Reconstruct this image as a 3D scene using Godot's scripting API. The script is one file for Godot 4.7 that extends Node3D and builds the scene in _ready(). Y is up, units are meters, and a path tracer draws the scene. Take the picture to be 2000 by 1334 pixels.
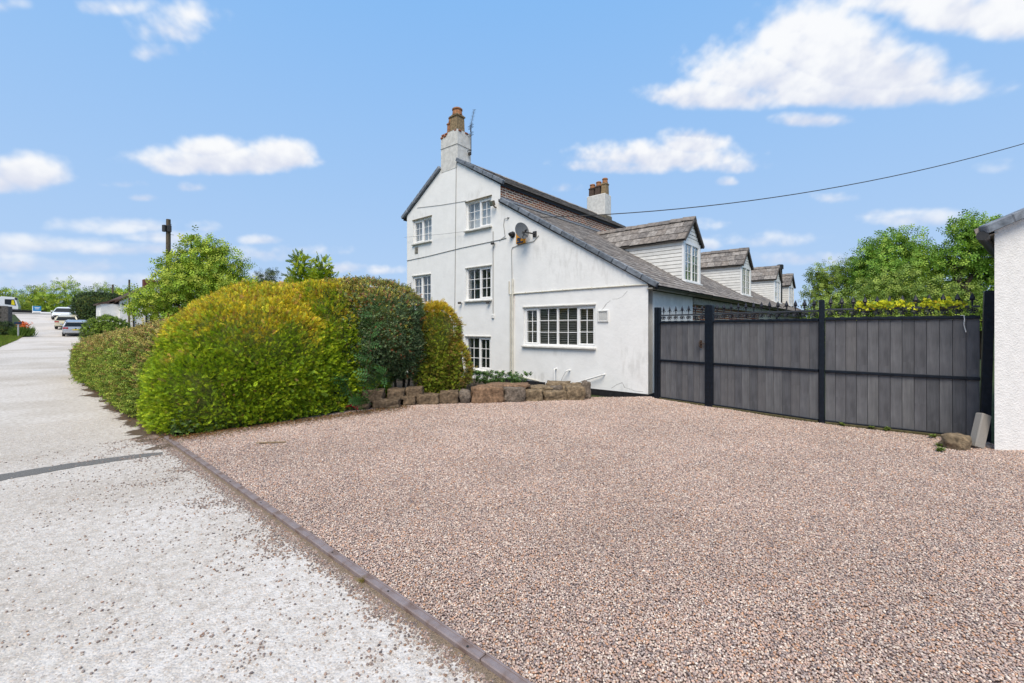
extends Node3D
# A white rendered farmhouse beside a lane, seen from its gravel drive. x right, y up, the camera looks along -z.
# at(x, d, h): x metres right of the camera, d metres ahead of it, h metres above the drive.

const EXPOSURE := 2.45
const LANE := Vector2(-0.7559, 0.6547)      # along the lane and the gable wall (x, d)
const BACK := Vector2(0.6550, 0.7557)       # square to it
const RAIL_END := Vector2(-4.98, 6.31)

var rng := RandomNumberGenerator.new()
var noise := FastNoiseLite.new()
var taken := {}
var cache := {}
var m := {}


# ---------------------------------------------------------------- mesh building
class Shape:
	var v := PackedVector3Array()
	var n := PackedVector3Array()
	var uv2 := PackedVector2Array()
	var c := PackedColorArray()
	var tint = null
	var uv_of = null

	func vert(p: Vector3, nn: Vector3) -> void:
		v.append(p)
		n.append(nn)
		if tint != null:
			c.append(tint)
		if uv_of != null:
			uv2.append(Vector2((p.x - uv_of[0]) / uv_of[2], 1.0 - (p.y - uv_of[1]) / uv_of[3]))

	# a flat convex polygon whose outside lies towards out
	func face(pts: Array, out: Vector3) -> void:
		var nn: Vector3 = (pts[1] - pts[0]).cross(pts[2] - pts[0])
		if nn.length() < 1e-10 and pts.size() > 3:
			nn = (pts[2] - pts[0]).cross(pts[3] - pts[0])
		nn = nn.normalized()
		var turned := nn.dot(out) > 0.0
		if not turned:
			nn = -nn
		for i in range(1, pts.size() - 1):
			vert(pts[0], nn)
			vert(pts[i + 1] if turned else pts[i], nn)
			vert(pts[i] if turned else pts[i + 1], nn)

	func tri_smooth(a: Vector3, b: Vector3, d: Vector3, na: Vector3, nb: Vector3, nd: Vector3) -> void:
		if (b - a).cross(d - a).dot(na + nb + nd) > 0.0:
			vert(a, na); vert(d, nd); vert(b, nb)
		else:
			vert(a, na); vert(b, nb); vert(d, nd)

	func quad_smooth(a, b, d, e, na, nb, nd, ne) -> void:
		tri_smooth(a, b, d, na, nb, nd)
		tri_smooth(a, d, e, na, nd, ne)

	# a box, its edges chamfered by ch
	func box(at: Vector3, size: Vector3, turn := Basis(), ch := 0.0) -> void:
		var s := size * 0.5
		if ch <= 0.0:
			for ax in 3:
				for sg in [-1.0, 1.0]:
					var o := Vector3.ZERO
					o[ax] = sg
					var p := []
					for k in [[-1, -1], [1, -1], [1, 1], [-1, 1]]:
						var q := Vector3.ZERO
						q[ax] = sg * s[ax]
						q[(ax + 1) % 3] = k[0] * s[(ax + 1) % 3]
						q[(ax + 2) % 3] = k[1] * s[(ax + 2) % 3]
						p.append(at + turn * q)
					face(p, turn * o)
			return
		var t := s - Vector3.ONE * ch
		for ax in 3:
			var b := (ax + 1) % 3
			var d := (ax + 2) % 3
			for sg in [-1.0, 1.0]:
				var o := Vector3.ZERO
				o[ax] = sg
				var p := []
				for k in [[-1, -1], [1, -1], [1, 1], [-1, 1]]:
					var q := Vector3.ZERO
					q[ax] = sg * s[ax]
					q[b] = k[0] * t[b]
					q[d] = k[1] * t[d]
					p.append(at + turn * q)
				face(p, turn * o)
			for k in [[-1, -1], [1, -1], [1, 1], [-1, 1]]:
				var o := Vector3.ZERO
				o[b] = k[0]
				o[d] = k[1]
				var p := []
				for e in [[-1, 0], [1, 0], [1, 1], [-1, 1]]:
					var q := Vector3.ZERO
					q[ax] = e[0] * t[ax]
					q[b] = k[0] * (s[b] if e[1] == 0 else t[b])
					q[d] = k[1] * (t[d] if e[1] == 0 else s[d])
					p.append(at + turn * q)
				face(p, turn * o)
		for x in [-1, 1]:
			for y in [-1, 1]:
				for z in [-1, 1]:
					var o := Vector3(x, y, z)
					face([at + turn * (o * Vector3(s.x, t.y, t.z)), at + turn * (o * Vector3(t.x, s.y, t.z)), at + turn * (o * Vector3(t.x, t.y, s.z))], turn * o)

	# a polygon in the plane (p, q), drawn out from w0 to w1; to3 turns (p, q, w) into a point
	func prism(poly: PackedVector2Array, w0: float, w1: float, x := Transform3D()) -> void:
		var idx := Geometry2D.triangulate_polygon(poly)
		for k in range(0, idx.size(), 3):
			for w in [w0, w1]:
				var o := x.basis.z * (-1.0 if w == minf(w0, w1) else 1.0)
				face([x * Vector3(poly[idx[k]].x, poly[idx[k]].y, w), x * Vector3(poly[idx[k + 1]].x, poly[idx[k + 1]].y, w), x * Vector3(poly[idx[k + 2]].x, poly[idx[k + 2]].y, w)], o)
		var turned_area := 0.0
		for k in poly.size():
			turned_area += poly[k].cross(poly[(k + 1) % poly.size()])
		var cw := turned_area < 0.0
		for k in poly.size():
			var a := poly[k]
			var b := poly[(k + 1) % poly.size()]
			var o2 := Vector2(b.y - a.y, a.x - b.x) * (-1.0 if cw else 1.0)
			face([x * Vector3(a.x, a.y, w0), x * Vector3(b.x, b.y, w0), x * Vector3(b.x, b.y, w1), x * Vector3(a.x, a.y, w1)], x.basis * Vector3(o2.x, o2.y, 0))

	func tube(pts: Array, rads: Array, sides := 8, capped := true) -> void:
		var rings := []
		var outs := []
		var side := Vector3.ZERO
		for i in pts.size():
			var dir: Vector3 = (pts[mini(i + 1, pts.size() - 1)] - pts[maxi(i - 1, 0)]).normalized()
			if side == Vector3.ZERO:
				side = dir.cross(Vector3.UP if absf(dir.y) < 0.9 else Vector3.RIGHT).normalized()
			else:
				side = (side - dir * side.dot(dir)).normalized()
			var up := side.cross(dir).normalized()
			var ring := []
			var ro := []
			for k in sides:
				var a := TAU * k / sides
				var o := side * cos(a) + up * sin(a)
				ro.append(o)
				ring.append(pts[i] + o * rads[mini(i, rads.size() - 1)])
			rings.append(ring)
			outs.append(ro)
		for i in pts.size() - 1:
			for k in sides:
				var k2 := (k + 1) % sides
				quad_smooth(rings[i][k], rings[i][k2], rings[i + 1][k2], rings[i + 1][k], outs[i][k], outs[i][k2], outs[i + 1][k2], outs[i + 1][k])
		if capped:
			face(rings[0], pts[0] - pts[1])
			face(rings[-1], pts[-1] - pts[-2])

	# profile: [radius, height] upwards; turned about y
	func lathe(profile: Array, sides: int, x := Transform3D(), smooth := true) -> void:
		for i in profile.size() - 1:
			var r0: float = profile[i][0]
			var r1: float = profile[i + 1][0]
			var y0: float = profile[i][1]
			var y1: float = profile[i + 1][1]
			for k in sides:
				var a := TAU * k / sides
				var b := TAU * (k + 1) / sides
				var ca := Vector3(cos(a), 0, sin(a))
				var cb := Vector3(cos(b), 0, sin(b))
				var slope := Vector2(y1 - y0, r0 - r1).normalized()
				var na := x.basis * (ca * slope.x + Vector3.UP * slope.y)
				var nb := x.basis * (cb * slope.x + Vector3.UP * slope.y)
				if not smooth:
					na = (na + nb).normalized()
					nb = na
				var p := [x * (ca * r0 + Vector3.UP * y0), x * (cb * r0 + Vector3.UP * y0), x * (cb * r1 + Vector3.UP * y1), x * (ca * r1 + Vector3.UP * y1)]
				if r0 > 1e-5:
					tri_smooth(p[0], p[1], p[2], na, nb, nb)
				if r1 > 1e-5:
					tri_smooth(p[0], p[2], p[3], na, nb, na)

	func mesh() -> ArrayMesh:
		var a := []
		a.resize(Mesh.ARRAY_MAX)
		a[Mesh.ARRAY_VERTEX] = v
		a[Mesh.ARRAY_NORMAL] = n
		if c.size() == v.size():
			a[Mesh.ARRAY_COLOR] = c
		if uv2.size() == v.size():
			a[Mesh.ARRAY_TEX_UV2] = uv2
		var r := ArrayMesh.new()
		r.add_surface_from_arrays(Mesh.PRIMITIVE_TRIANGLES, a)
		return r


func at(x: float, d: float, h := 0.0) -> Vector3:
	return Vector3(x, h, -d)


func box_mesh(size: Vector3, ch := 0.0) -> ArrayMesh:
	var key := [size, ch]
	if not cache.has(key):
		var s := Shape.new()
		s.box(Vector3.ZERO, size, Basis(), ch)
		cache[key] = s.mesh()
	return cache[key]


func numbered(called: String) -> String:
	taken[called] = taken.get(called, -1) + 1
	return called if taken[called] == 0 else "%s_%03d" % [called, taken[called]]


func thing(called: String, label: String, category: String, where := Vector3.ZERO, turn := 0.0, group := "") -> Node3D:
	var o := Node3D.new()
	o.name = numbered(called)
	add_child(o)
	o.position = where
	o.rotation.y = turn
	describe(o, label, category, group)
	return o


func describe(o: Node, label: String, category: String, group := "") -> void:
	o.set_meta("label", label)
	o.set_meta("category", category)
	if group != "":
		o.set_meta("group", group)


func part(parent: Node, called: String, mesh: Mesh, mat: Material, x := Transform3D(), label := "") -> MeshInstance3D:
	var o := MeshInstance3D.new()
	o.name = numbered(called) if parent == self else called
	o.mesh = mesh
	o.material_override = mat
	o.transform = x
	parent.add_child(o, true)
	if label != "":
		o.set_meta("label", label)
	return o


func hub(parent: Node, called: String, x := Transform3D()) -> Node3D:
	var o := Node3D.new()
	o.name = called
	o.transform = x
	parent.add_child(o, true)
	return o


func spread(parent: Node, called: String, mesh: Mesh, mat: Material, where: Array, tints: PackedColorArray) -> MultiMeshInstance3D:
	var mm := MultiMesh.new()
	mm.transform_format = MultiMesh.TRANSFORM_3D
	mm.use_colors = true
	mm.mesh = mesh
	mm.instance_count = where.size()
	for i in where.size():
		mm.set_instance_transform(i, where[i])
		mm.set_instance_color(i, tints[i])
	var o := MultiMeshInstance3D.new()
	o.name = numbered(called) if parent == self else called
	o.multimesh = mm
	o.material_override = mat
	parent.add_child(o, true)
	o.set_meta("kind", "stuff")
	return o


func setting(called: String, mesh: Mesh, mat: Material) -> MeshInstance3D:
	var o := part(self, called, mesh, mat)
	o.set_meta("kind", "structure")
	return o


# ---------------------------------------------------------------- materials
func grey_noise(frequency: float, octaves: int, low: float, high: float, sd: int, size := 512, kind := FastNoiseLite.TYPE_SIMPLEX_SMOOTH, stretch := 1) -> ImageTexture:
	var f := FastNoiseLite.new()
	f.seed = sd
	f.noise_type = kind
	f.frequency = frequency
	f.fractal_octaves = octaves
	f.fractal_gain = 0.55
	var im := f.get_seamless_image(size, size / stretch)
	im.convert(Image.FORMAT_L8)
	var b := im.get_data()
	var lut := PackedByteArray()
	for i in 256:
		lut.append(int(clampf(lerpf(low, high, i / 255.0), 0, 1) * 255.0))
	for i in b.size():
		b[i] = lut[b[i]]
	return ImageTexture.create_from_image(Image.create_from_data(im.get_width(), im.get_height(), false, Image.FORMAT_L8, b))


# two noises, multiplied, run through a ramp of [position, linear colour]
func ramp_noise(f1: float, f2: float, ramp: Array, sd: int, size := 512) -> ImageTexture:
	var a := FastNoiseLite.new()
	a.seed = sd
	a.frequency = f1
	a.fractal_octaves = 4
	var b := FastNoiseLite.new()
	b.seed = sd + 7
	b.frequency = f2
	b.fractal_octaves = 3
	var ia := a.get_seamless_image(size, size)
	var ib := b.get_seamless_image(size, size)
	ia.convert(Image.FORMAT_L8)
	ib.convert(Image.FORMAT_L8)
	var da := ia.get_data()
	var db := ib.get_data()
	var g := Gradient.new()
	g.offsets = PackedFloat32Array()
	g.colors = PackedColorArray()
	for r in ramp:
		g.add_point(r[0], r[1].linear_to_srgb())
	g.remove_point(0) if g.get_point_count() > ramp.size() else null
	var lut := []
	for i in 511:
		var q := g.sample(i / 510.0)
		lut.append([int(q.r * 255), int(q.g * 255), int(q.b * 255)])
	var o := PackedByteArray()
	o.resize(size * size * 3)
	for i in size * size:
		var q: Array = lut[da[i] + db[i]]
		o[i * 3] = q[0]
		o[i * 3 + 1] = q[1]
		o[i * 3 + 2] = q[2]
	return ImageTexture.create_from_image(Image.create_from_data(size, size, false, Image.FORMAT_RGB8, o))


# col: linear base colour; tex multiplies it; relief in centimetres
func mat(called: String, col: Color, rough: float, tex: Texture2D = null, per_metre := 1.0, relief: Texture2D = null, deep := 0.0, world := false, shift := 0.0) -> StandardMaterial3D:
	var s := StandardMaterial3D.new()
	s.resource_name = called
	s.albedo_color = col.linear_to_srgb()
	s.roughness = rough
	s.metallic_specular = 0.4
	if tex or relief:
		s.uv1_triplanar = true
		s.uv1_world_triplanar = world
		s.uv1_scale = Vector3.ONE * per_metre
		s.uv1_offset = Vector3.ONE * shift
		s.uv1_triplanar_sharpness = 4.0
	if tex:
		s.albedo_texture = tex
	if relief:
		s.heightmap_enabled = true
		s.heightmap_texture = relief
		s.heightmap_scale = deep
	m[called] = s
	return s


func leafy(called: String, through: float) -> StandardMaterial3D:
	var s := StandardMaterial3D.new()
	s.resource_name = called
	s.vertex_color_use_as_albedo = true
	s.roughness = 0.55
	s.metallic_specular = 0.35
	s.backlight_enabled = true
	s.backlight = Color(through, through, through * 0.5)
	m[called] = s
	return s


# ---------------------------------------------------------------- sky
func sky_panorama() -> ImageTexture:
	var w := 3072
	var h := 1536
	var half := h / 2
	var thick := PackedFloat32Array()      # how much cloud
	var rise := PackedFloat32Array()       # how far up in the cloud
	thick.resize(w * half)
	thick.fill(-9.0)
	rise.resize(w * half)
	# azimuth, elevation, half width, half height in degrees, density
	var clouds := [[25.3, 25.7, 7.9, 2.1, 1.00], [30.5, 26.6, 8.1, 3.5, 1.10], [35.3, 27.1, 6.6, 4.7, 1.20], [39.5, 24.1, 5.7, 3.4, 1.10], [42.6, 23.5, 2.7, 2.7, 0.90], [37.0, 23.3, 10.8, 2.0, 1.00], [33.4, 29.8, 3.4, 2.3, 1.00], [34.4, 21.5, 3.3, 1.0, 0.75],
		[46.7, 26.3, 5.8, 2.5, 1.10], [41.5, 29.2, 6.1, 1.8, 0.80], [49.4, 24.6, 4.0, 2.2, 1.00], [18.9, 20.3, 9.6, 2.2, 1.00], [22.4, 21.3, 4.1, 1.9, 1.10], [11.3, 21.3, 4.6, 1.7, 0.70], [15.2, 19.8, 9.1, 1.4, 0.80], [25.8, 18.6, 4.9, 1.3, 0.70], [26.3, 16.9, 1.3, 0.7, 0.50],
		[-33.0, 17.7, 8.5, 1.9, 1.10], [-34.8, 18.6, 3.3, 1.6, 1.10], [-28.0, 19.2, 3.6, 2.3, 1.20], [-37.5, 16.3, 2.9, 1.1, 0.90], [-48.4, 13.1, 2.8, 2.2, 1.10], [-49.6, 12.2, 2.2, 1.3, 1.00], [-37.9, 28.6, 3.2, 2.2, 0.60], [-38.7, 26.3, 2.4, 1.2, 0.50], [-36.6, 30.1, 3.3, 1.4, 0.60],
		[-42.6, 28.6, 3.5, 1.1, 0.60], [-49.4, 25.9, 1.5, 0.9, 0.50], [-41.1, 14.1, 2.0, 0.6, 0.50], [-36.6, 14.6, 1.5, 0.7, 0.60], [-40.3, 12.9, 1.4, 0.5, 0.50], [-48.5, 7.2, 5.4, 1.1, 0.80], [-42.2, 9.8, 5.0, 1.1, 0.75], [-41.1, 7.7, 5.1, 0.9, 0.75], [-46.7, 5.6, 7.9, 1.0, 0.60],
		[-30.0, 10.0, 2.3, 0.8, 0.80], [-24.7, 9.2, 5.5, 1.0, 0.60], [-28.5, 8.4, 5.9, 1.2, 0.60], [-22.4, 7.3, 4.1, 0.9, 0.70], [-16.4, 7.3, 2.9, 0.8, 0.70], [-35.3, 10.7, 1.9, 0.8, 0.50], [36.6, 13.6, 2.4, 0.9, 0.55], [43.3, 10.3, 4.7, 1.2, 0.75], [30.5, 9.9, 5.2, 1.2, 0.60],
		[-20.0, 4.6, 9.0, 1.3, 0.62], [-33.0, 5.4, 9.0, 1.4, 0.66], [-44.0, 4.2, 9.0, 1.2, 0.7], [-10.0, 5.2, 5.0, 1.0, 0.6], [-52.0, 6.0, 5.0, 1.2, 0.7], [-38.0, 9.3, 4.0, 1.0, 0.7], [33.0, 7.5, 6.0, 1.1, 0.6], [24.1, 9.9, 1.7, 0.9, 0.80], [24.7, 12.2, 2.8, 0.9, 0.45], [7.4, 17.8, 2.3, 0.8, 0.50], [48.5, 13.7, 1.6, 0.9, 0.40]]
	rng.seed = 41
	for i in 125:      # unseen clouds out of view, extra ones added to whiten the blue fill light
		var el := rng.randf_range(5, 80)
		var az := rng.randf_range(70, 290) if el < 56.0 else rng.randf_range(0, 360)
		var big := rng.randf_range(0.4, 1.0) * (4.0 + el * 0.09)
		for k in 3:
			clouds.append([az + rng.randf_range(-1, 1) * big, el + rng.randf_range(-0.3, 0.3) * big, big, big * rng.randf_range(0.25, 0.45), rng.randf_range(0.6, 1.1)])
	for q in clouds:
		var rx: float = q[2] * 1.5
		var lean := -sin(deg_to_rad(q[1])) * cos(deg_to_rad(q[1])) * tan(deg_to_rad(q[0])) if absf(q[0]) < 55.0 else 0.0
		var ry: float = q[3] * 1.6 + absf(lean) * rx
		var y0 := clampi(int((90.0 - q[1] - ry) / 180.0 * h), 0, half - 1)
		var y1 := clampi(int((90.0 - q[1] + ry) / 180.0 * h), 0, half - 1)
		for y in range(y0, y1 + 1):
			var el := 90.0 - (y + 0.5) * 180.0 / h
			var shrink := maxf(0.15, cos(deg_to_rad(el)))
			var reach: float = rx / shrink
			var x0 := int(floor((q[0] - reach) / 360.0 * w))
			var x1 := int(ceil((q[0] + reach) / 360.0 * w))
			for x in range(x0, x1 + 1):
				var away: float = (x + 0.5) * 360.0 / w - q[0]
				var dx: float = away * shrink / q[2]
				var dy: float = (el - q[1] - lean * away) / q[3]      # a level cloud base runs straight, not along a circle of elevation
				var fy := dy * dy * (2.4 if dy < 0 else 1.0)
				var d: float = q[4] * (1.0 - dx * dx - fy) - (1.0 - q[4]) * 0.5
				var at_px := y * w + posmod(x, w)
				if d > thick[at_px]:
					if thick[at_px] < -8.0:
						rise[at_px] = dy
					rise[at_px] = lerpf(rise[at_px], dy, 0.5)
					thick[at_px] = d
	var f := FastNoiseLite.new()
	f.seed = 5
	f.frequency = 17.0
	f.fractal_octaves = 5
	f.fractal_gain = 0.56
	var data := PackedFloat32Array()
	data.resize(w * h * 3)
	var k := 1.0 / EXPOSURE
	for y in h:
		var el := 90.0 - (y + 0.5) * 180.0 / h
		var t := clampf(el / 42.0, 0.0, 1.0)
		var blue := Color(0.56, 0.71, 0.92).lerp(Color(0.222, 0.482, 0.89), pow(t, 0.6))
		if el > 42.0:
			blue = blue.lerp(Color(0.20, 0.44, 0.83), (el - 42.0) / 48.0)
		if el < 0.0:
			blue = Color(0.45, 0.60, 0.80).lerp(Color(0.22, 0.22, 0.20), clampf(-el / 4.0, 0, 1))
		var ce := cos(deg_to_rad(el))
		var se := sin(deg_to_rad(el))
		for x in w:
			var o := (y * w + x) * 3
			var q := blue
			if y < half:
				var d := thick[y * w + x]
				if d > -0.75:
					var az := (x + 0.5) * TAU / w      # straight ahead, -z, is the picture's left edge
					var nz := f.get_noise_3d(sin(az) * ce, se * 1.25, -cos(az) * ce)
					var cover := smoothstep(-0.26, 0.98, d * 1.05 + nz * 0.75)
					if cover > 0.0:
						var up := clampf(0.42 + rise[y * w + x] * 0.45 + nz * 0.6 + (1.0 - cover) * 0.2, 0.0, 1.0)
						var white := Color(0.74, 0.77, 0.88).lerp(Color(1.0, 1.0, 1.0), smoothstep(0.10, 0.92, up))
						q = q.lerp(white, cover * (0.93 if el > 11.0 else 0.72))
			data[o] = q.r * k
			data[o + 1] = q.g * k
			data[o + 2] = q.b * k
	return ImageTexture.create_from_image(Image.create_from_data(w, h, false, Image.FORMAT_RGBF, data.to_byte_array()))


# ---------------------------------------------------------------- the lie of the land
func along(x: float, d: float) -> float:
	return (Vector2(x, d) - RAIL_END).dot(LANE)


func off_lane(x: float, d: float) -> float:
	return (Vector2(x, d) - RAIL_END).dot(BACK)


func lane_point(s: float, o: float) -> Vector2:
	return RAIL_END + LANE * s + BACK * o


func land(x: float, d: float) -> float:
	var s := along(x, d)
	var knots := [[-1000, 0.0], [11, 0.0], [20, 0.15], [30, 0.42], [40, 0.70], [48.5, 1.0], [57.6, 1.6], [66.7, 2.6], [75, 3.45], [81, 3.8], [93, 3.75], [130, 2.6], [220, 0.5], [2000, 0.0]]
	for i in knots.size() - 1:
		if s < knots[i + 1][0]:
			var t: float = (s - knots[i][0]) / (knots[i + 1][0] - knots[i][0])
			return lerpf(knots[i][1], knots[i + 1][1], t)
	return 0.0


func steps(list: Array) -> Array:
	var r := []
	for q in list:
		var v: float = q[0]
		while v < q[1] - 1e-4:
			r.append(v)
			v += q[2]
	r.append(list[-1][1])
	return r


func make_ground() -> void:
	var xs := steps([[-600, -120, 40], [-120, -60, 4], [-60, 20, 1.5], [20, 60, 5], [60, 600, 60]])
	var ds := steps([[-300, -20, 40], [-20, 0, 4], [0, 60, 1.5], [60, 130, 5], [130, 900, 70]])
	var s := Shape.new()
	for i in xs.size() - 1:
		for j in ds.size() - 1:
			var p := []
			for k in [[0, 0], [1, 0], [1, 1], [0, 1]]:
				var x: float = xs[i + k[0]]
				var d: float = ds[j + k[1]]
				p.append(at(x, d, land(x, d) - 0.10))
			s.face(p.slice(0, 3), Vector3.UP)
			s.face([p[0], p[2], p[3]], Vector3.UP)
	setting("ground", s.mesh(), m.turf)


# offsets (to the house side of the rail line) of the lane's two edges at a distance along it
func lane_edges(s: float) -> Array:
	var l := [[-40, -4.8], [6, -4.6], [15, -3.2], [24, -2.4], [33.8, -1.9], [42, -1.2], [52, -0.5], [60, -0.5], [75, -1.2], [80, -9], [85, -30], [99, -30]]
	var r := [[-40, 0.0], [11.5, 0.0], [13, 1.6], [20, 3.4], [30, 4.6], [40, 6.0], [72, 9.0], [79, 14], [85, 30], [99, 30]]
	var out := []
	for q in [l, r]:
		for i in q.size() - 1:
			if s <= q[i + 1][0]:
				out.append(lerpf(q[i][1], q[i + 1][1], (s - q[i][0]) / (q[i + 1][0] - q[i][0])))
				break
	return out


func make_lane() -> void:
	var ss := steps([[-16, 12, 1.0], [12, 93, 1.0]])
	var s := Shape.new()
	for i in ss.size() - 1:
		var e0 := lane_edges(ss[i])
		var e1 := lane_edges(ss[i + 1])
		for k in 8:
			var p := []
			for c in [[ss[i], e0, k], [ss[i + 1], e1, k], [ss[i + 1], e1, k + 1], [ss[i], e0, k + 1]]:
				var q := lane_point(c[0], lerpf(c[1][0], c[1][1], c[2] / 8.0))
				p.append(at(q.x, q.y, land(q.x, q.y) - 0.035))
			s.face(p.slice(0, 3), Vector3.UP)
			s.face([p[0], p[2], p[3]], Vector3.UP)
	setting("road", s.mesh(), m.concrete)
	# a dark strip of tarmac where the concrete was cut and filled again
	var band := Shape.new()
	var mid := [[-7.4, 3.35], [-6.6, 4.02], [-5.62, 4.76], [-5.22, 5.22], [-4.85, 5.52], [-4.56, 5.72]]
	var wide := [0.34, 0.33, 0.33, 0.27, 0.22, 0.14]
	noise.seed = 21
	noise.frequency = 1.0
	var fine_mid := []
	var fine_wide := []
	for i in mid.size() - 1:
		for k in 16:
			var u := k / 16.0
			var p := Vector2(mid[i][0], mid[i][1]).lerp(Vector2(mid[i + 1][0], mid[i + 1][1]), u)
			fine_mid.append([p.x + 0.02 * noise.get_noise_2d(p.x * 9.0, 3.0), p.y + 0.02 * noise.get_noise_2d(p.x * 9.0, 7.0)])
			fine_wide.append(lerpf(wide[i], wide[i + 1], u) * (1.0 + 0.22 * noise.get_noise_2d(p.x * 14.0, 11.0)))
	mid = fine_mid
	wide = fine_wide
	for i in mid.size() - 1:
		var n0 := Vector2(0.62, -0.78)
		band.face([at(mid[i][0] - n0.x * wide[i] * 0.5, mid[i][1] - n0.y * wide[i] * 0.5, -0.031), at(mid[i][0] + n0.x * wide[i] * 0.5, mid[i][1] + n0.y * wide[i] * 0.5, -0.031),
			at(mid[i + 1][0] + n0.x * wide[i + 1] * 0.5, mid[i + 1][1] + n0.y * wide[i + 1] * 0.5, -0.031), at(mid[i + 1][0] - n0.x * wide[i + 1] * 0.5, mid[i + 1][1] - n0.y * wide[i + 1] * 0.5, -0.031)], Vector3.UP)
	setting("road_patch", band.mesh(), m.tarmac)
	# darker tarmac of the main road at the crest, with its white give-way line
	var cross := Shape.new()
	for k in 12:
		var o0 := lerpf(-28, 28, k / 12.0)
		var o1 := lerpf(-28, 28, (k + 1) / 12.0)
		var p := []
		for q in [[76.5, o0], [84, o0], [84, o1], [76.5, o1]]:
			var w := lane_point(q[0], q[1])
			p.append(at(w.x, w.y, land(w.x, w.y) + 0.03))
		cross.face(p.slice(0, 3), Vector3.UP)
		cross.face([p[0], p[2], p[3]], Vector3.UP)
	setting("main_road", cross.mesh(), m.far_tarmac)
	var dash := Shape.new()
	for q in [[76.6, 2.6, 80.0, 3.2]]:
		var a := lane_point(q[0], q[1])
		var b := lane_point(q[0], q[1] + 0.5)
		var c := lane_point(q[2], q[3] + 0.5)
		var d := lane_point(q[2], q[3])
		dash.face([at(a.x, a.y, land(a.x, a.y) + 0.045), at(b.x, b.y, land(b.x, b.y) + 0.045), at(c.x, c.y, land(c.x, c.y) + 0.045), at(d.x, d.y, land(d.x, d.y) + 0.045)], Vector3.UP)
	setting("road_marking", dash.mesh(), m.line_white)


const DRIVE := [[-4.95, 6.33], [-3.9, 7.7], [-3.0, 8.75], [-1.9, 9.35], [-0.2, 9.75], [1.7, 10.2], [3.2, 10.25], [4.1, 8.97], [5.3, 7.43], [6.75, 6.2], [6.6, 5.75], [14, 5.6], [14, -6], [9.27, -6], [0.155, 1.90]]


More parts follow.
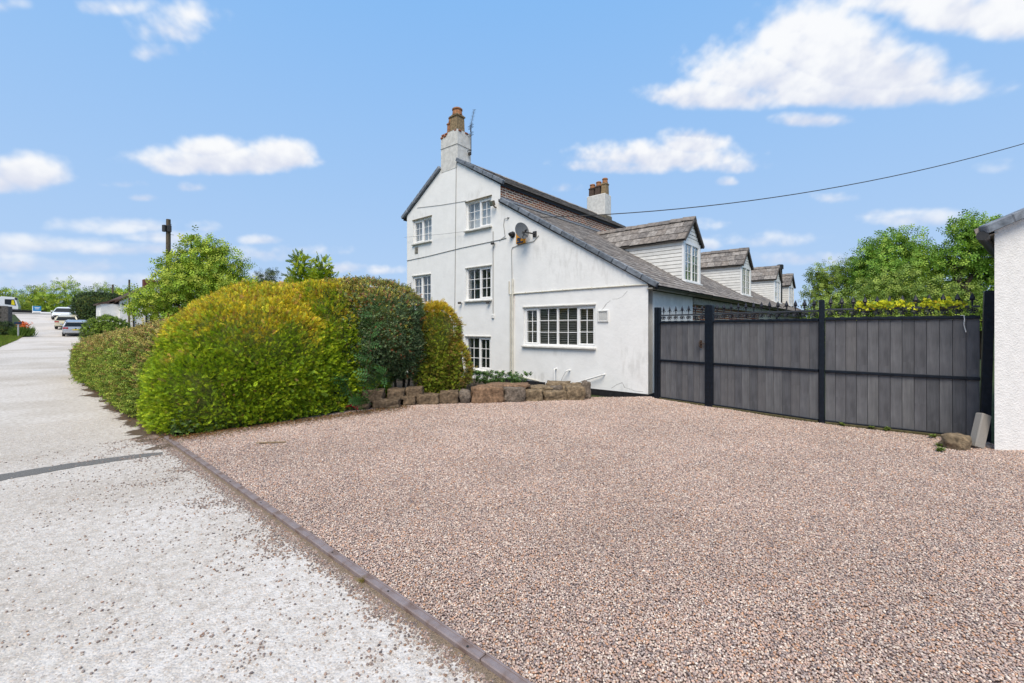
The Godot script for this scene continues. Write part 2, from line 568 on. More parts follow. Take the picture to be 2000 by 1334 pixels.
func make_drive() -> void:
	var poly := PackedVector2Array()
	for q in DRIVE:
		poly.append(Vector2(q[0], q[1]))
	var idx := Geometry2D.triangulate_polygon(poly)
	var s := Shape.new()
	for k in range(0, idx.size(), 3):
		s.face([at(poly[idx[k]].x, poly[idx[k]].y, -0.02), at(poly[idx[k + 1]].x, poly[idx[k + 1]].y, -0.02), at(poly[idx[k + 2]].x, poly[idx[k + 2]].y, -0.02)], Vector3.UP)
	setting("gravel_bed", s.mesh(), m.gravel)
	# loose stones, thick on the drive, thinning out over the concrete
	var stone := pebble_mesh(7)
	var stones := [[0.41, 0.295, 0.245], [0.36, 0.265, 0.225], [0.47, 0.36, 0.295], [0.53, 0.425, 0.35], [0.32, 0.23, 0.20], [0.26, 0.20, 0.18], [0.43, 0.34, 0.295], [0.19, 0.155, 0.15], [0.63, 0.54, 0.46], [0.44, 0.255, 0.16], [0.38, 0.31, 0.28], [0.49, 0.335, 0.265]]
	var where := []
	var tints := PackedColorArray()
	rng.seed = 77
	noise.seed = 12
	noise.frequency = 0.55
	var gap := 0.0098
	var d := 1.35
	while d < 10.2:
		var step := gap * (1.0 if d < 3.5 else 1.0 + (d - 3.5) * 0.10)
		var x := -5.2
		var right := minf(d * 1.22 + 0.8, 7.3)
		while x < right:
			var px := x + rng.randf_range(-0.5, 0.5) * step
			var pd := d + rng.randf_range(-0.5, 0.5) * step
			x += step
			if off_lane(px, pd) < 0.030 or px < -d * 1.22 - 0.6 or not Geometry2D.is_point_in_polygon(Vector2(px, pd), poly):
				continue
			var patch := noise.get_noise_2d(px, pd)
			var big := step * rng.randf_range(0.44, 0.63)
			if rng.randf() < 0.03:
				big *= 1.35
			var b := Basis.from_euler(Vector3(rng.randf_range(-0.4, 0.4), rng.randf() * TAU, rng.randf_range(-0.4, 0.4))).scaled_local(Vector3(big * rng.randf_range(1.0, 1.45), big * rng.randf_range(0.55, 0.9), big))
			where.append(Transform3D(b, at(px, pd, rng.randf_range(-0.009, 0.003) + patch * 0.016)))
			var t: Array = stones[rng.randi() % stones.size()]
			var l := rng.randf_range(0.90, 1.28) * (1.06 + patch * 0.16)
			tints.append(Color(t[0] * l, t[1] * l, t[2] * l))
		d += step
	print("drive stones ", where.size())
	var o := spread(self, "gravel", stone, m.stones, where, tints)
	o.set_meta("label", "pinkish brown rounded gravel covering the drive")
	o.set_meta("category", "gravel")
	where = []
	tints = PackedColorArray()
	noise.frequency = 1.1
	for i in 66000:
		var s1 := rng.randf_range(-8.5, 0.6)
		var near := i % 7 == 0
		var o1 := -absf(rng.randfn(0.0, 0.055 if near else 0.85)) - 0.035
		var q := lane_point(s1, o1)
		if q.y < 1.6 or q.x < -q.y * 1.25:
			continue
		var clump := noise.get_noise_2d(q.x, q.y) + noise.get_noise_2d(q.x * 3.1, q.y * 3.1) * 0.6
		var keep := 1.0 if near else clampf((0.10 + maxf(0.0, clump - 0.10) * 1.8) * exp(o1 * 1.3), 0.0, 1.0)
		if rng.randf() > keep:
			continue
		var big := rng.randf_range(0.003, 0.0072)
		var b := Basis.from_euler(Vector3(rng.randf_range(-0.3, 0.3), rng.randf() * TAU, 0)).scaled_local(Vector3(big * rng.randf_range(1.0, 1.5), big * 0.7, big))
		where.append(Transform3D(b, at(q.x, q.y, -0.033 + big * 0.4)))
		var t: Array = stones[rng.randi() % stones.size()]
		var l := rng.randf_range(0.5, 0.95)
		tints.append(Color(t[0] * l, t[1] * l, t[2] * l))
	print("strays ", where.size())
	o = spread(self, "stray_gravel", stone, m.stones, where, tints)
	o.set_meta("label", "stray gravel stones scattered over the pale concrete lane")
	o.set_meta("category", "gravel")
	# small stones bedded in the worn concrete, barely proud of it
	where = []
	tints = PackedColorArray()
	var bedded := [[0.58, 0.53, 0.48], [0.50, 0.45, 0.40], [0.63, 0.59, 0.55], [0.43, 0.38, 0.34], [0.57, 0.49, 0.42], [0.66, 0.62, 0.58], [0.50, 0.47, 0.45]]
	while where.size() < 34000:
		var s4 := -8.8 + 12.0 * pow(rng.randf(), 1.5)
		var q4 := lane_point(s4, rng.randf_range(-1.9, -0.03))
		if q4.y < 1.3 or q4.x < -q4.y * 1.3 - 0.3:
			continue
		var big := rng.randf_range(0.0035, 0.0085)
		where.append(Transform3D(Basis(Vector3.UP, rng.randf() * TAU).scaled_local(Vector3(big * rng.randf_range(1.0, 1.5), 0.0032, big)), at(q4.x, q4.y, -0.0355)))
		var t4: Array = bedded[rng.randi() % bedded.size()]
		var l4 := rng.randf_range(0.82, 1.04)
		tints.append(Color(t4[0] * l4, t4[1] * l4, t4[2] * l4))
	o = spread(self, "bedded_stones", stone, m.stones, where, tints)
	o.set_meta("label", "pale small stones bedded in the worn concrete lane")
	o.set_meta("category", "stones")
	# soil and grit washed up along the rail
	var grit := Shape.new()
	var last := []
	for k in 601:
		var s2 := lerpf(-8.6, 0.2, k / 600.0)
		var reach := 0.03 + 0.05 * (0.5 + 0.5 * noise.get_noise_2d(s2 * 3.0, 5.0)) + 0.05 * noise.get_noise_2d(s2 * 14.0, 9.0) + 0.03 * noise.get_noise_2d(s2 * 60.0, 19.0)
		var a := lane_point(s2, -0.015)
		var b := lane_point(s2, -reach - 0.02)
		var now := [at(a.x, a.y, -0.019), at(b.x, b.y, -0.0345)]
		if last.size():
			grit.face([last[0], last[1], now[1], now[0]], Vector3.UP)
		last = now
	var gr := part(self, "grit", grit.mesh(), m.grit)
	gr.set_meta("kind", "stuff")
	gr.set_meta("label", "brown grit and soil washed up along the rail")
	gr.set_meta("category", "grit")
	# leaf mould and dirt that has washed out from under the hedge onto the lane
	var dirt := Shape.new()
	last = []
	for k in 601:
		var s3 := lerpf(-0.9, 12.4, k / 600.0)
		var reach := maxf(0.02, (0.16 + 0.24 * noise.get_noise_2d(s3 * 0.9, 33.0) + 0.10 * noise.get_noise_2d(s3 * 4.0, 39.0) + 0.03 * noise.get_noise_2d(s3 * 22.0, 49.0)) * clampf((s3 + 0.9) * 2.0, 0.1, 1.0) * clampf((12.4 - s3) * 0.3, 0.2, 1.3))
		var a := lane_point(s3, 0.12 if s3 > 0.0 else -0.01)
		var b := lane_point(s3, -reach)
		var now := [at(a.x, a.y, land(a.x, a.y) - 0.024), at(b.x, b.y, land(b.x, b.y) - 0.0335)]
		if last.size():
			dirt.face([last[0], last[1], now[1], now[0]], Vector3.UP)
		last = now
	var dr := part(self, "leaf_mould", dirt.mesh(), m.leaf_mould)
	dr.set_meta("kind", "stuff")
	dr.set_meta("label", "brown leaf mould washed out along the foot of low hedge")
	dr.set_meta("category", "leaf mould")
	# the steel rail that holds the gravel back
	var rail := thing("edging_rail", "long rusty steel rail set between gravel drive and concrete lane", "rail", at(RAIL_END.x, RAIL_END.y, 0), atan2(LANE.y, LANE.x))
	var x0 := 0.2
	for k in 5:      # lengths butted end to end, none quite in line with the next
		var long: float = [2.75, 2.2, 1.65, 3.1, 4.6][k]
		var bar := Shape.new()
		bar.box(Vector3.ZERO, Vector3(long - 0.006, 0.045, 0.050), Basis(), 0.005)
		bar.box(Vector3(0, 0.024, 0.019), Vector3(long - 0.006, 0.006, 0.012), Basis(), 0.002)
		part(rail, "bar", bar.mesh(), m.rail, Transform3D(Basis(Vector3.UP, [0.0016, -0.002, 0.0025, -0.0012, 0.001][k]) * Basis(Vector3.BACK, [0.001, -0.0012, 0.0015, -0.0008, 0.0][k]), Vector3(x0 - long / 2, -0.018, [0.0, 0.002, -0.002, 0.001, 0.0][k])))
		x0 -= long
	for x in [-1.1, -2.7, -3.55, -4.9, -5.6, -6.3]:
		var hole := Shape.new()
		hole.lathe([[0.0065, 0.0], [0.0065, 0.003], [0.0, 0.003]], 8)
		part(rail, "bolt_head", hole.mesh(), m.black_iron, Transform3D(Basis(), Vector3(x, 0.0043, -0.008)))


func pebble_mesh(sd: int) -> ArrayMesh:
	var s := SurfaceTool.new()
	s.begin(Mesh.PRIMITIVE_TRIANGLES)
	s.set_smooth_group(0)
	noise.seed = sd
	noise.frequency = 0.7
	var ball := SphereMesh.new()
	ball.radial_segments = 7
	ball.rings = 3
	ball.radius = 1.0
	ball.height = 2.0
	s.append_from(ball, 0, Transform3D())
	var a := s.commit_to_arrays()
	var v: PackedVector3Array = a[Mesh.ARRAY_VERTEX]
	for i in v.size():
		v[i] *= 1.0 + 0.25 * noise.get_noise_3dv(v[i] * 1.3)
	a[Mesh.ARRAY_VERTEX] = v
	a[Mesh.ARRAY_TANGENT] = null
	a[Mesh.ARRAY_TEX_UV] = null
	var r := ArrayMesh.new()
	r.add_surface_from_arrays(Mesh.PRIMITIVE_TRIANGLES, a)
	return r


# a rough stone of the given size: a rounded block with hewn, uneven faces
func rock_mesh(size: Vector3, sd: int, round_ := 0.35, rough := 0.09, n := 7) -> ArrayMesh:
	var s := SurfaceTool.new()
	s.begin(Mesh.PRIMITIVE_TRIANGLES)
	s.set_smooth_group(0)
	var f := FastNoiseLite.new()
	f.seed = sd
	f.frequency = 0.75
	f.fractal_octaves = 4
	for ax in 3:
		for sg in [-1.0, 1.0]:
			for i in n:
				for j in n:
					var p := []
					for k in [[0, 0], [1, 0], [1, 1], [0, 1]]:
						var q := Vector3.ZERO
						q[ax] = sg
						q[(ax + 1) % 3] = (i + k[0]) * 2.0 / n - 1.0
						q[(ax + 2) % 3] = (j + k[1]) * 2.0 / n - 1.0
						var ball := q.normalized() * 1.15
						q = q.lerp(ball, round_)
						q *= 1.0 + rough * 2.2 * f.get_noise_3dv(q * 1.1 + Vector3.ONE * sd)
						q += Vector3(f.get_noise_3dv(q * 3.0), f.get_noise_3dv(q * 3.0 + Vector3.ONE * 9), f.get_noise_3dv(q * 3.0 + Vector3.ONE * 18)) * rough
						p.append(q * size * 0.5)
					if sg < 0:
						p.reverse()
					for k in [0, 2, 1, 0, 3, 2]:
						s.add_vertex(p[k])
	s.generate_normals()
	return s.commit()


# ---------------------------------------------------------------- the house
# House axes: x from its near corner along the gable wall (leftwards in the photograph), y up, z back along its flank.
const GABLE := [[0.0, 2.70, 4.70, 5.52], [4.70, 6.00, 7.05, 7.42], [7.05, 7.42, 9.48, 5.86]]
const LONG := 11.0
const EXT_LONG := 26.0
const PITCH := 0.6


func wall_with_holes(s: Shape, tops: Array, foot: float, holes: Array, z0: float, z1: float) -> void:
	var cuts := []
	for t in tops:
		cuts.append_array([t[0], t[2]])
	for q in holes:
		cuts.append_array([q[0], q[1]])
	cuts.sort()
	for i in cuts.size() - 1:
		var a: float = cuts[i]
		var b: float = cuts[i + 1]
		if b - a < 1e-4:
			continue
		var mid := (a + b) * 0.5
		var ta := 0.0
		var tb := 0.0
		for t in tops:
			if mid > t[0] and mid < t[2]:
				ta = lerpf(t[1], t[3], (a - t[0]) / (t[2] - t[0]))
				tb = lerpf(t[1], t[3], (b - t[0]) / (t[2] - t[0]))
		var inside := []
		for q in holes:
			if mid > q[0] and mid < q[1]:
				inside.append(q)
		inside.sort_custom(func(p, r): return p[2] < r[2])
		var low := foot
		for q in inside + [null]:
			var ya: float = ta if q == null else q[2]
			var yb: float = tb if q == null else q[2]
			s.face([Vector3(a, low, z0), Vector3(b, low, z0), Vector3(b, yb, z0), Vector3(a, ya, z0)], Vector3.FORWARD)
			s.face([Vector3(a, low, z1), Vector3(b, low, z1), Vector3(b, yb, z1), Vector3(a, ya, z1)], Vector3.BACK)
			if q != null:
				low = q[3]
	for q in holes:
		s.face([Vector3(q[0], q[2], z0), Vector3(q[1], q[2], z0), Vector3(q[1], q[2], z1), Vector3(q[0], q[2], z1)], Vector3.UP)
		s.face([Vector3(q[0], q[3], z0), Vector3(q[1], q[3], z0), Vector3(q[1], q[3], z1), Vector3(q[0], q[3], z1)], Vector3.DOWN)
		s.face([Vector3(q[0], q[2], z0), Vector3(q[0], q[3], z0), Vector3(q[0], q[3], z1), Vector3(q[0], q[2], z1)], Vector3.RIGHT)
		s.face([Vector3(q[1], q[2], z0), Vector3(q[1], q[3], z0), Vector3(q[1], q[3], z1), Vector3(q[1], q[2], z1)], Vector3.LEFT)


# a window in a wall whose outside is -z; lights: [share of the width, opening sash?] from the photograph's left (high x) to its right
func window(house: Node, x0: float, x1: float, y0: float, y1: float, lights: Array, curtain: Material, lintel: Material, blind := false) -> void:
	var w := hub(house, "window", Transform3D(Basis(), Vector3(x0, y0, 0.0)))
	var wide := x1 - x0
	var high := y1 - y0
	var frame := Shape.new()
	var t := 0.052
	var zf := 0.085
	frame.box(Vector3(wide / 2, t / 2, zf), Vector3(wide, t, 0.07), Basis(), 0.006)
	frame.box(Vector3(wide / 2, high - t / 2, zf), Vector3(wide, t, 0.07), Basis(), 0.006)
	frame.box(Vector3(t / 2, high / 2, zf), Vector3(t, high - 2 * t, 0.07), Basis(), 0.006)
	frame.box(Vector3(wide - t / 2, high / 2, zf), Vector3(t, high - 2 * t, 0.07), Basis(), 0.006)
	var x := wide - t
	var free := wide - 2 * t - 0.05 * (lights.size() - 1)
	for i in lights.size():
		var lw: float = free * lights[i][0]
		var a := x - lw
		var b := x
		if i < lights.size() - 1:
			frame.box(Vector3(a - 0.025, high / 2, zf), Vector3(0.05, high - 2 * t, 0.07), Basis(), 0.006)
		x = a - 0.05
		var lo := t
		var hi := high - t
		if lights[i][1]:
			var sash := Shape.new()
			var e := 0.045
			sash.box(Vector3((a + b) / 2, lo + e / 2 - 0.008, zf - 0.012), Vector3(b - a + 0.03, e, 0.072), Basis(), 0.008)
			sash.box(Vector3((a + b) / 2, hi - e / 2 + 0.008, zf - 0.012), Vector3(b - a + 0.03, e, 0.072), Basis(), 0.008)
			sash.box(Vector3(a + e / 2 - 0.014, (lo + hi) / 2, zf - 0.012), Vector3(e, hi - lo - 2 * e + 0.016, 0.072), Basis(), 0.008)
			sash.box(Vector3(b - e / 2 + 0.014, (lo + hi) / 2, zf - 0.012), Vector3(e, hi - lo - 2 * e + 0.016, 0.072), Basis(), 0.008)
			part(w, "sash", sash.mesh(), m.upvc)
			a += e - 0.016
			b -= e - 0.016
			lo += e - 0.01
			hi -= e - 0.01
		var pw := (b - a) / 2
		var ph := (hi - lo) / 3
		for c in 2:
			for r in 3:
				part(w, "pane", box_mesh(Vector3(snappedf(pw, 0.001), snappedf(ph, 0.001), 0.008)), m.glass, Transform3D(Basis(), Vector3(a + pw * (c + 0.5), lo + ph * (r + 0.5), zf + 0.004)))
		part(w, "glazing_bar", box_mesh(Vector3(0.019, snappedf(hi - lo, 0.001), 0.022), 0.003), m.upvc, Transform3D(Basis(), Vector3((a + b) / 2, (lo + hi) / 2, zf + 0.003)))
		for r in [1, 2]:
			part(w, "glazing_bar", box_mesh(Vector3(snappedf(b - a, 0.001), 0.019, 0.020), 0.003), m.upvc, Transform3D(Basis(), Vector3((a + b) / 2, lo + ph * r, zf + 0.003)))
	part(w, "frame", frame.mesh(), m.upvc)
	var sill := Shape.new()
	sill.box(Vector3(wide / 2, -0.028, 0.0), Vector3(wide + 0.06, 0.05, 0.17), Basis(), 0.008)
	part(w, "sill", sill.mesh(), m.sill)
	var lin := Shape.new()
	lin.box(Vector3(wide / 2, high + 0.02, -0.005), Vector3(wide + 0.05, 0.036, 0.05), Basis(), 0.006)
	part(w, "lintel", lin.mesh(), lintel)
	if curtain:
		var c := Shape.new()
		var n := 28
		for i in n:
			var xa := lerpf(-0.05, wide + 0.05, i / float(n))
			var xb := lerpf(-0.05, wide + 0.05, (i + 1) / float(n))
			c.face([Vector3(xa, -0.1, 0.32 + 0.02 * (i % 2)), Vector3(xb, -0.1, 0.32 + 0.02 * ((i + 1) % 2)), Vector3(xb, high + 0.1, 0.32 + 0.02 * ((i + 1) % 2)), Vector3(xa, high + 0.1, 0.32 + 0.02 * (i % 2))], Vector3.FORWARD)
		part(w, "curtain", c.mesh(), curtain)
	if blind:
		var y := 0.03
		while y < high - 0.02:
			part(w, "blind_slat", box_mesh(Vector3(snappedf(wide - 0.08, 0.001), 0.004, 0.036)), m.blind, Transform3D(Basis(Vector3.RIGHT, 0.12 + rng.randf_range(-0.04, 0.04)), Vector3(wide / 2, y, 0.20)))
			y += 0.050


# slates on a slope: o its lower corner, u along the eaves, v up the slope; parts for those that pick() takes, the rest in one mesh
func slates(parent: Node, o: Vector3, u: Vector3, v: Vector3, wide: float, high: float, sw: float, show: float, keep: Callable, single: int, rag := 0.012) -> void:
	var nrm := v.cross(u).normalized()
	if nrm.y < 0:
		nrm = -nrm
	var rest := [Shape.new(), Shape.new(), Shape.new(), Shape.new(), Shape.new()]
	var list := []
	var rows := int(ceil(high / show))
	for r in rows:
		var x := -sw * 0.5 * (r % 2)
		while x < wide:
			var a := maxf(x, 0.0)
			var b := minf(x + sw, wide)
			x += sw
			if b - a < 0.05 or not keep.call((a + b) / 2, (r + 0.5) * show):
				continue
			list.append([(a + b) / 2, r, b - a])
	list.sort_custom(func(p, q): return p[0] < q[0] or (p[0] == q[0] and p[1] < q[1]))
	var count := 0
	for q in list:
		var tone := rng.randi() % 5
		var len_ := minf(show * 1.45, high - q[1] * show)
		if len_ < 0.06:
			continue
		var lift := 0.017 + rng.randf() * 0.004
		var tilt := Basis(u.normalized(), v.normalized(), u.normalized().cross(v.normalized()))
		if tilt.z.dot(nrm) < 0:
			tilt.z = -tilt.z
		var spin := Basis(nrm, rng.randf_range(-0.012, 0.012)) * Basis(u.normalized(), (0.050 if u.normalized().cross(v.normalized()).dot(nrm) > 0 else -0.050) * -1.0)
		var mid: Vector3 = o + u.normalized() * q[0] + v.normalized() * (q[1] * show + len_ / 2 + rng.randf_range(-rag, rag)) + nrm * lift
		var size := Vector3(snappedf(q[2] - 0.010, 0.001), len_, 0.010)
		if count < single:
			var turn := spin * (tilt if tilt.determinant() > 0 else Basis(-tilt.x, tilt.y, tilt.z))
			part(parent, "slate", box_mesh(size), m.slates[tone], Transform3D(turn, mid))
			count += 1
		else:
			rest[tone].box(mid, size, spin * tilt)
	for k in 5:
		if rest[k].v.size():
			part(parent, "slates_beyond", rest[k].mesh(), m.slates[k]).set_meta("kind", "stuff")


func bricks(parent: Node, origin: Vector3, run: Vector3, out: Vector3, wide: float, rows: int, single: int) -> void:
	var turn := Basis(run, Vector3.UP, run.cross(Vector3.UP))
	var rest := Shape.new()
	var list := []
	for r in rows:
		var x := -0.1125 * (r % 2)
		while x < wide:
			var a := maxf(x, 0.0)
			var b := minf(x + 0.225, wide)
			x += 0.225
			if b - a > 0.04:
				list.append([(a + b) / 2, r, b - a])
	list.sort_custom(func(p, q): return p[0] < q[0])
	for i in list.size():
		var q: Array = list[i]
		var mid: Vector3 = origin + run * q[0] + Vector3.UP * (q[1] + 0.5) * 0.075 + out * rng.randf_range(-0.002, 0.003)
		var size := Vector3(snappedf(q[2] - 0.024, 0.001), 0.053, 0.05)
		noise.frequency = 0.6
		var pick := noise.get_noise_2d(q[0] * 1.4, q[1] * 0.6) * 4.5 + rng.randf_range(-1.6, 1.6)
		var tone := clampi(int(pick + 3.0), 0, 5)
		if i < single:
			part(parent, "brick", box_mesh(size, 0.004), m.bricks[tone], Transform3D(turn, mid))
		else:
			rest.box(mid, size, turn)
	if rest.v.size():
		part(parent, "bricks_beyond", rest.mesh(), m.bricks[2]).set_meta("kind", "stuff")


func stain_picture() -> ImageTexture:
	var w := 960
	var h := 800
	var data := PackedByteArray()
	data.resize(w * h * 4)
	var f := FastNoiseLite.new()
	f.seed = 9
	f.frequency = 0.035
	f.fractal_octaves = 4
	var g := FastNoiseLite.new()
	g.seed = 19
	g.frequency = 0.012
	g.fractal_octaves = 4
	# mould, damp and dirt: [x, y, half width, half height, strength]
	var spots := [[1.9, 3.35, 1.3, 0.55, 0.9], [0.9, 2.9, 0.8, 0.35, 0.7], [3.2, 3.9, 0.4, 0.5, 0.6], [0.35, 0.9, 0.55, 0.8, 0.75], [0.3, 0.2, 0.7, 0.25, 0.7], [7.1, 7.6, 0.5, 0.5, 0.7], [5.6, 5.9, 0.8, 0.2, 0.8], [8.6, 5.75, 0.7, 0.2, 0.7], [3.2, 0.25, 0.5, 0.14, 0.9], [6.5, 4.6, 0.25, 0.4, 0.5], [4.6, 5.3, 0.3, 0.4, 0.5], [2.6, 0.95, 1.0, 0.12, 0.5], [8.6, 4.3, 0.7, 0.4, 0.4]]
	for y in h:
		var hy := 7.7 - (y + 0.5) / h * 8.0
		for x in w:
			var ax := (x + 0.5) / w * 9.6
			var near := 0.0
			for q in spots:
				var e: float = absf(ax - q[0]) / q[2]
				if e < 1.0:
					var e2: float = absf(hy - q[1]) / q[3]
					if e2 < 1.0:
						near = maxf(near, q[4] * (1.0 - e * e) * (1.0 - e2 * e2))
			var fine := f.get_noise_2d(x * 2.2, y * 0.55)
			var wide := g.get_noise_2d(x * 1.6, y * 0.6)
			var a := clampf(wide * 0.06, 0.0, 0.03) + clampf(near * (0.10 + fine * 1.3 + wide * 0.8), 0.0, 0.5) * 0.30
			var o := (y * w + x) * 4
			data[o] = 122
			data[o + 1] = 118
			data[o + 2] = 104
			data[o + 3] = int(clampf(a, 0, 0.6) * 255)
	var im := Image.create_from_data(w, h, false, Image.FORMAT_RGBA8, data)
	# rust that ran down beside the soil pipe, and cracks in the render
	for i in 130:
		var px := int((4.125 + 0.012 * sin(i * 0.3)) / 9.6 * w)
		var py := int((7.7 - (2.60 - i * 0.0085)) / 8.0 * h)
		for k in 3:
			im.set_pixel(px + k, py, Color(0.66, 0.44, 0.22, 0.6 * (1.0 - i / 135.0) * (0.6 + 0.4 * sin(i * 1.7 + k))))
	for crack in [[[1.22, 2.08], [1.14, 2.16], [1.10, 2.22], [0.98, 2.30]], [[0.92, 2.34], [0.80, 2.33], [0.66, 2.38], [0.52, 2.52]], [[0.95, 0.12], [0.80, 0.22], [0.66, 0.28], [0.60, 0.17], [0.35, 0.11], [0.12, 0.10]], [[7.0, 7.52], [6.8, 7.6]], [[7.3, 7.42], [7.1, 7.5]], [[7.35, 8.0], [7.2, 8.1]]]:
		for i in crack.size() - 1:
			for k in 40:
				var p := Vector2(crack[i][0], crack[i][1]).lerp(Vector2(crack[i + 1][0], crack[i + 1][1]), k / 40.0)
				var px := int((p.x + 0.01 * sin(k * 0.9)) / 9.6 * w)
				var py := int((7.7 - p.y) / 8.0 * h)
				if px >= 0 and px < w and py >= 0 and py < h:
					im.set_pixel(px, py, Color(0.25, 0.23, 0.20, 0.5))
	return ImageTexture.create_from_image(im)


func pipe(parent: Node, called: String, pts: Array, r: float, mt: Material) -> void:
	var s := Shape.new()
	s.tube(pts, [r], 8)
	part(parent, called, s.mesh(), mt)


func chimney_pot(parent: Node, where: Vector3, wide: float, high: float, mt: Material, crown: Material) -> void:
	var p := hub(parent, "chimney_pot", Transform3D(Basis(), where))
	var b := Shape.new()
	var q := Transform3D(Basis(Vector3.UP, PI / 4))
	var r := wide * 0.7071
	b.lathe([[r, 0.0], [r * 0.93, high * 0.58], [r * 1.08, high * 0.60], [r * 1.10, high * 0.65], [r * 0.96, high * 0.67], [r * 0.80, high * 0.72]], 4, q, false)
	part(p, "body", b.mesh(), mt)
	var c := Shape.new()
	c.lathe([[wide * 0.50, high * 0.70], [wide * 0.43, high * 0.90], [wide * 0.50, high * 0.92], [wide * 0.50, high * 0.97], [wide * 0.42, high], [wide * 0.36, high], [wide * 0.34, high * 0.75]], 14, Transform3D())
	part(p, "crown", c.mesh(), crown)


func make_house() -> void:
	var h := thing("house", "white rendered farmhouse with gable wall, long slate roof and four dormers", "house", at(3.1995, 10.2, 0), atan2(LANE.y, LANE.x))
	rng.seed = 5
	var holes := [[8.02, 9.10, 4.74, 5.60], [5.08, 6.24, 4.81, 5.73], [8.07, 9.13, 2.51, 3.54], [5.08, 6.24, 2.52, 3.57], [5.12, 6.26, 0.28, 1.34], [1.41, 3.79, 1.12, 2.21]]
	var g := Shape.new()
	g.uv_of = [0.0, -0.3, 9.6, 8.0]
	wall_with_holes(g, GABLE, -0.5, holes, 0.0, 0.26)
	part(h, "gable_wall", g.mesh(), m.gable_render)
	# the other walls, floors and partitions close the rooms
	var s := Shape.new()
	s.box(Vector3(9.36, 2.68, LONG / 2 + 0.13), Vector3(0.24, 6.36, LONG - 0.26))
	part(h, "lane_wall", s.mesh(), m.render)
	s = Shape.new()
	s.prism(PackedVector2Array([Vector2(0.05, -0.2), Vector2(4.7, -0.2), Vector2(4.7, 5.40), Vector2(0.05, 2.62)]), EXT_LONG - 0.24, EXT_LONG, Transform3D())
	part(h, "rear_wall", s.mesh(), m.render)
	s = Shape.new()
	s.prism(PackedVector2Array([Vector2(4.8, -0.5), Vector2(9.2, -0.5), Vector2(9.46, 5.86), Vector2(7.05, 7.3), Vector2(4.72, 5.9)]), LONG - 0.2, LONG, Transform3D())
	part(h, "far_gable_wall", s.mesh(), m.render)
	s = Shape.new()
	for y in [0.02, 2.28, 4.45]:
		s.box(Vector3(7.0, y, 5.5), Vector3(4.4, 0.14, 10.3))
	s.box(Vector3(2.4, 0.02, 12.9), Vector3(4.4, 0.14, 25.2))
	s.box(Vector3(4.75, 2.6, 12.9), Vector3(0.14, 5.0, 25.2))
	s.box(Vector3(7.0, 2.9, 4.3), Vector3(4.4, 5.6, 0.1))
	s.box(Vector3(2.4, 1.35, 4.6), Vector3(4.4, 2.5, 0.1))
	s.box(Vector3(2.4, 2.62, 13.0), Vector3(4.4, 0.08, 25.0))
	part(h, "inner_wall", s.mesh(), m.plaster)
	s = Shape.new()
	s.box(Vector3(4.72, 2.6, (EXT_LONG + LONG) / 2), Vector3(0.16, 5.6, EXT_LONG - LONG))
	part(h, "courtyard_wall", s.mesh(), m.render)
	# flank wall: white near the corner, brick beyond it
	s = Shape.new()
	s.box(Vector3(0.13, 1.0, 1.665), Vector3(0.26, 3.02, 2.81))
	part(h, "flank_wall", s.mesh(), m.render)
	s = Shape.new()
	s.box(Vector3(0.21, 1.0, 14.5), Vector3(0.2, 2.9, 22.8))
	var bw := part(h, "brick_flank_wall", s.mesh(), m.mortar)
	bricks(bw, Vector3(0.131, 1.25, 3.10), Vector3.BACK, Vector3.LEFT, 9.0, 15, 300)
	s = Shape.new()
	s.box(Vector3(0.0, 2.40, 14.5), Vector3(0.05, 0.19, 22.8), Basis(), 0.005)
	part(h, "fascia", s.mesh(), m.weathered_white)
	s = Shape.new()
	s.box(Vector3(-0.06, 2.545, 13.0), Vector3(0.14, 0.03, 26.1))
	part(h, "soffit", s.mesh(), m.weathered_white)
	var plinth := Shape.new()
	plinth.box(Vector3(0.85, -0.12, -0.012), Vector3(1.74, 0.36, 0.03), Basis(), 0.006)
	plinth.box(Vector3(-0.012, -0.12, 1.5), Vector3(0.03, 0.36, 3.0), Basis(), 0.006)
	part(h, "plinth", plinth.mesh(), m.bitumen)
	plinth = Shape.new()
	plinth.box(Vector3(3.95, -0.10, -0.02), Vector3(1.9, 0.4, 0.05), Basis(), 0.006)
	part(h, "plinth", plinth.mesh(), m.bitumen)

	# windows
	window(h, 8.02, 9.10, 4.74, 5.60, [[0.5, true], [0.5, false]], m.net, m.stone_lintel)
	window(h, 5.08, 6.24, 4.81, 5.73, [[0.54, false], [0.46, true]], m.net, m.stone_lintel)
	window(h, 8.07, 9.13, 2.51, 3.54, [[0.5, true], [0.5, false]], null, m.sill)
	window(h, 5.08, 6.24, 2.52, 3.57, [[0.54, false], [0.46, true]], null, m.sill)
	window(h, 5.12, 6.26, 0.28, 1.34, [[0.54, false], [0.46, true]], null, m.sill)
	window(h, 1.41, 3.79, 1.12, 2.21, [[0.205, true], [0.285, false], [0.285, false], [0.225, true]], null, m.sill, true)

	# brick wall between the two roofs
	s = Shape.new()
	s.box(Vector3(4.80, 5.74, LONG / 2 + 0.02), Vector3(0.16, 0.60, LONG - 0.06))
	bw = part(h, "brick_wall", s.mesh(), m.mortar)
	bricks(bw, Vector3(4.742, 5.47, 0.012), Vector3.BACK, Vector3.LEFT, LONG - 0.1, 7, 300)

	# roofs
	var v1 := Vector3(4.70, 2.82, 0).normalized()
	var r := hub(h, "extension_roof")
	var deck := Shape.new()
	deck.prism(PackedVector2Array([Vector2(-0.20, 2.60), Vector2(-0.20, 2.54), Vector2(4.74, 5.48), Vector2(4.74, 5.565)]), -0.05, EXT_LONG + 0.05, Transform3D())
	part(r, "deck", deck.mesh(), m.deck)
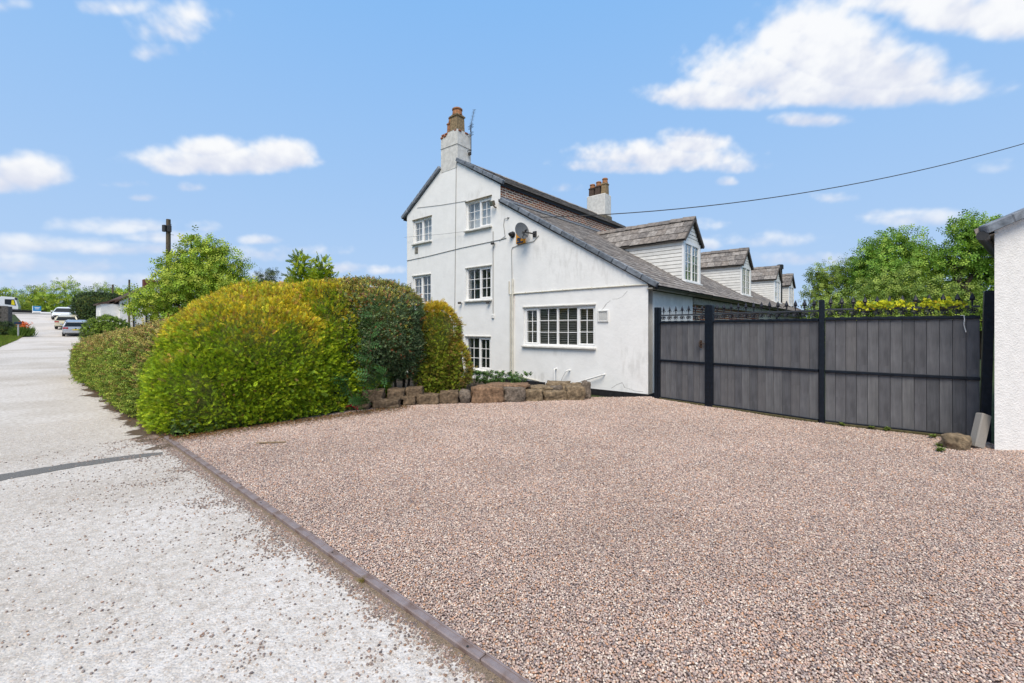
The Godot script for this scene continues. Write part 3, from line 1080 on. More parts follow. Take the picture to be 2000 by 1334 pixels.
	var clear := func(x: float, y: float) -> bool:
		var a := y * 0.8575 - 0.2
		for b in DORMERS:
			if x > b[0] + 0.12 and x < b[1] - 0.12 and a > 0.75 and a < 2.9:
				return false
		return true
	slates(r, Vector3(-0.24, 2.585, -0.02), Vector3.BACK, v1, EXT_LONG, 5.72, 0.30, 0.205, clear, 295)
	var lead := Shape.new()
	lead.box(Vector3(4.585, 5.535, LONG / 2), Vector3(0.24, 0.016, LONG - 0.1), Basis(Vector3.BACK, 0.54))
	lead.box(Vector3(4.700, 5.60, LONG / 2), Vector3(0.012, 0.09, LONG - 0.1))
	part(r, "lead_flashing", lead.mesh(), m.lead)
	var r2 := hub(h, "main_roof")
	deck = Shape.new()
	deck.prism(PackedVector2Array([Vector2(4.64, 6.075), Vector2(4.64, 6.02), Vector2(7.05, 7.40), Vector2(9.72, 5.72), Vector2(9.72, 5.78), Vector2(7.05, 7.47)]), 0.004, LONG + 0.08, Transform3D())
	part(r2, "deck", deck.mesh(), m.deck)
	var all := func(x: float, y: float) -> bool: return not (x < 0.72 and y > 2.30)
	slates(r2, Vector3(4.60, 6.05, 0.004), Vector3.BACK, Vector3(2.49, 1.44, 0).normalized(), LONG + 0.05, 2.77, 0.30, 0.21, all, 295)
	var eaves := Shape.new()
	eaves.box(Vector3(4.685, 6.005, LONG / 2), Vector3(0.06, 0.06, LONG - 0.04))
	part(r2, "eaves_board", eaves.mesh(), m.black_paint)
	for k in 25:
		var z := k * 0.45 + 0.74
		if z > LONG:
			break
		var tile := Shape.new()
		tile.prism(PackedVector2Array([Vector2(-0.17, -0.085), Vector2(-0.15, -0.10), Vector2(0, -0.012), Vector2(0.15, -0.10), Vector2(0.17, -0.085), Vector2(0.03, 0.02), Vector2(-0.03, 0.02)]), 0.0, 0.455)
		part(r2, "ridge_tile", tile.mesh(), m.slates[k % 5], Transform3D(Basis(Vector3.UP, rng.randf_range(-0.01, 0.01)) * Basis(Vector3.RIGHT, -0.02), Vector3(7.05, 7.50 + rng.randf_range(-0.004, 0.004), z)))
	# blue-grey verge tiles up the gable
	for e in [[Vector3(-0.24, 2.60, 0), Vector3(4.66, 5.54, 0), r], [Vector3(4.54, 6.03, 0), Vector3(6.65, 7.26, 0), r2], [Vector3(9.74, 5.80, 0), Vector3(7.51, 7.21, 0), r2]]:
		var dir: Vector3 = e[1] - e[0]
		var n := int(dir.length() / 0.42)
		var up := dir.normalized().cross(Vector3.FORWARD)
		if up.y < 0:
			up = -up
		var turn := Basis(dir.normalized(), up, dir.normalized().cross(up))
		for k in n:
			var p: Vector3 = e[0] + dir * ((k + 0.5) / n)
			var tile := part(e[2], "verge_tile", box_mesh(Vector3(snappedf(dir.length() / n - 0.014, 0.001), 0.125, 0.11), 0.012), m.verges[rng.randi() % 3])
			tile.transform = Transform3D(turn * Basis(turn.inverse() * Vector3.FORWARD, rng.randf_range(-0.012, 0.012)), p + up * 0.006 + Vector3(0, 0, -0.035))

	# gutter along the flank
	var gut := Shape.new()
	var arc := PackedVector2Array()
	for k in 9:
		arc.append(Vector2(-cos(PI * k / 8.0), -sin(PI * k / 8.0)) * 0.062)
	for k in 9:
		arc.append(Vector2(cos(PI * k / 8.0), -sin(PI * k / 8.0)) * 0.055)
	gut.prism(arc, -0.07, EXT_LONG, Transform3D(Basis(), Vector3(-0.235, 2.565, 0)))
	part(h, "gutter", gut.mesh(), m.black_plastic)
	for z in [1.9, 3.9, 7.8, 11.8, 15.8]:
		var joint := Shape.new()
		var wide := PackedVector2Array()
		for k in 9:
			wide.append(Vector2(-cos(PI * k / 8.0), -sin(PI * k / 8.0)) * 0.07)
		joint.prism(wide, 0.0, 0.09, Transform3D(Basis(), Vector3(-0.235, 2.568, z)))
		part(h, "gutter_joint", joint.mesh(), m.black_plastic)
	pipe(h, "downpipe", [Vector3(-0.235, 2.5, 15.4), Vector3(-0.2, 2.35, 15.4), Vector3(-0.03, 2.2, 15.4), Vector3(-0.03, 0.1, 15.4)], 0.04, m.black_plastic)
	var flue := Shape.new()
	flue.lathe([[0.13, 0.0], [0.13, 2.15], [0.20, 2.16], [0.20, 2.42], [0.15, 2.46], [0.0, 2.46]], 14, Transform3D(Basis(), Vector3(0.98, 3.25, 22.5)))
	part(h, "flue", flue.mesh(), m.black_plastic)

	# chimneys
	var c := hub(h, "chimney", Transform3D(Basis(), Vector3(7.08, 6.9, 0.312)))
	var body := Shape.new()
	body.box(Vector3(0, 0.76, 0), Vector3(0.85, 1.32, 0.64), Basis(), 0.012)
	part(c, "stack", body.mesh(), m.chimney_render)
	body = Shape.new()
	body.lathe([[0.585, 0.0], [0.40, 0.085], [0.0, 0.1]], 4, Transform3D(Basis(Vector3.UP, PI / 4).scaled(Vector3(1.02, 1, 0.77)), Vector3(0, 1.415, 0)), false)
	part(c, "flaunching", body.mesh(), m.old_mortar)
	for q in [[0.30, 1.385, -0.322], [0.13, 1.385, -0.322], [0.36, 1.31, -0.322], [0.2, 1.33, -0.321], [-0.33, 1.385, -0.30], [-0.424, 1.38, -0.2], [-0.424, 1.385, 0.1]]:
		part(c, "brick", box_mesh(Vector3(0.13, 0.06, 0.05), 0.012), m.bricks[3 if q[0] > 0 else 2], Transform3D(Basis(Vector3.UP, PI / 2 if q[0] < -0.4 else 0.0), Vector3(q[0], q[1], q[2])))
	chimney_pot(c, Vector3(-0.13, 1.47, -0.05), 0.36, 0.80, m.pot_buff, m.pot_orange)
	chimney_pot(c, Vector3(0.25, 1.46, 0.04), 0.25, 0.66, m.pot_orange, m.pot_orange)
	var wire := Shape.new()
	for q in [[Vector3(-0.435, 0.90, -0.33), Vector3(0.435, 0.93, -0.33)], [Vector3(-0.435, 0.90, -0.33), Vector3(-0.435, 0.88, 0.33)]]:
		wire.tube(q, [0.006], 5)
	part(c, "lashing_wire", wire.mesh(), m.black_iron)
	lead = Shape.new()
	lead.box(Vector3(-0.44, 0.33, 0.02), Vector3(0.02, 0.18, 0.68), Basis(), 0.004)
	part(c, "lead_apron", lead.mesh(), m.lead)
	c = hub(h, "chimney", Transform3D(Basis(), Vector3(6.98, 6.9, 10.0)))
	body = Shape.new()
	body.box(Vector3(0, 0.70, 0), Vector3(1.05, 1.62, 0.66), Basis(), 0.03)
	part(c, "stack", body.mesh(), m.chimney_render)
	body = Shape.new()
	body.box(Vector3(0, 0.30, 0), Vector3(1.14, 0.30, 0.76), Basis(), 0.06)
	part(c, "flaunching", body.mesh(), m.old_mortar)
	for k in 3:
		chimney_pot(c, Vector3(0.36 - k * 0.36, 1.5, -0.02), 0.29, [0.68, 0.74, 0.84][k], m.pot_buff if k == 2 else m.pot_dark, m.pot_orange)

	for b in DORMERS:
		make_dormer(h, b[0], b[1])

	# pipes and cables fixed to the gable
	pipe(h, "soil_pipe", [Vector3(4.18, 3.08, -0.045), Vector3(4.18, 0.15, -0.045)], 0.03, m.cream_pipe)
	pipe(h, "soil_pipe", [Vector3(4.27, 2.62, -0.035), Vector3(4.27, 0.2, -0.035)], 0.018, m.cream_pipe)
	pipe(h, "conduit", [Vector3(4.33, 3.02, -0.022), Vector3(4.33, 2.65, -0.022), Vector3(4.30, 2.635, -0.022), Vector3(2.1, 2.645, -0.022), Vector3(0.0, 2.64, -0.022)], 0.017, m.cream_pipe)
	for x in [0.6, 1.5, 2.4, 3.1, 3.7]:
		part(h, "clip", box_mesh(Vector3(0.03, 0.055, 0.03), 0.004), m.cream_pipe, Transform3D(Basis(), Vector3(x, 2.643, -0.018)))
	pipe(h, "cable", [Vector3(4.22, 3.05, -0.014), Vector3(4.24, 3.95, -0.014), Vector3(4.20, 4.02, -0.014), Vector3(3.95, 4.06, -0.014), Vector3(3.4, 4.10, -0.014), Vector3(3.22, 4.24, -0.014)], 0.008, m.grey_cable)
	pipe(h, "cable", [Vector3(6.70, 7.20, -0.012), Vector3(6.74, 4.6, -0.012), Vector3(6.79, 1.2, -0.012)], 0.009, m.grey_cable)
	pipe(h, "cable", [Vector3(8.85, 6.05, -0.01), Vector3(7.5, 5.90, -0.01), Vector3(6.22, 5.80, -0.01)], 0.006, m.grey_cable)
	pipe(h, "cable", [Vector3(9.46, 5.03, -0.13), Vector3(7.3, 4.84, -0.13), Vector3(5.05, 4.71, -0.06)], 0.005, m.grey_cable)
	pipe(h, "cable", [Vector3(9.47, 4.17, -0.012), Vector3(8.2, 4.20, -0.012), Vector3(6.5, 4.28, -0.012), Vector3(4.7, 4.32, -0.012), Vector3(4.45, 4.34, -0.012)], 0.009, m.grey_cable)
	pipe(h, "cable", [Vector3(5.0, 4.62, -0.012), Vector3(5.0, 2.05, -0.012)], 0.010, m.grey_cable)
	pipe(h, "cable", [Vector3(4.40, 4.92, -0.04), Vector3(4.52, 4.93, -0.02), Vector3(4.56, 4.75, -0.012), Vector3(4.50, 4.40, -0.012), Vector3(4.72, 4.30, -0.02)], 0.008, m.grey_cable)
	pipe(h, "conduit", [Vector3(4.80, 0.30, -0.03), Vector3(4.25, 0.22, -0.03), Vector3(3.2, 0.12, -0.03)], 0.016, m.cream_pipe)
	for q in [[[2.62, 0.50, 0.0], [2.62, 0.50, -0.10], [2.60, 0.46, -0.13], [2.58, 0.05, -0.16]], [[2.18, 0.49, 0.0], [2.18, 0.49, -0.10], [2.24, 0.46, -0.14], [2.42, 0.08, -0.2]], [[1.14, 0.45, 0.0], [1.16, 0.44, -0.09], [2.15, 0.10, -0.16]]]:
		var pts := []
		for k in q:
			pts.append(Vector3(k[0], k[1], k[2]))
		pipe(h, "waste_pipe", pts, 0.022, m.white_plastic)
	# louvred vent and air brick
	var vent := hub(h, "vent", Transform3D(Basis(), Vector3(1.18, 1.92, 0)))
	var ring := Shape.new()
	for q in [[0, 0.13, 0.30, 0.03], [0, -0.13, 0.30, 0.03], [0.135, 0, 0.03, 0.24], [-0.135, 0, 0.03, 0.24]]:
		ring.box(Vector3(q[0], q[1], -0.02), Vector3(q[2], q[3], 0.04), Basis(), 0.004)
	part(vent, "surround", ring.mesh(), m.white_plastic)
	for k in 8:
		part(vent, "louvre", box_mesh(Vector3(0.24, 0.022, 0.004)), m.white_plastic, Transform3D(Basis(Vector3.RIGHT, 0.7), Vector3(0, -0.1 + k * 0.0285, -0.018)))
	part(vent, "backing", box_mesh(Vector3(0.26, 0.26, 0.004)), m.old_mortar, Transform3D(Basis(), Vector3(0, 0, -0.004)))
	var brick := hub(h, "air_brick", Transform3D(Basis(), Vector3(8.90, 4.49, 0)))
	part(brick, "backing", box_mesh(Vector3(0.19, 0.25, 0.01)), m.old_mortar, Transform3D(Basis(), Vector3(0, 0, -0.004)))
	for k in 5:
		part(brick, "slat", box_mesh(Vector3(0.17, 0.022, 0.014), 0.003), m.weathered_white, Transform3D(Basis(), Vector3(0, -0.1 + k * 0.05, -0.013)))


const DORMERS := [[3.95, 5.57], [11.08, 12.78], [18.38, 20.2], [23.1, 25.0]]


func make_dormer(h: Node, b0: float, b1: float) -> void:
	var w := b1 - b0
	var d := hub(h, "dormer", Transform3D(Basis(), Vector3(0.6, 0, b0)))
	var top := 4.42
	var foot := 3.04
	var tip := top + 0.72
	var s := Shape.new()   # the boarded box under its roof
	s.prism(PackedVector2Array([Vector2(0.03, foot - 0.1), Vector2(0.03, top), Vector2(2.3, top)]), 0.03, w - 0.03, Transform3D())
	part(d, "wall", s.mesh(), m.groove)
	var y := foot
	var row := 0
	while y < top - 0.02:
		var hh := minf(0.118, top - y)
		var len_ := (y + hh - 3.06) / PITCH + 0.06
		for z in [0.0, w]:
			var out := -1.0 if z == 0.0 else 1.0
			var board := part(d, "board", box_mesh(Vector3(snappedf(len_, 0.01), snappedf(hh - 0.014, 0.001), 0.024), 0.003), m.boards_white[rng.randi() % 4])
			board.transform = Transform3D(Basis(Vector3.RIGHT, 0.06 * -out), Vector3(len_ / 2, y + hh / 2, z - out * 0.012))
		y += 0.118
		row += 1
	# front: corner posts, window, boards in the little gable
	for z in [0.06, w - 0.06]:
		part(d, "corner_post", box_mesh(Vector3(0.06, top - foot + 0.02, 0.13), 0.006), m.upvc, Transform3D(Basis(), Vector3(-0.006, (top + foot) / 2, z)))
	part(d, "sill", box_mesh(Vector3(0.16, 0.07, snappedf(w + 0.04, 0.01)), 0.008), m.upvc, Transform3D(Basis(), Vector3(-0.02, foot + 0.03, w / 2)))
	var z0 := 0.125
	var z1 := w - 0.125
	var y0 := foot + 0.065
	var y1 := top - 0.12
	var frame := Shape.new()
	frame.box(Vector3(0.0, y0 + 0.03, w / 2), Vector3(0.06, 0.06, z1 - z0), Basis(), 0.005)
	frame.box(Vector3(0.0, top - 0.06, w / 2), Vector3(0.06, 0.12, z1 - z0), Basis(), 0.005)
	for z in [z0 + 0.03, w / 2, z1 - 0.03]:
		frame.box(Vector3(0.0, (y0 + y1) / 2 + 0.03, z), Vector3(0.056, y1 - y0 - 0.06, 0.06), Basis(), 0.005)
	part(d, "window_frame", frame.mesh(), m.upvc)
	for half in 2:
		var a := (z0 + 0.06) if half == 0 else (w / 2 + 0.03)
		var b := (w / 2 - 0.03) if half == 0 else (z1 - 0.06)
		var lo := y0 + 0.06
		var hi := y1
		for cx in 2:
			for ry in 4:
				var pw := (b - a) / 2
				var ph := (hi - lo) / 4
				part(d, "pane", box_mesh(Vector3(0.008, snappedf(ph, 0.001), snappedf(pw, 0.001))), m.glass, Transform3D(Basis(), Vector3(0.004, lo + ph * (ry + 0.5), a + pw * (cx + 0.5))))
		part(d, "glazing_bar", box_mesh(Vector3(0.022, snappedf(hi - lo, 0.001), 0.018), 0.003), m.upvc, Transform3D(Basis(), Vector3(0.003, (lo + hi) / 2, (a + b) / 2)))
		for ry in [1, 2, 3]:
			part(d, "glazing_bar", box_mesh(Vector3(0.02, 0.018, snappedf(b - a, 0.001)), 0.003), m.upvc, Transform3D(Basis(), Vector3(0.003, lo + (hi - lo) / 4 * ry, (a + b) / 2)))
	part(d, "blind", box_mesh(Vector3(0.006, snappedf(y1 - y0, 0.01), snappedf(z1 - z0, 0.01))), m.dim_curtain, Transform3D(Basis(), Vector3(0.022, (y0 + y1) / 2, w / 2)))
	var gy := top
	while gy < tip - 0.1:
		var wide := w * (1.0 - (gy + 0.06 - top) / (tip - top)) - 0.04
		if wide > 0.1:
			part(d, "board", box_mesh(Vector3(0.020, 0.106, snappedf(wide, 0.01)), 0.003), m.boards_white[rng.randi() % 4], Transform3D(Basis(Vector3.BACK, -0.06), Vector3(-0.008, gy + 0.06, w / 2)))
		gy += 0.118
	# roof
	var over := 0.10
	var half_w := w / 2 + over
	var eave := top - 0.05
	var ridge := tip + 0.04
	var deck := Shape.new()
	deck.prism(PackedVector2Array([Vector2(-over, eave), Vector2(w / 2, ridge), Vector2(w + over, eave), Vector2(w + over, eave - 0.04), Vector2(w / 2, ridge - 0.05), Vector2(-over, eave - 0.04)]), -0.10, 3.35, Transform3D(Basis(Vector3.BACK, Vector3.UP, Vector3.RIGHT), Vector3.ZERO))
	part(d, "roof_deck", deck.mesh(), m.deck)
	var slope := Vector3(0, ridge - eave, half_w)
	var high := slope.length()
	var keep := func(x: float, yy: float) -> bool: return x < (eave + yy / high * (ridge - eave) - 3.06) / PITCH + 0.45
	slates(d, Vector3(-0.13, eave + 0.005, -over), Vector3.RIGHT, Vector3(0, ridge - eave, half_w).normalized(), 3.9, high - 0.05, 0.31, high / 3.15, keep, 999, 0.02)
	slates(d, Vector3(-0.13, eave + 0.005, w + over), Vector3.RIGHT, Vector3(0, ridge - eave, -half_w).normalized(), 3.9, high - 0.05, 0.31, high / 3.15, keep, 999, 0.02)
	for k in 9:
		var x := -0.14 + k * 0.40
		if x > 3.45:
			break
		var tile := Shape.new()
		tile.prism(PackedVector2Array([Vector2(-0.15, -0.125), Vector2(-0.135, -0.14), Vector2(0, -0.02), Vector2(0.135, -0.14), Vector2(0.15, -0.125), Vector2(0.02, 0.012), Vector2(-0.02, 0.012)]), 0.0, 0.41, Transform3D(Basis(Vector3.BACK, Vector3.UP, Vector3.RIGHT), Vector3.ZERO))
		part(d, "ridge_tile", tile.mesh(), m.slates[[0, 2, 3][rng.randi() % 3]], Transform3D(Basis(Vector3.BACK, rng.randf_range(0.02, 0.07)), Vector3(x, ridge + 0.066, w / 2)))
	for sg in [-1.0, 1.0]:
		var barge := Shape.new()
		var run := Vector3(0, ridge - eave, half_w)
		barge.box(Vector3.ZERO, Vector3(0.03, 0.10, run.length() + 0.03), Basis(Vector3.RIGHT, -sg * atan2(ridge - eave, half_w) * -1.0), 0.005)
		part(d, "barge_board", barge.mesh(), m.old_lead, Transform3D(Basis(), Vector3(-0.115, (eave + ridge) / 2 - 0.005, w / 2 + sg * half_w / 2)))


# ---------------------------------------------------------------- things fixed to the house
func on_gable(x: float, y: float, z := 0.0) -> Vector3:
	var p := Vector2(3.1995, 10.2) + LANE * x + BACK * z
	return at(p.x, p.y, y)


func make_fixtures() -> void:
	var turn := atan2(LANE.y, LANE.x)
	var t := thing("satellite_dish", "grey oval satellite dish on an arm below the sloping verge", "satellite dish", on_gable(3.36, 4.30, 0), turn)
	var face := Vector3(-0.93, 0.25, -0.40).normalized()
	var side := Vector3.UP.cross(face).normalized()
	var up := face.cross(side)
	var look := Transform3D(Basis(side, face, side.cross(face)), Vector3(0.26, 0.07, -0.30))
	var s := Shape.new()
	var prof := []
	for k in 7:
		var r := 0.235 * k / 6.0
		prof.append([r, r * r * 0.85])
	for k in 7:
		var r := 0.24 - 0.24 * k / 6.0
		prof.append([r, r * r * 0.85 - 0.006])
	s.lathe(prof, 28, Transform3D(look.basis.scaled_local(Vector3(0.92, 1.0, 1.05)), look.origin))
	part(t, "dish", s.mesh(), m.dish)
	s = Shape.new()
	s.box(Vector3(0, 0, -0.02), Vector3(0.13, 0.16, 0.03), Basis(), 0.006)
	s.tube([Vector3(0, 0, -0.02), Vector3(0.02, 0.0, -0.22), Vector3(0.22, 0.05, -0.30)], [0.022], 8)
	part(t, "bracket", s.mesh(), m.dark_metal)
	s = Shape.new()
	var tip: Vector3 = look.origin + face * 0.26 - up * 0.10
	s.tube([look.origin - up * 0.20 + face * 0.02, tip - face * 0.03], [0.012], 6)
	part(t, "feed_arm", s.mesh(), m.dark_metal)
	s = Shape.new()
	s.lathe([[0.0, -0.06], [0.026, -0.06], [0.026, 0.02], [0.034, 0.03], [0.0, 0.05]], 10, Transform3D(Basis(side, -face, side.cross(-face)), tip))
	part(t, "receiver", s.mesh(), m.dark_metal)

	t = thing("alarm_box", "orange burglar alarm box behind the satellite dish", "alarm box", on_gable(3.86, 4.28, 0), turn)
	s = Shape.new()
	s.prism(PackedVector2Array([Vector2(-0.15, -0.19), Vector2(0.15, -0.19), Vector2(0.15, 0.17), Vector2(0.11, 0.22), Vector2(-0.11, 0.22), Vector2(-0.15, 0.17)]), -0.075, 0.0)
	part(t, "case", s.mesh(), m.orange)
	part(t, "badge", box_mesh(Vector3(0.13, 0.09, 0.006)), m.navy, Transform3D(Basis(Vector3.BACK, 0.25), Vector3(0.04, -0.07, -0.079)))
	part(t, "lens", box_mesh(Vector3(0.24, 0.05, 0.012), 0.005), m.navy, Transform3D(Basis(), Vector3(0, -0.155, -0.078)))

	t = thing("dome_camera", "black dome security camera left of the orange alarm box", "security camera", on_gable(4.20, 4.40, 0), turn)
	s = Shape.new()
	s.lathe([[0.0, 0.0], [0.10, 0.0], [0.10, 0.03], [0.085, 0.05], [0.07, 0.05], [0.065, 0.11], [0.04, 0.125], [0.03, 0.17], [0.0, 0.17]], 16, Transform3D(Basis(Vector3.RIGHT, -PI / 2), Vector3.ZERO))
	part(t, "housing", s.mesh(), m.black_plastic)
	s = Shape.new()
	s.lathe([[0.0, 0.0], [0.025, 0.0], [0.028, 0.012], [0.0, 0.02]], 12, Transform3D(Basis(Vector3.RIGHT, -PI / 2), Vector3(0, 0, -0.17)))
	part(t, "lens", s.mesh(), m.car_glass)

	for q in [[4.90, 5.42, "floodlight", "small square floodlight at the top corner of extension wall"]]:
		t = thing(q[2], q[3], "floodlight", on_gable(q[0], q[1], 0), turn)
		s = Shape.new()
		s.box(Vector3(0.0, 0.02, -0.15), Vector3(0.20, 0.15, 0.09), Basis(Vector3.RIGHT, -0.35) * Basis(Vector3.UP, -0.3), 0.012)
		part(t, "head", s.mesh(), m.old_mortar)
		s = Shape.new()
		s.box(Vector3(0.012, 0.012, -0.197), Vector3(0.16, 0.115, 0.008), Basis(Vector3.RIGHT, -0.35) * Basis(Vector3.UP, -0.3))
		part(t, "glass", s.mesh(), m.dull_glass)
		s = Shape.new()
		s.tube([Vector3(-0.02, -0.08, 0.0), Vector3(-0.02, -0.08, -0.07), Vector3(-0.01, -0.03, -0.12)], [0.02], 6)
		part(t, "bracket", s.mesh(), m.rusty)

	for q in [[6.43, 2.47, "small black bullet camera at the sill's left end of middle window"], [5.14, 2.43, "small black bullet camera at the sill's right end of middle window"], [4.93, 4.24, "small black bullet camera on the cable beside the upper window"]]:
		t = thing("bullet_camera", q[2], "security camera", on_gable(q[0], q[1], 0), turn, "bullet cameras on the gable")
		s = Shape.new()
		s.tube([Vector3(0, 0, 0), Vector3(0, -0.01, -0.05)], [0.02], 8)
		part(t, "mount", s.mesh(), m.white_plastic)
		s = Shape.new()
		s.tube([Vector3(-0.02, -0.01, -0.05), Vector3(0.06, -0.02, -0.13)], [0.036], 10)
		part(t, "barrel", s.mesh(), m.black_plastic)
	t = thing("junction_box", "small white cable box low on wall between two windows", "junction box", on_gable(5.0, 1.98, 0), turn)
	part(t, "case", box_mesh(Vector3(0.09, 0.12, 0.05), 0.01), m.white_plastic, Transform3D(Basis(), Vector3(0, 0, -0.025)))
	part(t, "gland", box_mesh(Vector3(0.03, 0.03, 0.03), 0.006), m.white_plastic, Transform3D(Basis(), Vector3(0, 0.07, -0.02)))

	# aerial on the front chimney
	t = thing("television_aerial", "thin television aerial on a mast strapped to the near chimney", "aerial", on_gable(6.52, 7.60, 0.50), turn)
	s = Shape.new()
	s.tube([Vector3(0, -0.05, 0), Vector3(0, 1.02, 0)], [0.014], 7)
	part(t, "mast", s.mesh(), m.dark_metal)
	s = Shape.new()
	s.tube([Vector3(0.14, 0.1, -0.04), Vector3(-0.03, 0.1, 0)], [0.012], 6)
	s.box(Vector3(0.06, 0.0, 0), Vector3(0.10, 0.10, 0.06))
	part(t, "bracket", s.mesh(), m.dark_metal)
	s = Shape.new()
	var from := Vector3(0.02, 0.92, 0)
	var to := Vector3(0.10, 1.62, 0.25)
	s.tube([Vector3(-0.02, 0.70, -0.05), from, to], [0.009], 6)
	part(t, "boom", s.mesh(), m.dark_metal)
	for k in 13:
		var p := from.lerp(to, k / 12.0)
		s = Shape.new()
		s.tube([p - Vector3(0.055, 0, -0.03), p + Vector3(0.055, 0, -0.03)], [0.004], 5)
		part(t, "director", s.mesh(), m.dark_metal)
	for y in [0.60, 0.68, 0.86, 0.94]:
		s = Shape.new()
		s.tube([Vector3(-0.15, y, -0.06), Vector3(0.15, y, 0.0)], [0.006], 5)
		s.tube([Vector3(-0.15, y, -0.02), Vector3(0.15, y, 0.05)], [0.006], 5)
		part(t, "reflector", s.mesh(), m.dark_metal)

	# the line that swings away to a pole outside the picture
	t = thing("overhead_line", "dark sagging overhead cable from the gable up to the right", "cable", on_gable(4.38, 4.93, -0.03))
	var end := at(24.0, 14.6, 10.2)
	var here := t.position
	var pts := []
	for k in 33:
		var u := k / 32.0
		pts.append((end - here) * u + Vector3(0, -1.15 * 4.0 * u * (1.0 - u), 0))
	s = Shape.new()
	s.tube(pts, [0.014], 6)
	part(t, "line", s.mesh(), m.black_cable)
	s = Shape.new()
	s.tube([Vector3(0.0, 0, 0), Vector3(0.02, -0.01, -0.05)], [0.025], 8)
	part(t, "hook", s.mesh(), m.grey_cable)
	t = thing("utility_pole", "wooden pole carrying the overhead cable, beyond the outbuilding", "utility pole", at(24.1, 14.6, 0))
	s = Shape.new()
	s.tube([Vector3(0, -0.2, 0), Vector3(0, 10.5, 0)], [0.15, 0.11], 12)
	part(t, "shaft", s.mesh(), m.pole_wood)
	s = Shape.new()
	s.box(Vector3(0, 10.2, 0.1), Vector3(0.5, 0.08, 0.08), Basis(), 0.01)
	part(t, "crossarm", s.mesh(), m.pole_wood)


# ---------------------------------------------------------------- gates
func spear_mesh() -> ArrayMesh:
	if not cache.has("spear"):
		var s := Shape.new()
		s.lathe([[0.006, 0.0], [0.006, 0.045], [0.013, 0.05], [0.013, 0.058], [0.006, 0.062], [0.008, 0.075], [0.02, 0.10], [0.016, 0.125], [0.0, 0.185]], 6, Transform3D(Basis().scaled(Vector3(1, 1, 0.55))), false)
		for sg in [-1.0, 1.0]:
			s.tube([Vector3(0, 0.07, 0), Vector3(sg * 0.018, 0.085, 0), Vector3(sg * 0.030, 0.078, 0), Vector3(sg * 0.033, 0.062, 0)], [0.006, 0.006, 0.005, 0.003], 5)
		cache["spear"] = s.mesh()
	return cache["spear"]


func scroll_mesh() -> ArrayMesh:
	if not cache.has("scroll"):
		var s := Shape.new()
		for sg in [-1.0, 1.0]:
			var pts := []
			for k in 12:
				var a := k / 11.0 * 4.6
				var r := 0.034 - 0.0022 * k
				pts.append(Vector3(sg * (0.026 - r * cos(a) * 0.9), 0.052 + r * sin(a) * 1.15, 0))
			s.tube(pts, [0.007, 0.007, 0.007, 0.006, 0.006, 0.006, 0.005, 0.005, 0.005, 0.004, 0.004, 0.004], 5)
		for k in 5:
			var a := k / 5.0 * TAU + 0.3
			var o := Vector3(cos(a), sin(a), 0)
			var c := Vector3(0.0, 0.055, 0.006)
			var q := Vector3(-sin(a), cos(a), 0)
			s.face([c, c + o * 0.022 + q * 0.012 + Vector3(0, 0, 0.006), c + o * 0.040, c + o * 0.022 - q * 0.012 + Vector3(0, 0, 0.006)], Vector3.BACK)
		s.box(Vector3(0, 0.004, 0), Vector3(0.05, 0.008, 0.02))
		cache["scroll"] = s.mesh()
	return cache["scroll"]


func gate(called: String, label: String, a: Vector2, b: Vector2, boards: int, spears: int, top: float) -> Node3D:
	var run := b - a
	var long := run.length()
	var g := thing(called, label, "gate", at(a.x, a.y, 0), atan2(run.y, run.x), "gates between the house and the outbuilding")
	var mid := 0.885
	var bw := long / boards
	for k in boards:
		for q in [[0.055, mid - 0.02], [mid + 0.02, top - 0.02]]:
			var hh: float = q[1] - q[0]
			part(g, "board", box_mesh(Vector3(snappedf(bw - 0.004, 0.001), snappedf(hh, 0.001), 0.018), 0.002), m.gate_boards[rng.randi() % 7], Transform3D(Basis(), Vector3(bw * (k + 0.5), (q[0] + q[1]) / 2, rng.randf_range(-0.0015, 0.0015))))
	var s := Shape.new()
	s.box(Vector3(long / 2, 0.9, -0.022), Vector3(long - 0.01, top - 0.1, 0.012))
	part(g, "backing", s.mesh(), m.navy_paint)
	for q in [[mid, 0.045, 0.05], [top, 0.045, 0.05], [0.045, 0.03, 0.04]]:
		s = Shape.new()
		s.box(Vector3(long / 2, q[0], 0.012), Vector3(long, q[1], q[2] + 0.02), Basis(), 0.006)
		part(g, "rail", s.mesh(), m.navy_paint)
	s = Shape.new()
	s.box(Vector3(long / 2, top + 0.155, 0.0), Vector3(long, 0.032, 0.032), Basis(), 0.003)
	part(g, "top_rail", s.mesh(), m.iron_grey)
	for k in spears:
		var x := long * (k + 0.5) / spears
		part(g, "spearhead", spear_mesh(), m.iron, Transform3D(Basis(Vector3.UP, rng.randf_range(-0.15, 0.15)).scaled(Vector3(1.6, 1.05, 1.6)), Vector3(x, top + 0.165, 0)))
		part(g, "scroll", scroll_mesh(), m.iron, Transform3D(Basis(Vector3.UP, rng.randf_range(-0.1, 0.1)).scaled(Vector3.ONE * 1.25), Vector3(x, top + 0.022, 0)))
	s = Shape.new()
	s.box(Vector3(long / 2, 0.012, 0.03), Vector3(long, 0.05, 0.07), Basis(), 0.008)
	part(g, "ground_rail", s.mesh(), m.mossy_wood)
	return g


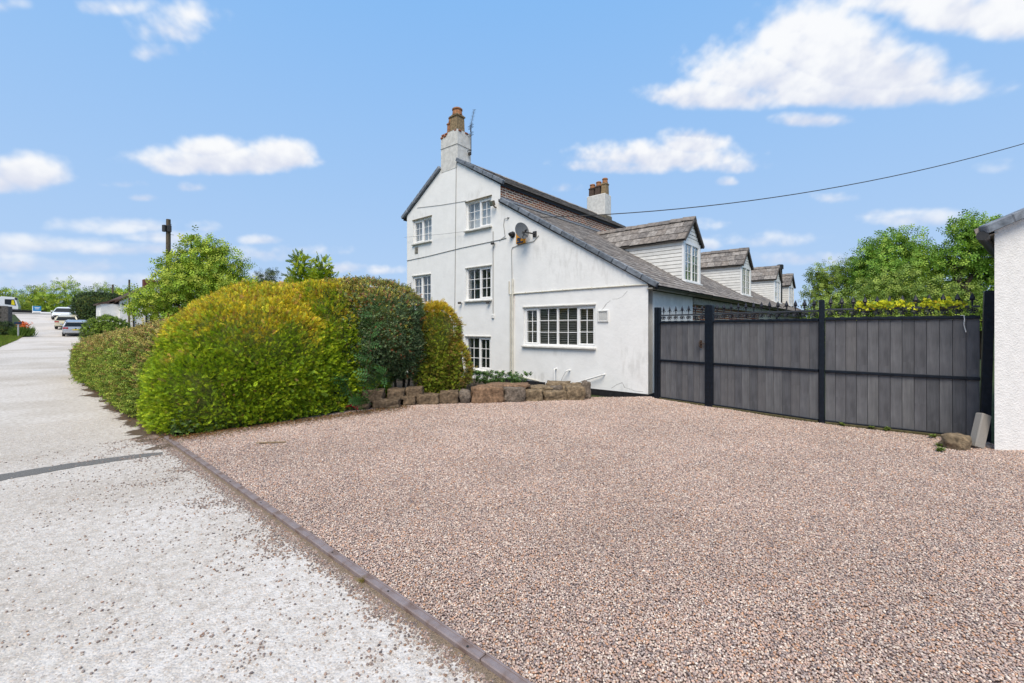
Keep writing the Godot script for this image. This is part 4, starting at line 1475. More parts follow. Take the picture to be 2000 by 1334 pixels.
func post(label: String, where: Vector2, turn: float, wide: float, deep: float, high: float, lean := 0.0) -> void:
	var p := thing("gate_post", label, "post", at(where.x, where.y, 0), turn, "dark steel gate posts")
	p.rotate_object_local(Vector3.BACK, lean)
	var s := Shape.new()
	s.box(Vector3(0, high / 2 - 0.05, 0), Vector3(wide, high + 0.1, deep), Basis(), 0.007)
	part(p, "shaft", s.mesh(), m.navy_paint)
	s = Shape.new()
	s.box(Vector3(0, high + 0.004, 0), Vector3(wide - 0.01, 0.012, deep - 0.01), Basis(), 0.004)
	part(p, "cap", s.mesh(), m.navy_paint)


func make_gates() -> void:
	rng.seed = 31
	var p1 := Vector2(3.33, 9.95)
	var p2 := Vector2(4.07, 8.95)
	var p3 := Vector2(5.26, 7.37)
	var p4 := Vector2(6.745, 6.165)
	var d12 := (p2 - p1).normalized()
	var d23 := (p3 - p2).normalized()
	var d34 := (p4 - p3).normalized()
	var t1 := atan2(d12.y, d12.x)
	var t2 := atan2(d23.y, d23.x)
	var t3 := atan2(d34.y, d34.x)
	gate("pedestrian_gate", "narrow grey boarded side gate next to the white house corner", p1 + d12 * 0.09, p2 - d12 * 0.08, 8, 7, 1.745)
	gate("drive_gate", "grey boarded drive gate leaf beside the narrow side gate", p2 + d23 * 0.09, p3 - d23 * 0.045, 13, 13, 1.75)
	gate("drive_gate", "grey boarded drive gate leaf with yellow creeper along its top", p3 + d34 * 0.045, p4 - d34 * 0.07, 13, 12, 1.765)
	post("dark post of the side gate against the white house corner", p1 + d12 * -0.02, t1, 0.075, 0.09, 2.08)
	post("slim dark post beside the hinges of the narrow side gate", p1 + d12 * 0.055, t1, 0.07, 0.07, 2.075)
	post("dark latch post with rusty latch on the narrow side gate", p2 - d12 * 0.03, t1, 0.10, 0.09, 2.085)
	post("dark hinge post between side gate and first drive gate leaf", p2 + d23 * 0.045, t2, 0.085, 0.09, 2.07)
	post("slim dark meeting post between the two drive gate leaves", p3, t3, 0.08, 0.08, 2.08)
	post("broad dark leaning post at the white outbuilding end of gates", p4 - d34 * 0.025, t3, 0.105, 0.10, 2.13, -0.022)
	post("thin dark strip post squeezed against the white outbuilding", p4 + Vector2(0.085, 0.06), t3, 0.05, 0.06, 2.12)
	# latch on the side gate
	var l := thing("gate_latch", "rusty iron latch on the edge of the narrow side gate", "latch", at(p2.x - d12.x * 0.16, p2.y - d12.y * 0.16, 1.28) + Vector3(sin(t1), 0, cos(t1)) * 0.045, t1)
	var s := Shape.new()
	s.box(Vector3(0, 0, 0), Vector3(0.05, 0.16, 0.012), Basis(), 0.003)
	part(l, "plate", s.mesh(), m.rusty)
	s = Shape.new()
	s.tube([Vector3(-0.01, 0.05, 0.0), Vector3(-0.01, 0.05, 0.05), Vector3(-0.01, -0.05, 0.05), Vector3(-0.01, -0.05, 0.0)], [0.009], 6)
	part(l, "handle", s.mesh(), m.rusty)
	s = Shape.new()
	s.tube([Vector3(-0.01, 0.0, 0.01), Vector3(0.09, 0.01, 0.012)], [0.01], 6)
	part(l, "bolt", s.mesh(), m.rusty)
	# white cord hanging over the right leaf
	var q := p4 - d34 * 0.235
	var c := thing("hanging_string", "short white string hanging over the gate near its end post", "string", at(q.x, q.y, 1.79), t3)
	s = Shape.new()
	s.tube([Vector3(-0.03, 0.0, 0.02), Vector3(0.0, 0.004, 0.045), Vector3(0.006, -0.05, 0.05), Vector3(0.0, -0.13, 0.045), Vector3(0.022, -0.24, 0.04)], [0.006], 6)
	part(c, "strand", s.mesh(), m.white_plastic)
	# golden hop climbing along the top of the right leaf
	var hop := thing("creeper", "bright yellow leafed creeper trailing along the top of gate", "creeper", at(p3.x, p3.y, 0), t3)
	var where := []
	var tints := PackedColorArray()
	var stems := Shape.new()
	for k in 9:
		var x0 := rng.randf_range(0.42, 1.5)
		var pts := []
		for j in 6:
			pts.append(Vector3(x0 + j * 0.07, 1.93 + 0.05 * sin(j * 1.4 + k) + rng.randf_range(-0.03, 0.03), rng.randf_range(-0.06, 0.05)))
		stems.tube(pts, [0.004], 4, false)
	for k in 5:
		stems.tube([Vector3(0.5 + k * 0.26, 0.1, -0.15), Vector3(0.48 + k * 0.27, 1.2, -0.13), Vector3(0.52 + k * 0.25, 1.94, -0.04)], [0.008, 0.006, 0.004], 5, false)
	part(hop, "stem", stems.mesh(), m.twig)
	noise.seed = 3
	noise.frequency = 3.2
	for k in 1900:
		var x := rng.randf_range(0.46, 1.74)
		var n := noise.get_noise_2d(x, 0.0)
		var y := 1.965 + n * 0.06 + rng.randfn(0.0, 0.030)
		if rng.randf() > 0.45 + n or y < 1.90 - maxf(0, n) * 0.05:
			continue
		where.append(Transform3D(Basis.from_euler(Vector3(rng.randf_range(-0.5, 0.9), rng.randf_range(-0.8, 0.8), rng.randf() * TAU)).scaled_local(Vector3.ONE * rng.randf_range(0.026, 0.046)), Vector3(x, y, rng.randf_range(-0.09, 0.07))))
		var l2 := rng.randf_range(0.75, 1.1)
		tints.append(Color(0.66 * l2, 0.68 * l2, 0.03) if rng.randf() < 0.74 else (Color(0.30, 0.42, 0.04) if rng.randf() < 0.9 else Color(0.7, 0.45, 0.03)))
	spread(hop, "leaves", leaf_mesh("broad"), m.leaf, where, tints)


# ---------------------------------------------------------------- outbuilding on the right
func make_outbuilding() -> void:
	var c := Vector2(6.335, 5.70)
	var o := thing("outbuilding", "white rough rendered outbuilding at the frame's edge with lead capped verge", "outbuilding", at(c.x, c.y, 0))
	var front := Vector3(1.0, 0, 0.02)
	var back := Vector3(0.78, 0, -0.625)
	var s := Shape.new()
	# front: rises from the eaves at its left to a ridge out of the picture
	var p := [Vector3.ZERO + Vector3.DOWN * 0.2, front * 5.6 + Vector3.DOWN * 0.2, front * 5.6 + Vector3.UP * 2.93, front * 2.8 + Vector3.UP * 4.10, Vector3.UP * 2.93]
	s.face([p[0], p[1], p[2], p[4]], Vector3.BACK)
	s.face([p[4], p[2], p[3]], Vector3.BACK)
	s.face([p[0], p[4], p[4] + back * 6, p[0] + back * 6], Vector3.LEFT)
	s.face([p[1], p[2], p[2] + back * 6, p[1] + back * 6], Vector3.RIGHT)
	part(o, "wall", s.mesh(), m.roughcast)
	s = Shape.new()
	var slope := (Vector3(2.8, 1.17, 0)).normalized()
	for sg in [1.0, -1.0]:
		var a := Vector3(-0.30, 2.93 - 0.125, 0.06) if sg > 0 else Vector3(5.9, 2.93 - 0.125, 0.2)
		var run := (slope if sg > 0 else Vector3(-slope.x, slope.y, 0)) * 3.38
		var up := Vector3(-slope.y * sg, slope.x, 0) * 0.09
		s.face([a + up, a + run + up, a + run + up + back * 6.2, a + up + back * 6.2], Vector3.UP)
		s.face([a, a + run, a + run + back * 6.2, a + back * 6.2], Vector3.DOWN)
		s.face([a, a + run, a + run + up, a + up], Vector3.BACK)
		s.face([a, a + up, a + up + back * 6.2, a + back * 6.2], Vector3.LEFT * sg)
	part(o, "roof", s.mesh(), m.slates[1])
	for k in 9:
		var cap := Shape.new()
		cap.box(Vector3.ZERO, Vector3(0.368, 0.115, 0.10), Basis(), 0.012)
		part(o, "verge_cap", cap.mesh(), m.verges[k % 3], Transform3D(Basis(Vector3.BACK, atan2(slope.y, slope.x)), Vector3(-0.24, 2.93 - 0.05, 0.105) + slope * (0.16 + k * 0.37)))
	var gut := Shape.new()
	gut.tube([Vector3(-0.27, 2.80, 0.10), Vector3(-0.27, 2.80, 0.10) + back * 6.2], [0.06], 10)
	part(o, "gutter", gut.mesh(), m.dark_metal)
	gut = Shape.new()
	gut.face([Vector3(-0.26, 2.775, 0.04), Vector3(0.0, 2.86, 0.04), Vector3(0.0, 2.86, 0.04) + back * 6, Vector3(-0.26, 2.775, 0.04) + back * 6], Vector3.DOWN)
	part(o, "soffit", gut.mesh(), m.weathered_white)

	var r := thing("loose_stone", "rounded sandstone lump on the gravel by the gate's end", "stone", at(5.93, 5.80, 0.0), 0.3)
	part(r, "stone", rock_mesh(Vector3(0.29, 0.215, 0.23), 61, 0.55, 0.10, 9), m.sandstone[1], Transform3D(Basis(), Vector3(0, 0.085, 0)))
	var b := thing("concrete_block", "pale concrete kerb block leaning against the white outbuilding wall", "block", at(6.20, 5.80, 0.0), 0.0)
	var k := Shape.new()
	k.box(Vector3(0, 0.235, 0), Vector3(0.135, 0.47, 0.10), Basis(), 0.012)
	part(b, "block", k.mesh(), m.block, Transform3D(Basis(Vector3.BACK, -0.36) * Basis(Vector3.RIGHT, -0.12), Vector3(0.0, 0.01, 0.0)))


# ---------------------------------------------------------------- dry stone edge of the raised bed
func make_stone_edge() -> void:
	rng.seed = 91
	var w := thing("stone_edging", "low edging of rough sandstone blocks along the raised bed", "stone edging", at(0, 9.5, 0))
	# x0, x1, depth of the face, foot, height, tone
	var row := [[-3.32, -2.84, 8.56, -0.03, 0.17, 0], [-2.82, -2.30, 8.72, -0.03, 0.18, 0], [-2.28, -2.02, 9.02, -0.02, 0.20, 0], [-2.00, -1.56, 9.12, -0.02, 0.22, 0], [-1.55, -1.16, 9.24, -0.02, 0.26, 0], [-1.15, -0.90, 9.30, -0.02, 0.28, 2], [-0.885, -0.20, 9.36, -0.03, 0.34, 3],
		[-0.19, 0.27, 9.47, -0.03, 0.32, 2], [0.285, 0.68, 9.58, -0.03, 0.26, 1], [0.69, 1.21, 9.68, -0.03, 0.22, 1], [1.22, 1.64, 9.70, -0.03, 0.31, 1],
		[-3.10, -2.62, 8.72, 0.14, 0.21, 0], [-2.60, -2.26, 8.98, 0.15, 0.18, 0], [-2.25, -1.90, 9.12, 0.17, 0.17, 0]]
	var i := 0
	for q in row:
		i += 1
		var wide: float = q[1] - q[0]
		var round_ := 0.75 if i == 6 else 0.10
		part(w, "stone", rock_mesh(Vector3(wide, q[4] + 0.03, 0.34), 100 + i, round_, 0.085, 9), m.sandstone[q[5]], Transform3D(Basis(Vector3.UP, rng.randf_range(-0.1, 0.1) + 0.12) * Basis(Vector3.BACK, rng.randf_range(-0.05, 0.05)), Vector3((q[0] + q[1]) / 2, q[3] + q[4] / 2, -(q[2] - 9.5 + 0.15))))
	for q in [[1.72, 10.05, 0.17, 0.20, 0.42, 0.24, 2], [1.10, 10.35, 0.17, 0.55, 0.34, 0.40, 1], [0.62, 10.15, 0.13, 0.40, 0.28, 0.36, 1], [1.45, 10.2, 0.17, 0.40, 0.30, 0.30, 1], [0.98, 10.02, 0.16, 0.36, 0.24, 0.24, 2], [-0.10, 9.95, 0.30, 0.95, 0.09, 0.50, 3], [0.62, 10.0, 0.24, 0.62, 0.08, 0.3, 1], [-0.55, 9.75, 0.30, 0.5, 0.06, 0.34, 3]]:
		i += 1
		part(w, "stone", rock_mesh(Vector3(q[3], q[4], q[5]), 100 + i, 0.30, 0.11, 9), m.sandstone[q[6]], Transform3D(Basis(Vector3.UP, rng.randf_range(-0.4, 0.4)), Vector3(q[0], q[2], -(q[1] - 9.5))))
	# the soil behind it
	var s := Shape.new()
	var front := [[-3.6, 8.7], [-2.6, 9.15], [-1.6, 9.45], [-0.5, 9.6], [0.4, 9.75], [1.6, 10.0]]
	var rear := [[-6.0, 14.6], [-4.6, 14.9], [-3.0, 15.5], [-1.0, 13.8], [0.3, 12.7], [2.0, 11.25]]
	for k in 5:
		s.face([at(front[k][0], front[k][1], 0.12), at(front[k + 1][0], front[k + 1][1], 0.12), at(rear[k + 1][0], rear[k + 1][1], 0.0), at(rear[k][0], rear[k][1], 0.0)], Vector3.UP)
	setting("garden_soil", s.mesh(), m.soil)


# ---------------------------------------------------------------- leaves, hedges, trees
func leaf_face(s: Shape, base: Vector3, dir: Vector3, up: Vector3, long: float, wide: float, tint: Color) -> void:
	var side := dir.cross(up).normalized()
	var tip := base + dir * long
	var a := base + dir * long * 0.45 + side * wide * 0.5 + up * wide * 0.12
	var b := base + dir * long * 0.45 - side * wide * 0.5 + up * wide * 0.12
	s.tint = tint
	s.face([base, a, tip], up)
	s.face([base, tip, b], up)


func leaf_mesh(kind: String) -> ArrayMesh:
	if cache.has("leaf_" + kind):
		return cache["leaf_" + kind]
	var s := Shape.new()
	var r := RandomNumberGenerator.new()
	r.seed = kind.hash()
	match kind:
		"broad":      # one lobed leaf, unit size
			for a in [-0.9, 0.0, 0.9]:
				leaf_face(s, Vector3.ZERO, Vector3(sin(a), cos(a), 0.1).normalized(), Vector3.BACK, 1.0 if a == 0.0 else 0.8, 0.62, Color.WHITE)
		"yew":        # a clipped shoot with narrow leaves to either side, about 9 cm; y runs outwards
			for k in 11:
				var y := 0.008 + k * 0.0075
				var sg := -1.0 if k % 2 else 1.0
				leaf_face(s, Vector3(0, y, 0), Vector3(sg * 0.8, 0.62, r.randf_range(-0.35, 0.35)).normalized(), Vector3(r.randf_range(-0.3, 0.3), 0.1, 1).normalized(), r.randf_range(0.026, 0.038), 0.0105, Color.WHITE * r.randf_range(0.85, 1.12))
			leaf_face(s, Vector3(0, 0.085, 0), Vector3.UP, Vector3.BACK, 0.03, 0.011, Color.WHITE * 1.15)
		"small":      # short shoot with small oval leaves, about 9 cm
			for k in 9:
				var a := k * 2.4
				leaf_face(s, Vector3(0, 0.01 + k * 0.009, 0), Vector3(cos(a) * 0.8, 0.55, sin(a) * 0.8).normalized(), Vector3(-cos(a) * 0.4, 1, -sin(a) * 0.4).normalized(), r.randf_range(0.024, 0.034), 0.018, Color.WHITE * r.randf_range(0.82, 1.15))
		"spray":      # a twig of tree leaves, about 40 cm
			for k in 12:
				var a := k * 2.4
				var y := 0.04 + k * 0.028
				leaf_face(s, Vector3(0, y, 0) + Vector3(cos(a), 0, sin(a)) * 0.05, Vector3(cos(a) * 0.9, 0.25, sin(a) * 0.9).normalized(), Vector3(-cos(a) * 0.2 + r.randf_range(-0.4, 0.4), 1, -sin(a) * 0.2 + r.randf_range(-0.4, 0.4)).normalized(), r.randf_range(0.10, 0.15), 0.085, Color.WHITE * r.randf_range(0.8, 1.15))
		"ash":        # a leaf of paired leaflets, about 22 cm
			for k in 9:
				var y := 0.03 + (k / 2) * 0.042
				var sg := -1.0 if k % 2 else 1.0
				if k == 8:
					leaf_face(s, Vector3(0, 0.19, 0), Vector3.UP, Vector3.BACK, 0.075, 0.036, Color.WHITE)
				else:
					leaf_face(s, Vector3(0, y, 0), Vector3(sg * 0.9, 0.42, 0.12).normalized(), Vector3.BACK, 0.072, 0.034, Color.WHITE * r.randf_range(0.9, 1.1))
		"conifer":    # a flat, drooping spray, about 35 cm
			for k in 18:
				var y := k * 0.018
				var sg := -1.0 if k % 2 else 1.0
				leaf_face(s, Vector3(0, y, 0), Vector3(sg * 0.7, 0.7, r.randf_range(-0.2, 0.2)).normalized(), Vector3.BACK, 0.14 * (1.0 - k / 24.0), 0.040, Color.WHITE * r.randf_range(0.85, 1.15))
		"blade":      # a tuft of grass, unit height
			for k in 7:
				var a := k * 2.4
				leaf_face(s, Vector3(cos(a), 0, sin(a)) * 0.06, Vector3(cos(a) * 0.35, 1, sin(a) * 0.35).normalized(), Vector3(sin(a), 0.1, cos(a)).normalized(), r.randf_range(0.6, 1.0), 0.06, Color.WHITE * r.randf_range(0.8, 1.15))
		"weed":       # a rosette, about 12 cm
			for k in 10:
				var a := k * 2.4
				leaf_face(s, Vector3(0, 0.01 + k * 0.006, 0), Vector3(cos(a), 0.6, sin(a)).normalized(), Vector3(0, 1, 0.1), r.randf_range(0.05, 0.09), 0.035, Color.WHITE * r.randf_range(0.85, 1.15))
	cache["leaf_" + kind] = s.mesh()
	return cache["leaf_" + kind]


# blobs: [centre, half sizes, squareness, turn]; the outline of a clipped shrub is the hull of all of them
func blob_radius(d: Vector3, half: Vector3, n: float) -> float:
	return pow(pow(absf(d.x) / half.x, n) + pow(absf(d.y) / half.y, n) + pow(absf(d.z) / half.z, n), -1.0 / n)


func inside_blob(p: Vector3, q: Array, grow: float) -> bool:
	var l: Vector3 = (p - q[0]).rotated(Vector3.UP, -q[3])
	var half: Vector3 = q[1] + Vector3.ONE * grow
	return pow(absf(l.x) / half.x, q[2]) + pow(absf(l.y) / half.y, q[2]) + pow(absf(l.z) / half.z, q[2]) < 1.0


# tone: Callable(point, normal) -> Color, the pigment of the shoot that grows there
func hedge(called: String, label: String, group: String, blobs: Array, density: float, leaf: String, tone: Callable, sd: int, size := 1.0, deep := 0.10, see := Vector3(0, 1.6, 0)) -> Node3D:
	var first: Vector3 = blobs[0][0]
	var o := thing(called, label, "hedge", Vector3(first.x, 0, first.z), 0.0, group)
	var base := o.position
	rng.seed = sd
	noise.seed = sd
	noise.frequency = 2.3
	noise.fractal_octaves = 3
	var where := []
	var tints := PackedColorArray()
	var core := Shape.new()
	for bi in blobs.size():
		var q: Array = blobs[bi]
		var half: Vector3 = q[1]
		var area := 4.0 * (half.x * half.y + half.y * half.z + half.x * half.z) * 1.25
		for k in int(area * density):
			var d := Vector3(rng.randfn(), rng.randfn(), rng.randfn()).normalized()
			d = (d * half).normalized()
			var r := blob_radius(d, half, q[2])
			var l := d * r
			var g := Vector3(signf(l.x) * pow(absf(l.x) / half.x, q[2] - 1) / half.x, signf(l.y) * pow(absf(l.y) / half.y, q[2] - 1) / half.y, signf(l.z) * pow(absf(l.z) / half.z, q[2] - 1) / half.z).normalized()
			var p: Vector3 = q[0] + l.rotated(Vector3.UP, q[3])
			var nn := g.rotated(Vector3.UP, q[3])
			# leave out what can never be seen: the far side, below the soil, inside the next shrub
			if p.y < 0.03 or nn.dot((see - p).normalized()) < -0.35:
				continue
			var hid := false
			for bj in blobs.size():
				if bj != bi and inside_blob(p, blobs[bj], -0.14):
					hid = true
					break
			if hid:
				continue
			var lump := noise.get_noise_3dv(p * 1.0) * 0.10 + noise.get_noise_3dv(p * 5.0) * 0.07
			if noise.get_noise_3dv(p * 6.5 + Vector3.ONE * 40) < -0.30:
				continue       # a thin place
			var stray := 1.0
			if rng.randf() < 0.010:
				stray = rng.randf_range(1.2, 1.7)
			p += nn * (lump - rng.randf() * rng.randf() * deep + (stray - 1.0) * 0.10)
			var out := (nn + Vector3(rng.randfn(), rng.randfn(), rng.randfn()) * 0.42 + Vector3.UP * 0.2).normalized()
			var b := Basis(Quaternion(Vector3.UP, out)) * Basis(Vector3.UP, rng.randf() * TAU)
			where.append(Transform3D(b.scaled_local(Vector3.ONE * size * stray * rng.randf_range(0.75, 1.3)), p - base))
			var c: Color = tone.call(p, nn)
			var v := rng.randf_range(0.55, 1.4)
			tints.append(Color(c.r * v, c.g * v, c.b * v))
		# the twiggy inside of the shrub
		var rings := 14
		var segs := 22
		for i in rings:
			for j in segs:
				var p4 := []
				var n4 := []
				for e in [[0, 0], [1, 0], [1, 1], [0, 1]]:
					var th: float = PI * (i + e[0]) / rings
					var ph: float = TAU * (j + e[1]) / segs
					var dd := Vector3(sin(th) * cos(ph), cos(th), sin(th) * sin(ph))
					dd = (dd * half).normalized()
					var pp := dd * (blob_radius(dd, half, q[2]) - 0.15)
					var wp: Vector3 = q[0] + pp.rotated(Vector3.UP, q[3])
					wp += (wp - q[0]).normalized() * noise.get_noise_3dv(wp * 2.0) * 0.10
					wp.y = maxf(wp.y, -0.02)
					p4.append(wp - base)
					n4.append(dd.rotated(Vector3.UP, q[3]))
				core.quad_smooth(p4[0], p4[1], p4[2], p4[3], n4[0], n4[1], n4[2], n4[3])
	part(o, "twigs", core.mesh(), m.hedge_core)
	spread(o, "foliage", leaf_mesh(leaf), m.leaf, where, tints)
	print(called, " ", where.size())
	return o


# lobes: [centre, radii] relative to the foot of the trunk
func tree(called: String, label: String, foot: Vector3, trunk: Array, girth: float, lobes: Array, sprays: int, leaf: String, palette: Array, sd: int, size := 1.0, gaps := -0.15, group := "") -> Node3D:
	var o := thing(called, label, "tree", foot, 0.0, group)
	rng.seed = sd
	noise.seed = sd
	noise.frequency = 0.9
	noise.fractal_octaves = 2
	var tr := Shape.new()
	var rads := []
	for k in trunk.size():
		rads.append(girth * (1.0 - 0.55 * k / maxf(1.0, trunk.size() - 1)))
	tr.tube(trunk, rads, 10)
	part(o, "trunk", tr.mesh(), m.bark)
	var limbs := Shape.new()
	var total := 0.0
	for q in lobes:
		total += pow(q[1].x * q[1].y * q[1].z, 0.8)
		var start: Vector3 = trunk[-1].lerp(trunk[maxi(0, trunk.size() - 2)], rng.randf() * 0.6)
		var mid: Vector3 = start.lerp(q[0], 0.5) + Vector3(rng.randfn(), 0.3 * rng.randfn(), rng.randfn()) * 0.15
		var limb := Shape.new()
		limb.tube([start, mid, q[0]], [girth * 0.42, girth * 0.28, girth * 0.15], 7)
		part(o, "limb", limb.mesh(), m.bark)
		for k in 7:
			var dir := Vector3(rng.randfn(), rng.randfn() * 0.7 + 0.3, rng.randfn()).normalized()
			var end: Vector3 = q[0] + dir * q[1] * 0.85
			limbs.tube([mid.lerp(q[0], rng.randf()), q[0].lerp(end, 0.5) + Vector3.UP * 0.05, end], [girth * 0.14, girth * 0.09, girth * 0.03], 4, false)
	part(o, "branches", limbs.mesh(), m.bark).set_meta("kind", "stuff")
	var where := []
	var tints := PackedColorArray()
	for q in lobes:
		var n := int(sprays * pow(q[1].x * q[1].y * q[1].z, 0.8) / total)
		for k in n:
			var d := Vector3(rng.randfn(), rng.randfn(), rng.randfn()).normalized()
			var r := pow(rng.randf(), 0.42) * rng.randf_range(0.82, 1.12)
			var p: Vector3 = q[0] + d * q[1] * r
			if noise.get_noise_3dv(p * 1.6) + 0.5 * noise.get_noise_3dv(p * 4.0) < gaps:
				continue
			var out := (d * 0.8 + Vector3(rng.randfn(), rng.randfn(), rng.randfn()) * 0.5 + Vector3.UP * 0.1).normalized()
			where.append(Transform3D((Basis(Quaternion(Vector3.UP, out)) * Basis(Vector3.UP, rng.randf() * TAU)).scaled_local(Vector3.ONE * size * rng.randf_range(0.7, 1.25)), p))
			var c: Array = palette[rng.randi() % palette.size()]
			var v := rng.randf_range(0.75, 1.25)
			tints.append(Color(c[0] * v, c[1] * v, c[2] * v))
	spread(o, "crown", leaf_mesh(leaf), m.leaf_tree, where, tints)
	print(called, " ", where.size())
	return o


func lane_at(s: float, o: float, h: float) -> Vector3:
	var q := lane_point(s, o)
	return at(q.x, q.y, h)


func make_hedges() -> void:
	var turn := atan2(LANE.y, LANE.x)
	var tint_noise := FastNoiseLite.new()
	tint_noise.seed = 4
	tint_noise.frequency = 1.1
	tint_noise.fractal_octaves = 3
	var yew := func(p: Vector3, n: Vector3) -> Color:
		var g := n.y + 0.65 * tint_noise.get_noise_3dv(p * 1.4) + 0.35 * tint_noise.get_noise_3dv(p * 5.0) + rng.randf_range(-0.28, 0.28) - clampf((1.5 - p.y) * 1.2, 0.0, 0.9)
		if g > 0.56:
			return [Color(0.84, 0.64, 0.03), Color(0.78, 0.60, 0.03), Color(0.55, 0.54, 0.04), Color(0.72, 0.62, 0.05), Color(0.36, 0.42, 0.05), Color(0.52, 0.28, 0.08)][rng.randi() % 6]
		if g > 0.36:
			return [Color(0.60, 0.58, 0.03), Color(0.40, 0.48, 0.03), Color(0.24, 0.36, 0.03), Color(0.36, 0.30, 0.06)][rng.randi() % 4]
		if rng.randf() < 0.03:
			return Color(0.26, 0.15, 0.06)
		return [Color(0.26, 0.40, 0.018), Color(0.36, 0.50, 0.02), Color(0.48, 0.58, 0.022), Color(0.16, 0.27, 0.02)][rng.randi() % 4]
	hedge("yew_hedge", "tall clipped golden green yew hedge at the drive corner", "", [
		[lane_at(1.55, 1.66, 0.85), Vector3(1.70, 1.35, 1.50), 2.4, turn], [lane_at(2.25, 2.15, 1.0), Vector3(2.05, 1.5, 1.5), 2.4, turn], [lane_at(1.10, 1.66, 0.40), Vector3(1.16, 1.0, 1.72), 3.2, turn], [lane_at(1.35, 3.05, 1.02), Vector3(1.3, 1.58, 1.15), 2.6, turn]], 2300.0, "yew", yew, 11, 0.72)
	var low := func(p: Vector3, n: Vector3) -> Color:
		var g := n.y + 0.6 * tint_noise.get_noise_3dv(p * 1.2) + rng.randf_range(-0.3, 0.3)
		if g > 0.5:
			return [Color(0.50, 0.40, 0.12), Color(0.42, 0.36, 0.09), Color(0.46, 0.26, 0.11), Color(0.34, 0.33, 0.08), Color(0.27, 0.29, 0.09)][rng.randi() % 5]
		if g > 0.1 and rng.randf() < 0.5:
			return [Color(0.34, 0.31, 0.07), Color(0.28, 0.18, 0.06)][rng.randi() % 2]
		return [Color(0.27, 0.37, 0.045), Color(0.22, 0.33, 0.04), Color(0.38, 0.44, 0.07), Color(0.15, 0.24, 0.035)][rng.randi() % 4]
	hedge("low_hedge", "long low clipped hedge with brownish top along the lane", "", [
		[lane_at(3.3, 0.75, 0.62), Vector3(1.7, 1.04, 0.88), 2.8, turn], [lane_at(5.2, 0.70, 0.60), Vector3(2.2, 0.94, 0.80), 3.2, turn], [lane_at(7.6, 0.66, 0.56), Vector3(2.2, 0.90, 0.76), 3.2, turn], [lane_at(10.5, 0.64, 0.50), Vector3(2.0, 0.80, 0.82), 3.2, turn], [lane_at(12.6, 0.66, 0.48), Vector3(1.2, 0.74, 0.80), 2.6, turn]], 1000.0, "small", low, 12, 0.95)
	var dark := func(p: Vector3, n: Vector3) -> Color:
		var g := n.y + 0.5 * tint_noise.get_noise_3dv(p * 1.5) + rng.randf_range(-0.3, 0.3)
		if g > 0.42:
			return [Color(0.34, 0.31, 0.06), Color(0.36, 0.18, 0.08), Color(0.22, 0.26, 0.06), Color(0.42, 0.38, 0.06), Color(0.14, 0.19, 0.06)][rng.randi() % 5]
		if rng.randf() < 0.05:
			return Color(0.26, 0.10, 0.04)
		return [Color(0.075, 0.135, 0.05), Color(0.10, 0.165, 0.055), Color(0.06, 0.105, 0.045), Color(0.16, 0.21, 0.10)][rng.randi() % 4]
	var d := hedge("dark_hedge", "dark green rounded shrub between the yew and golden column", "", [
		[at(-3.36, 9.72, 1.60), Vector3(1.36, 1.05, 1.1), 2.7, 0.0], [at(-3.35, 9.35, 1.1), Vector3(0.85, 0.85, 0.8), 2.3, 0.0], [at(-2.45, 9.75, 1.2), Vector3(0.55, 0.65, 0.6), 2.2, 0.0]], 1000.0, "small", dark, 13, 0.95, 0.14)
	var st := Shape.new()
	for q in [[-2.55, 9.6, -2.7], [-2.35, 9.7, -2.3], [-2.9, 9.55, -3.1], [-2.2, 9.65, -2.05], [-2.45, 9.8, -2.5], [-3.2, 9.3, -3.3]]:
		st.tube([at(q[0], q[1], 0.05) - d.position, at((q[0] + q[2]) / 2 + 0.03, q[1] + 0.02, 0.5) - d.position, at(q[2], q[1] + 0.1, 1.3) - d.position], [0.035, 0.028, 0.02], 6)
	part(d, "stem", st.mesh(), m.bark)
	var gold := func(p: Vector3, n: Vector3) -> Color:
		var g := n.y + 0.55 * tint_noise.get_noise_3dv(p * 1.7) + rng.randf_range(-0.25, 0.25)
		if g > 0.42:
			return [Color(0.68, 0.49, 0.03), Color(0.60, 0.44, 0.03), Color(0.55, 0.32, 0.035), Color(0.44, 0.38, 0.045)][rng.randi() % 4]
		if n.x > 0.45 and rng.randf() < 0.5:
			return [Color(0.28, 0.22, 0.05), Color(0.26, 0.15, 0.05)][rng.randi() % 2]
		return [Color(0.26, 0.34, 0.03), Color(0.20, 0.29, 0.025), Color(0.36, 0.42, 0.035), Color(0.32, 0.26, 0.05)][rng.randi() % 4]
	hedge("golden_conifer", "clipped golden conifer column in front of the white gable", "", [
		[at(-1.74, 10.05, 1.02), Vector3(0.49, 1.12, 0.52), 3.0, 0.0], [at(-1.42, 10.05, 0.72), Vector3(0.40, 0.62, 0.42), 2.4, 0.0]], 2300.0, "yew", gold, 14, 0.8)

	# an ash seedling that has pushed through, a patch of nettles by the wall, weeds at the gate
	rng.seed = 15
	var ash := thing("ash_sapling", "fresh green ash sapling growing through the dark shrub", "sapling", at(-3.0, 8.44, 0.0))
	var stems := Shape.new()
	var where := []
	var tints := PackedColorArray()
	for q in [[[0.05, 0.0, 0.0], [0.18, 0.45, -0.02], [0.28, 0.95, 0.10]], [[0.0, 0.0, 0.05], [-0.10, 0.40, 0.12], [-0.25, 0.72, 0.18]], [[0.06, 0.1, 0.0], [0.45, 0.55, 0.05], [0.62, 0.80, 0.12]], [[0.10, 0.4, -0.02], [0.20, 1.15, 0.0], [0.32, 1.95, 0.0]], [[0.0, 0.05, 0.1], [0.10, 0.18, 0.22], [0.30, 0.26, 0.30]]]:
		var pts := []
		for k in q:
			pts.append(Vector3(k[0], k[1], k[2]))
		stems.tube(pts, [0.010, 0.007, 0.004], 5, false)
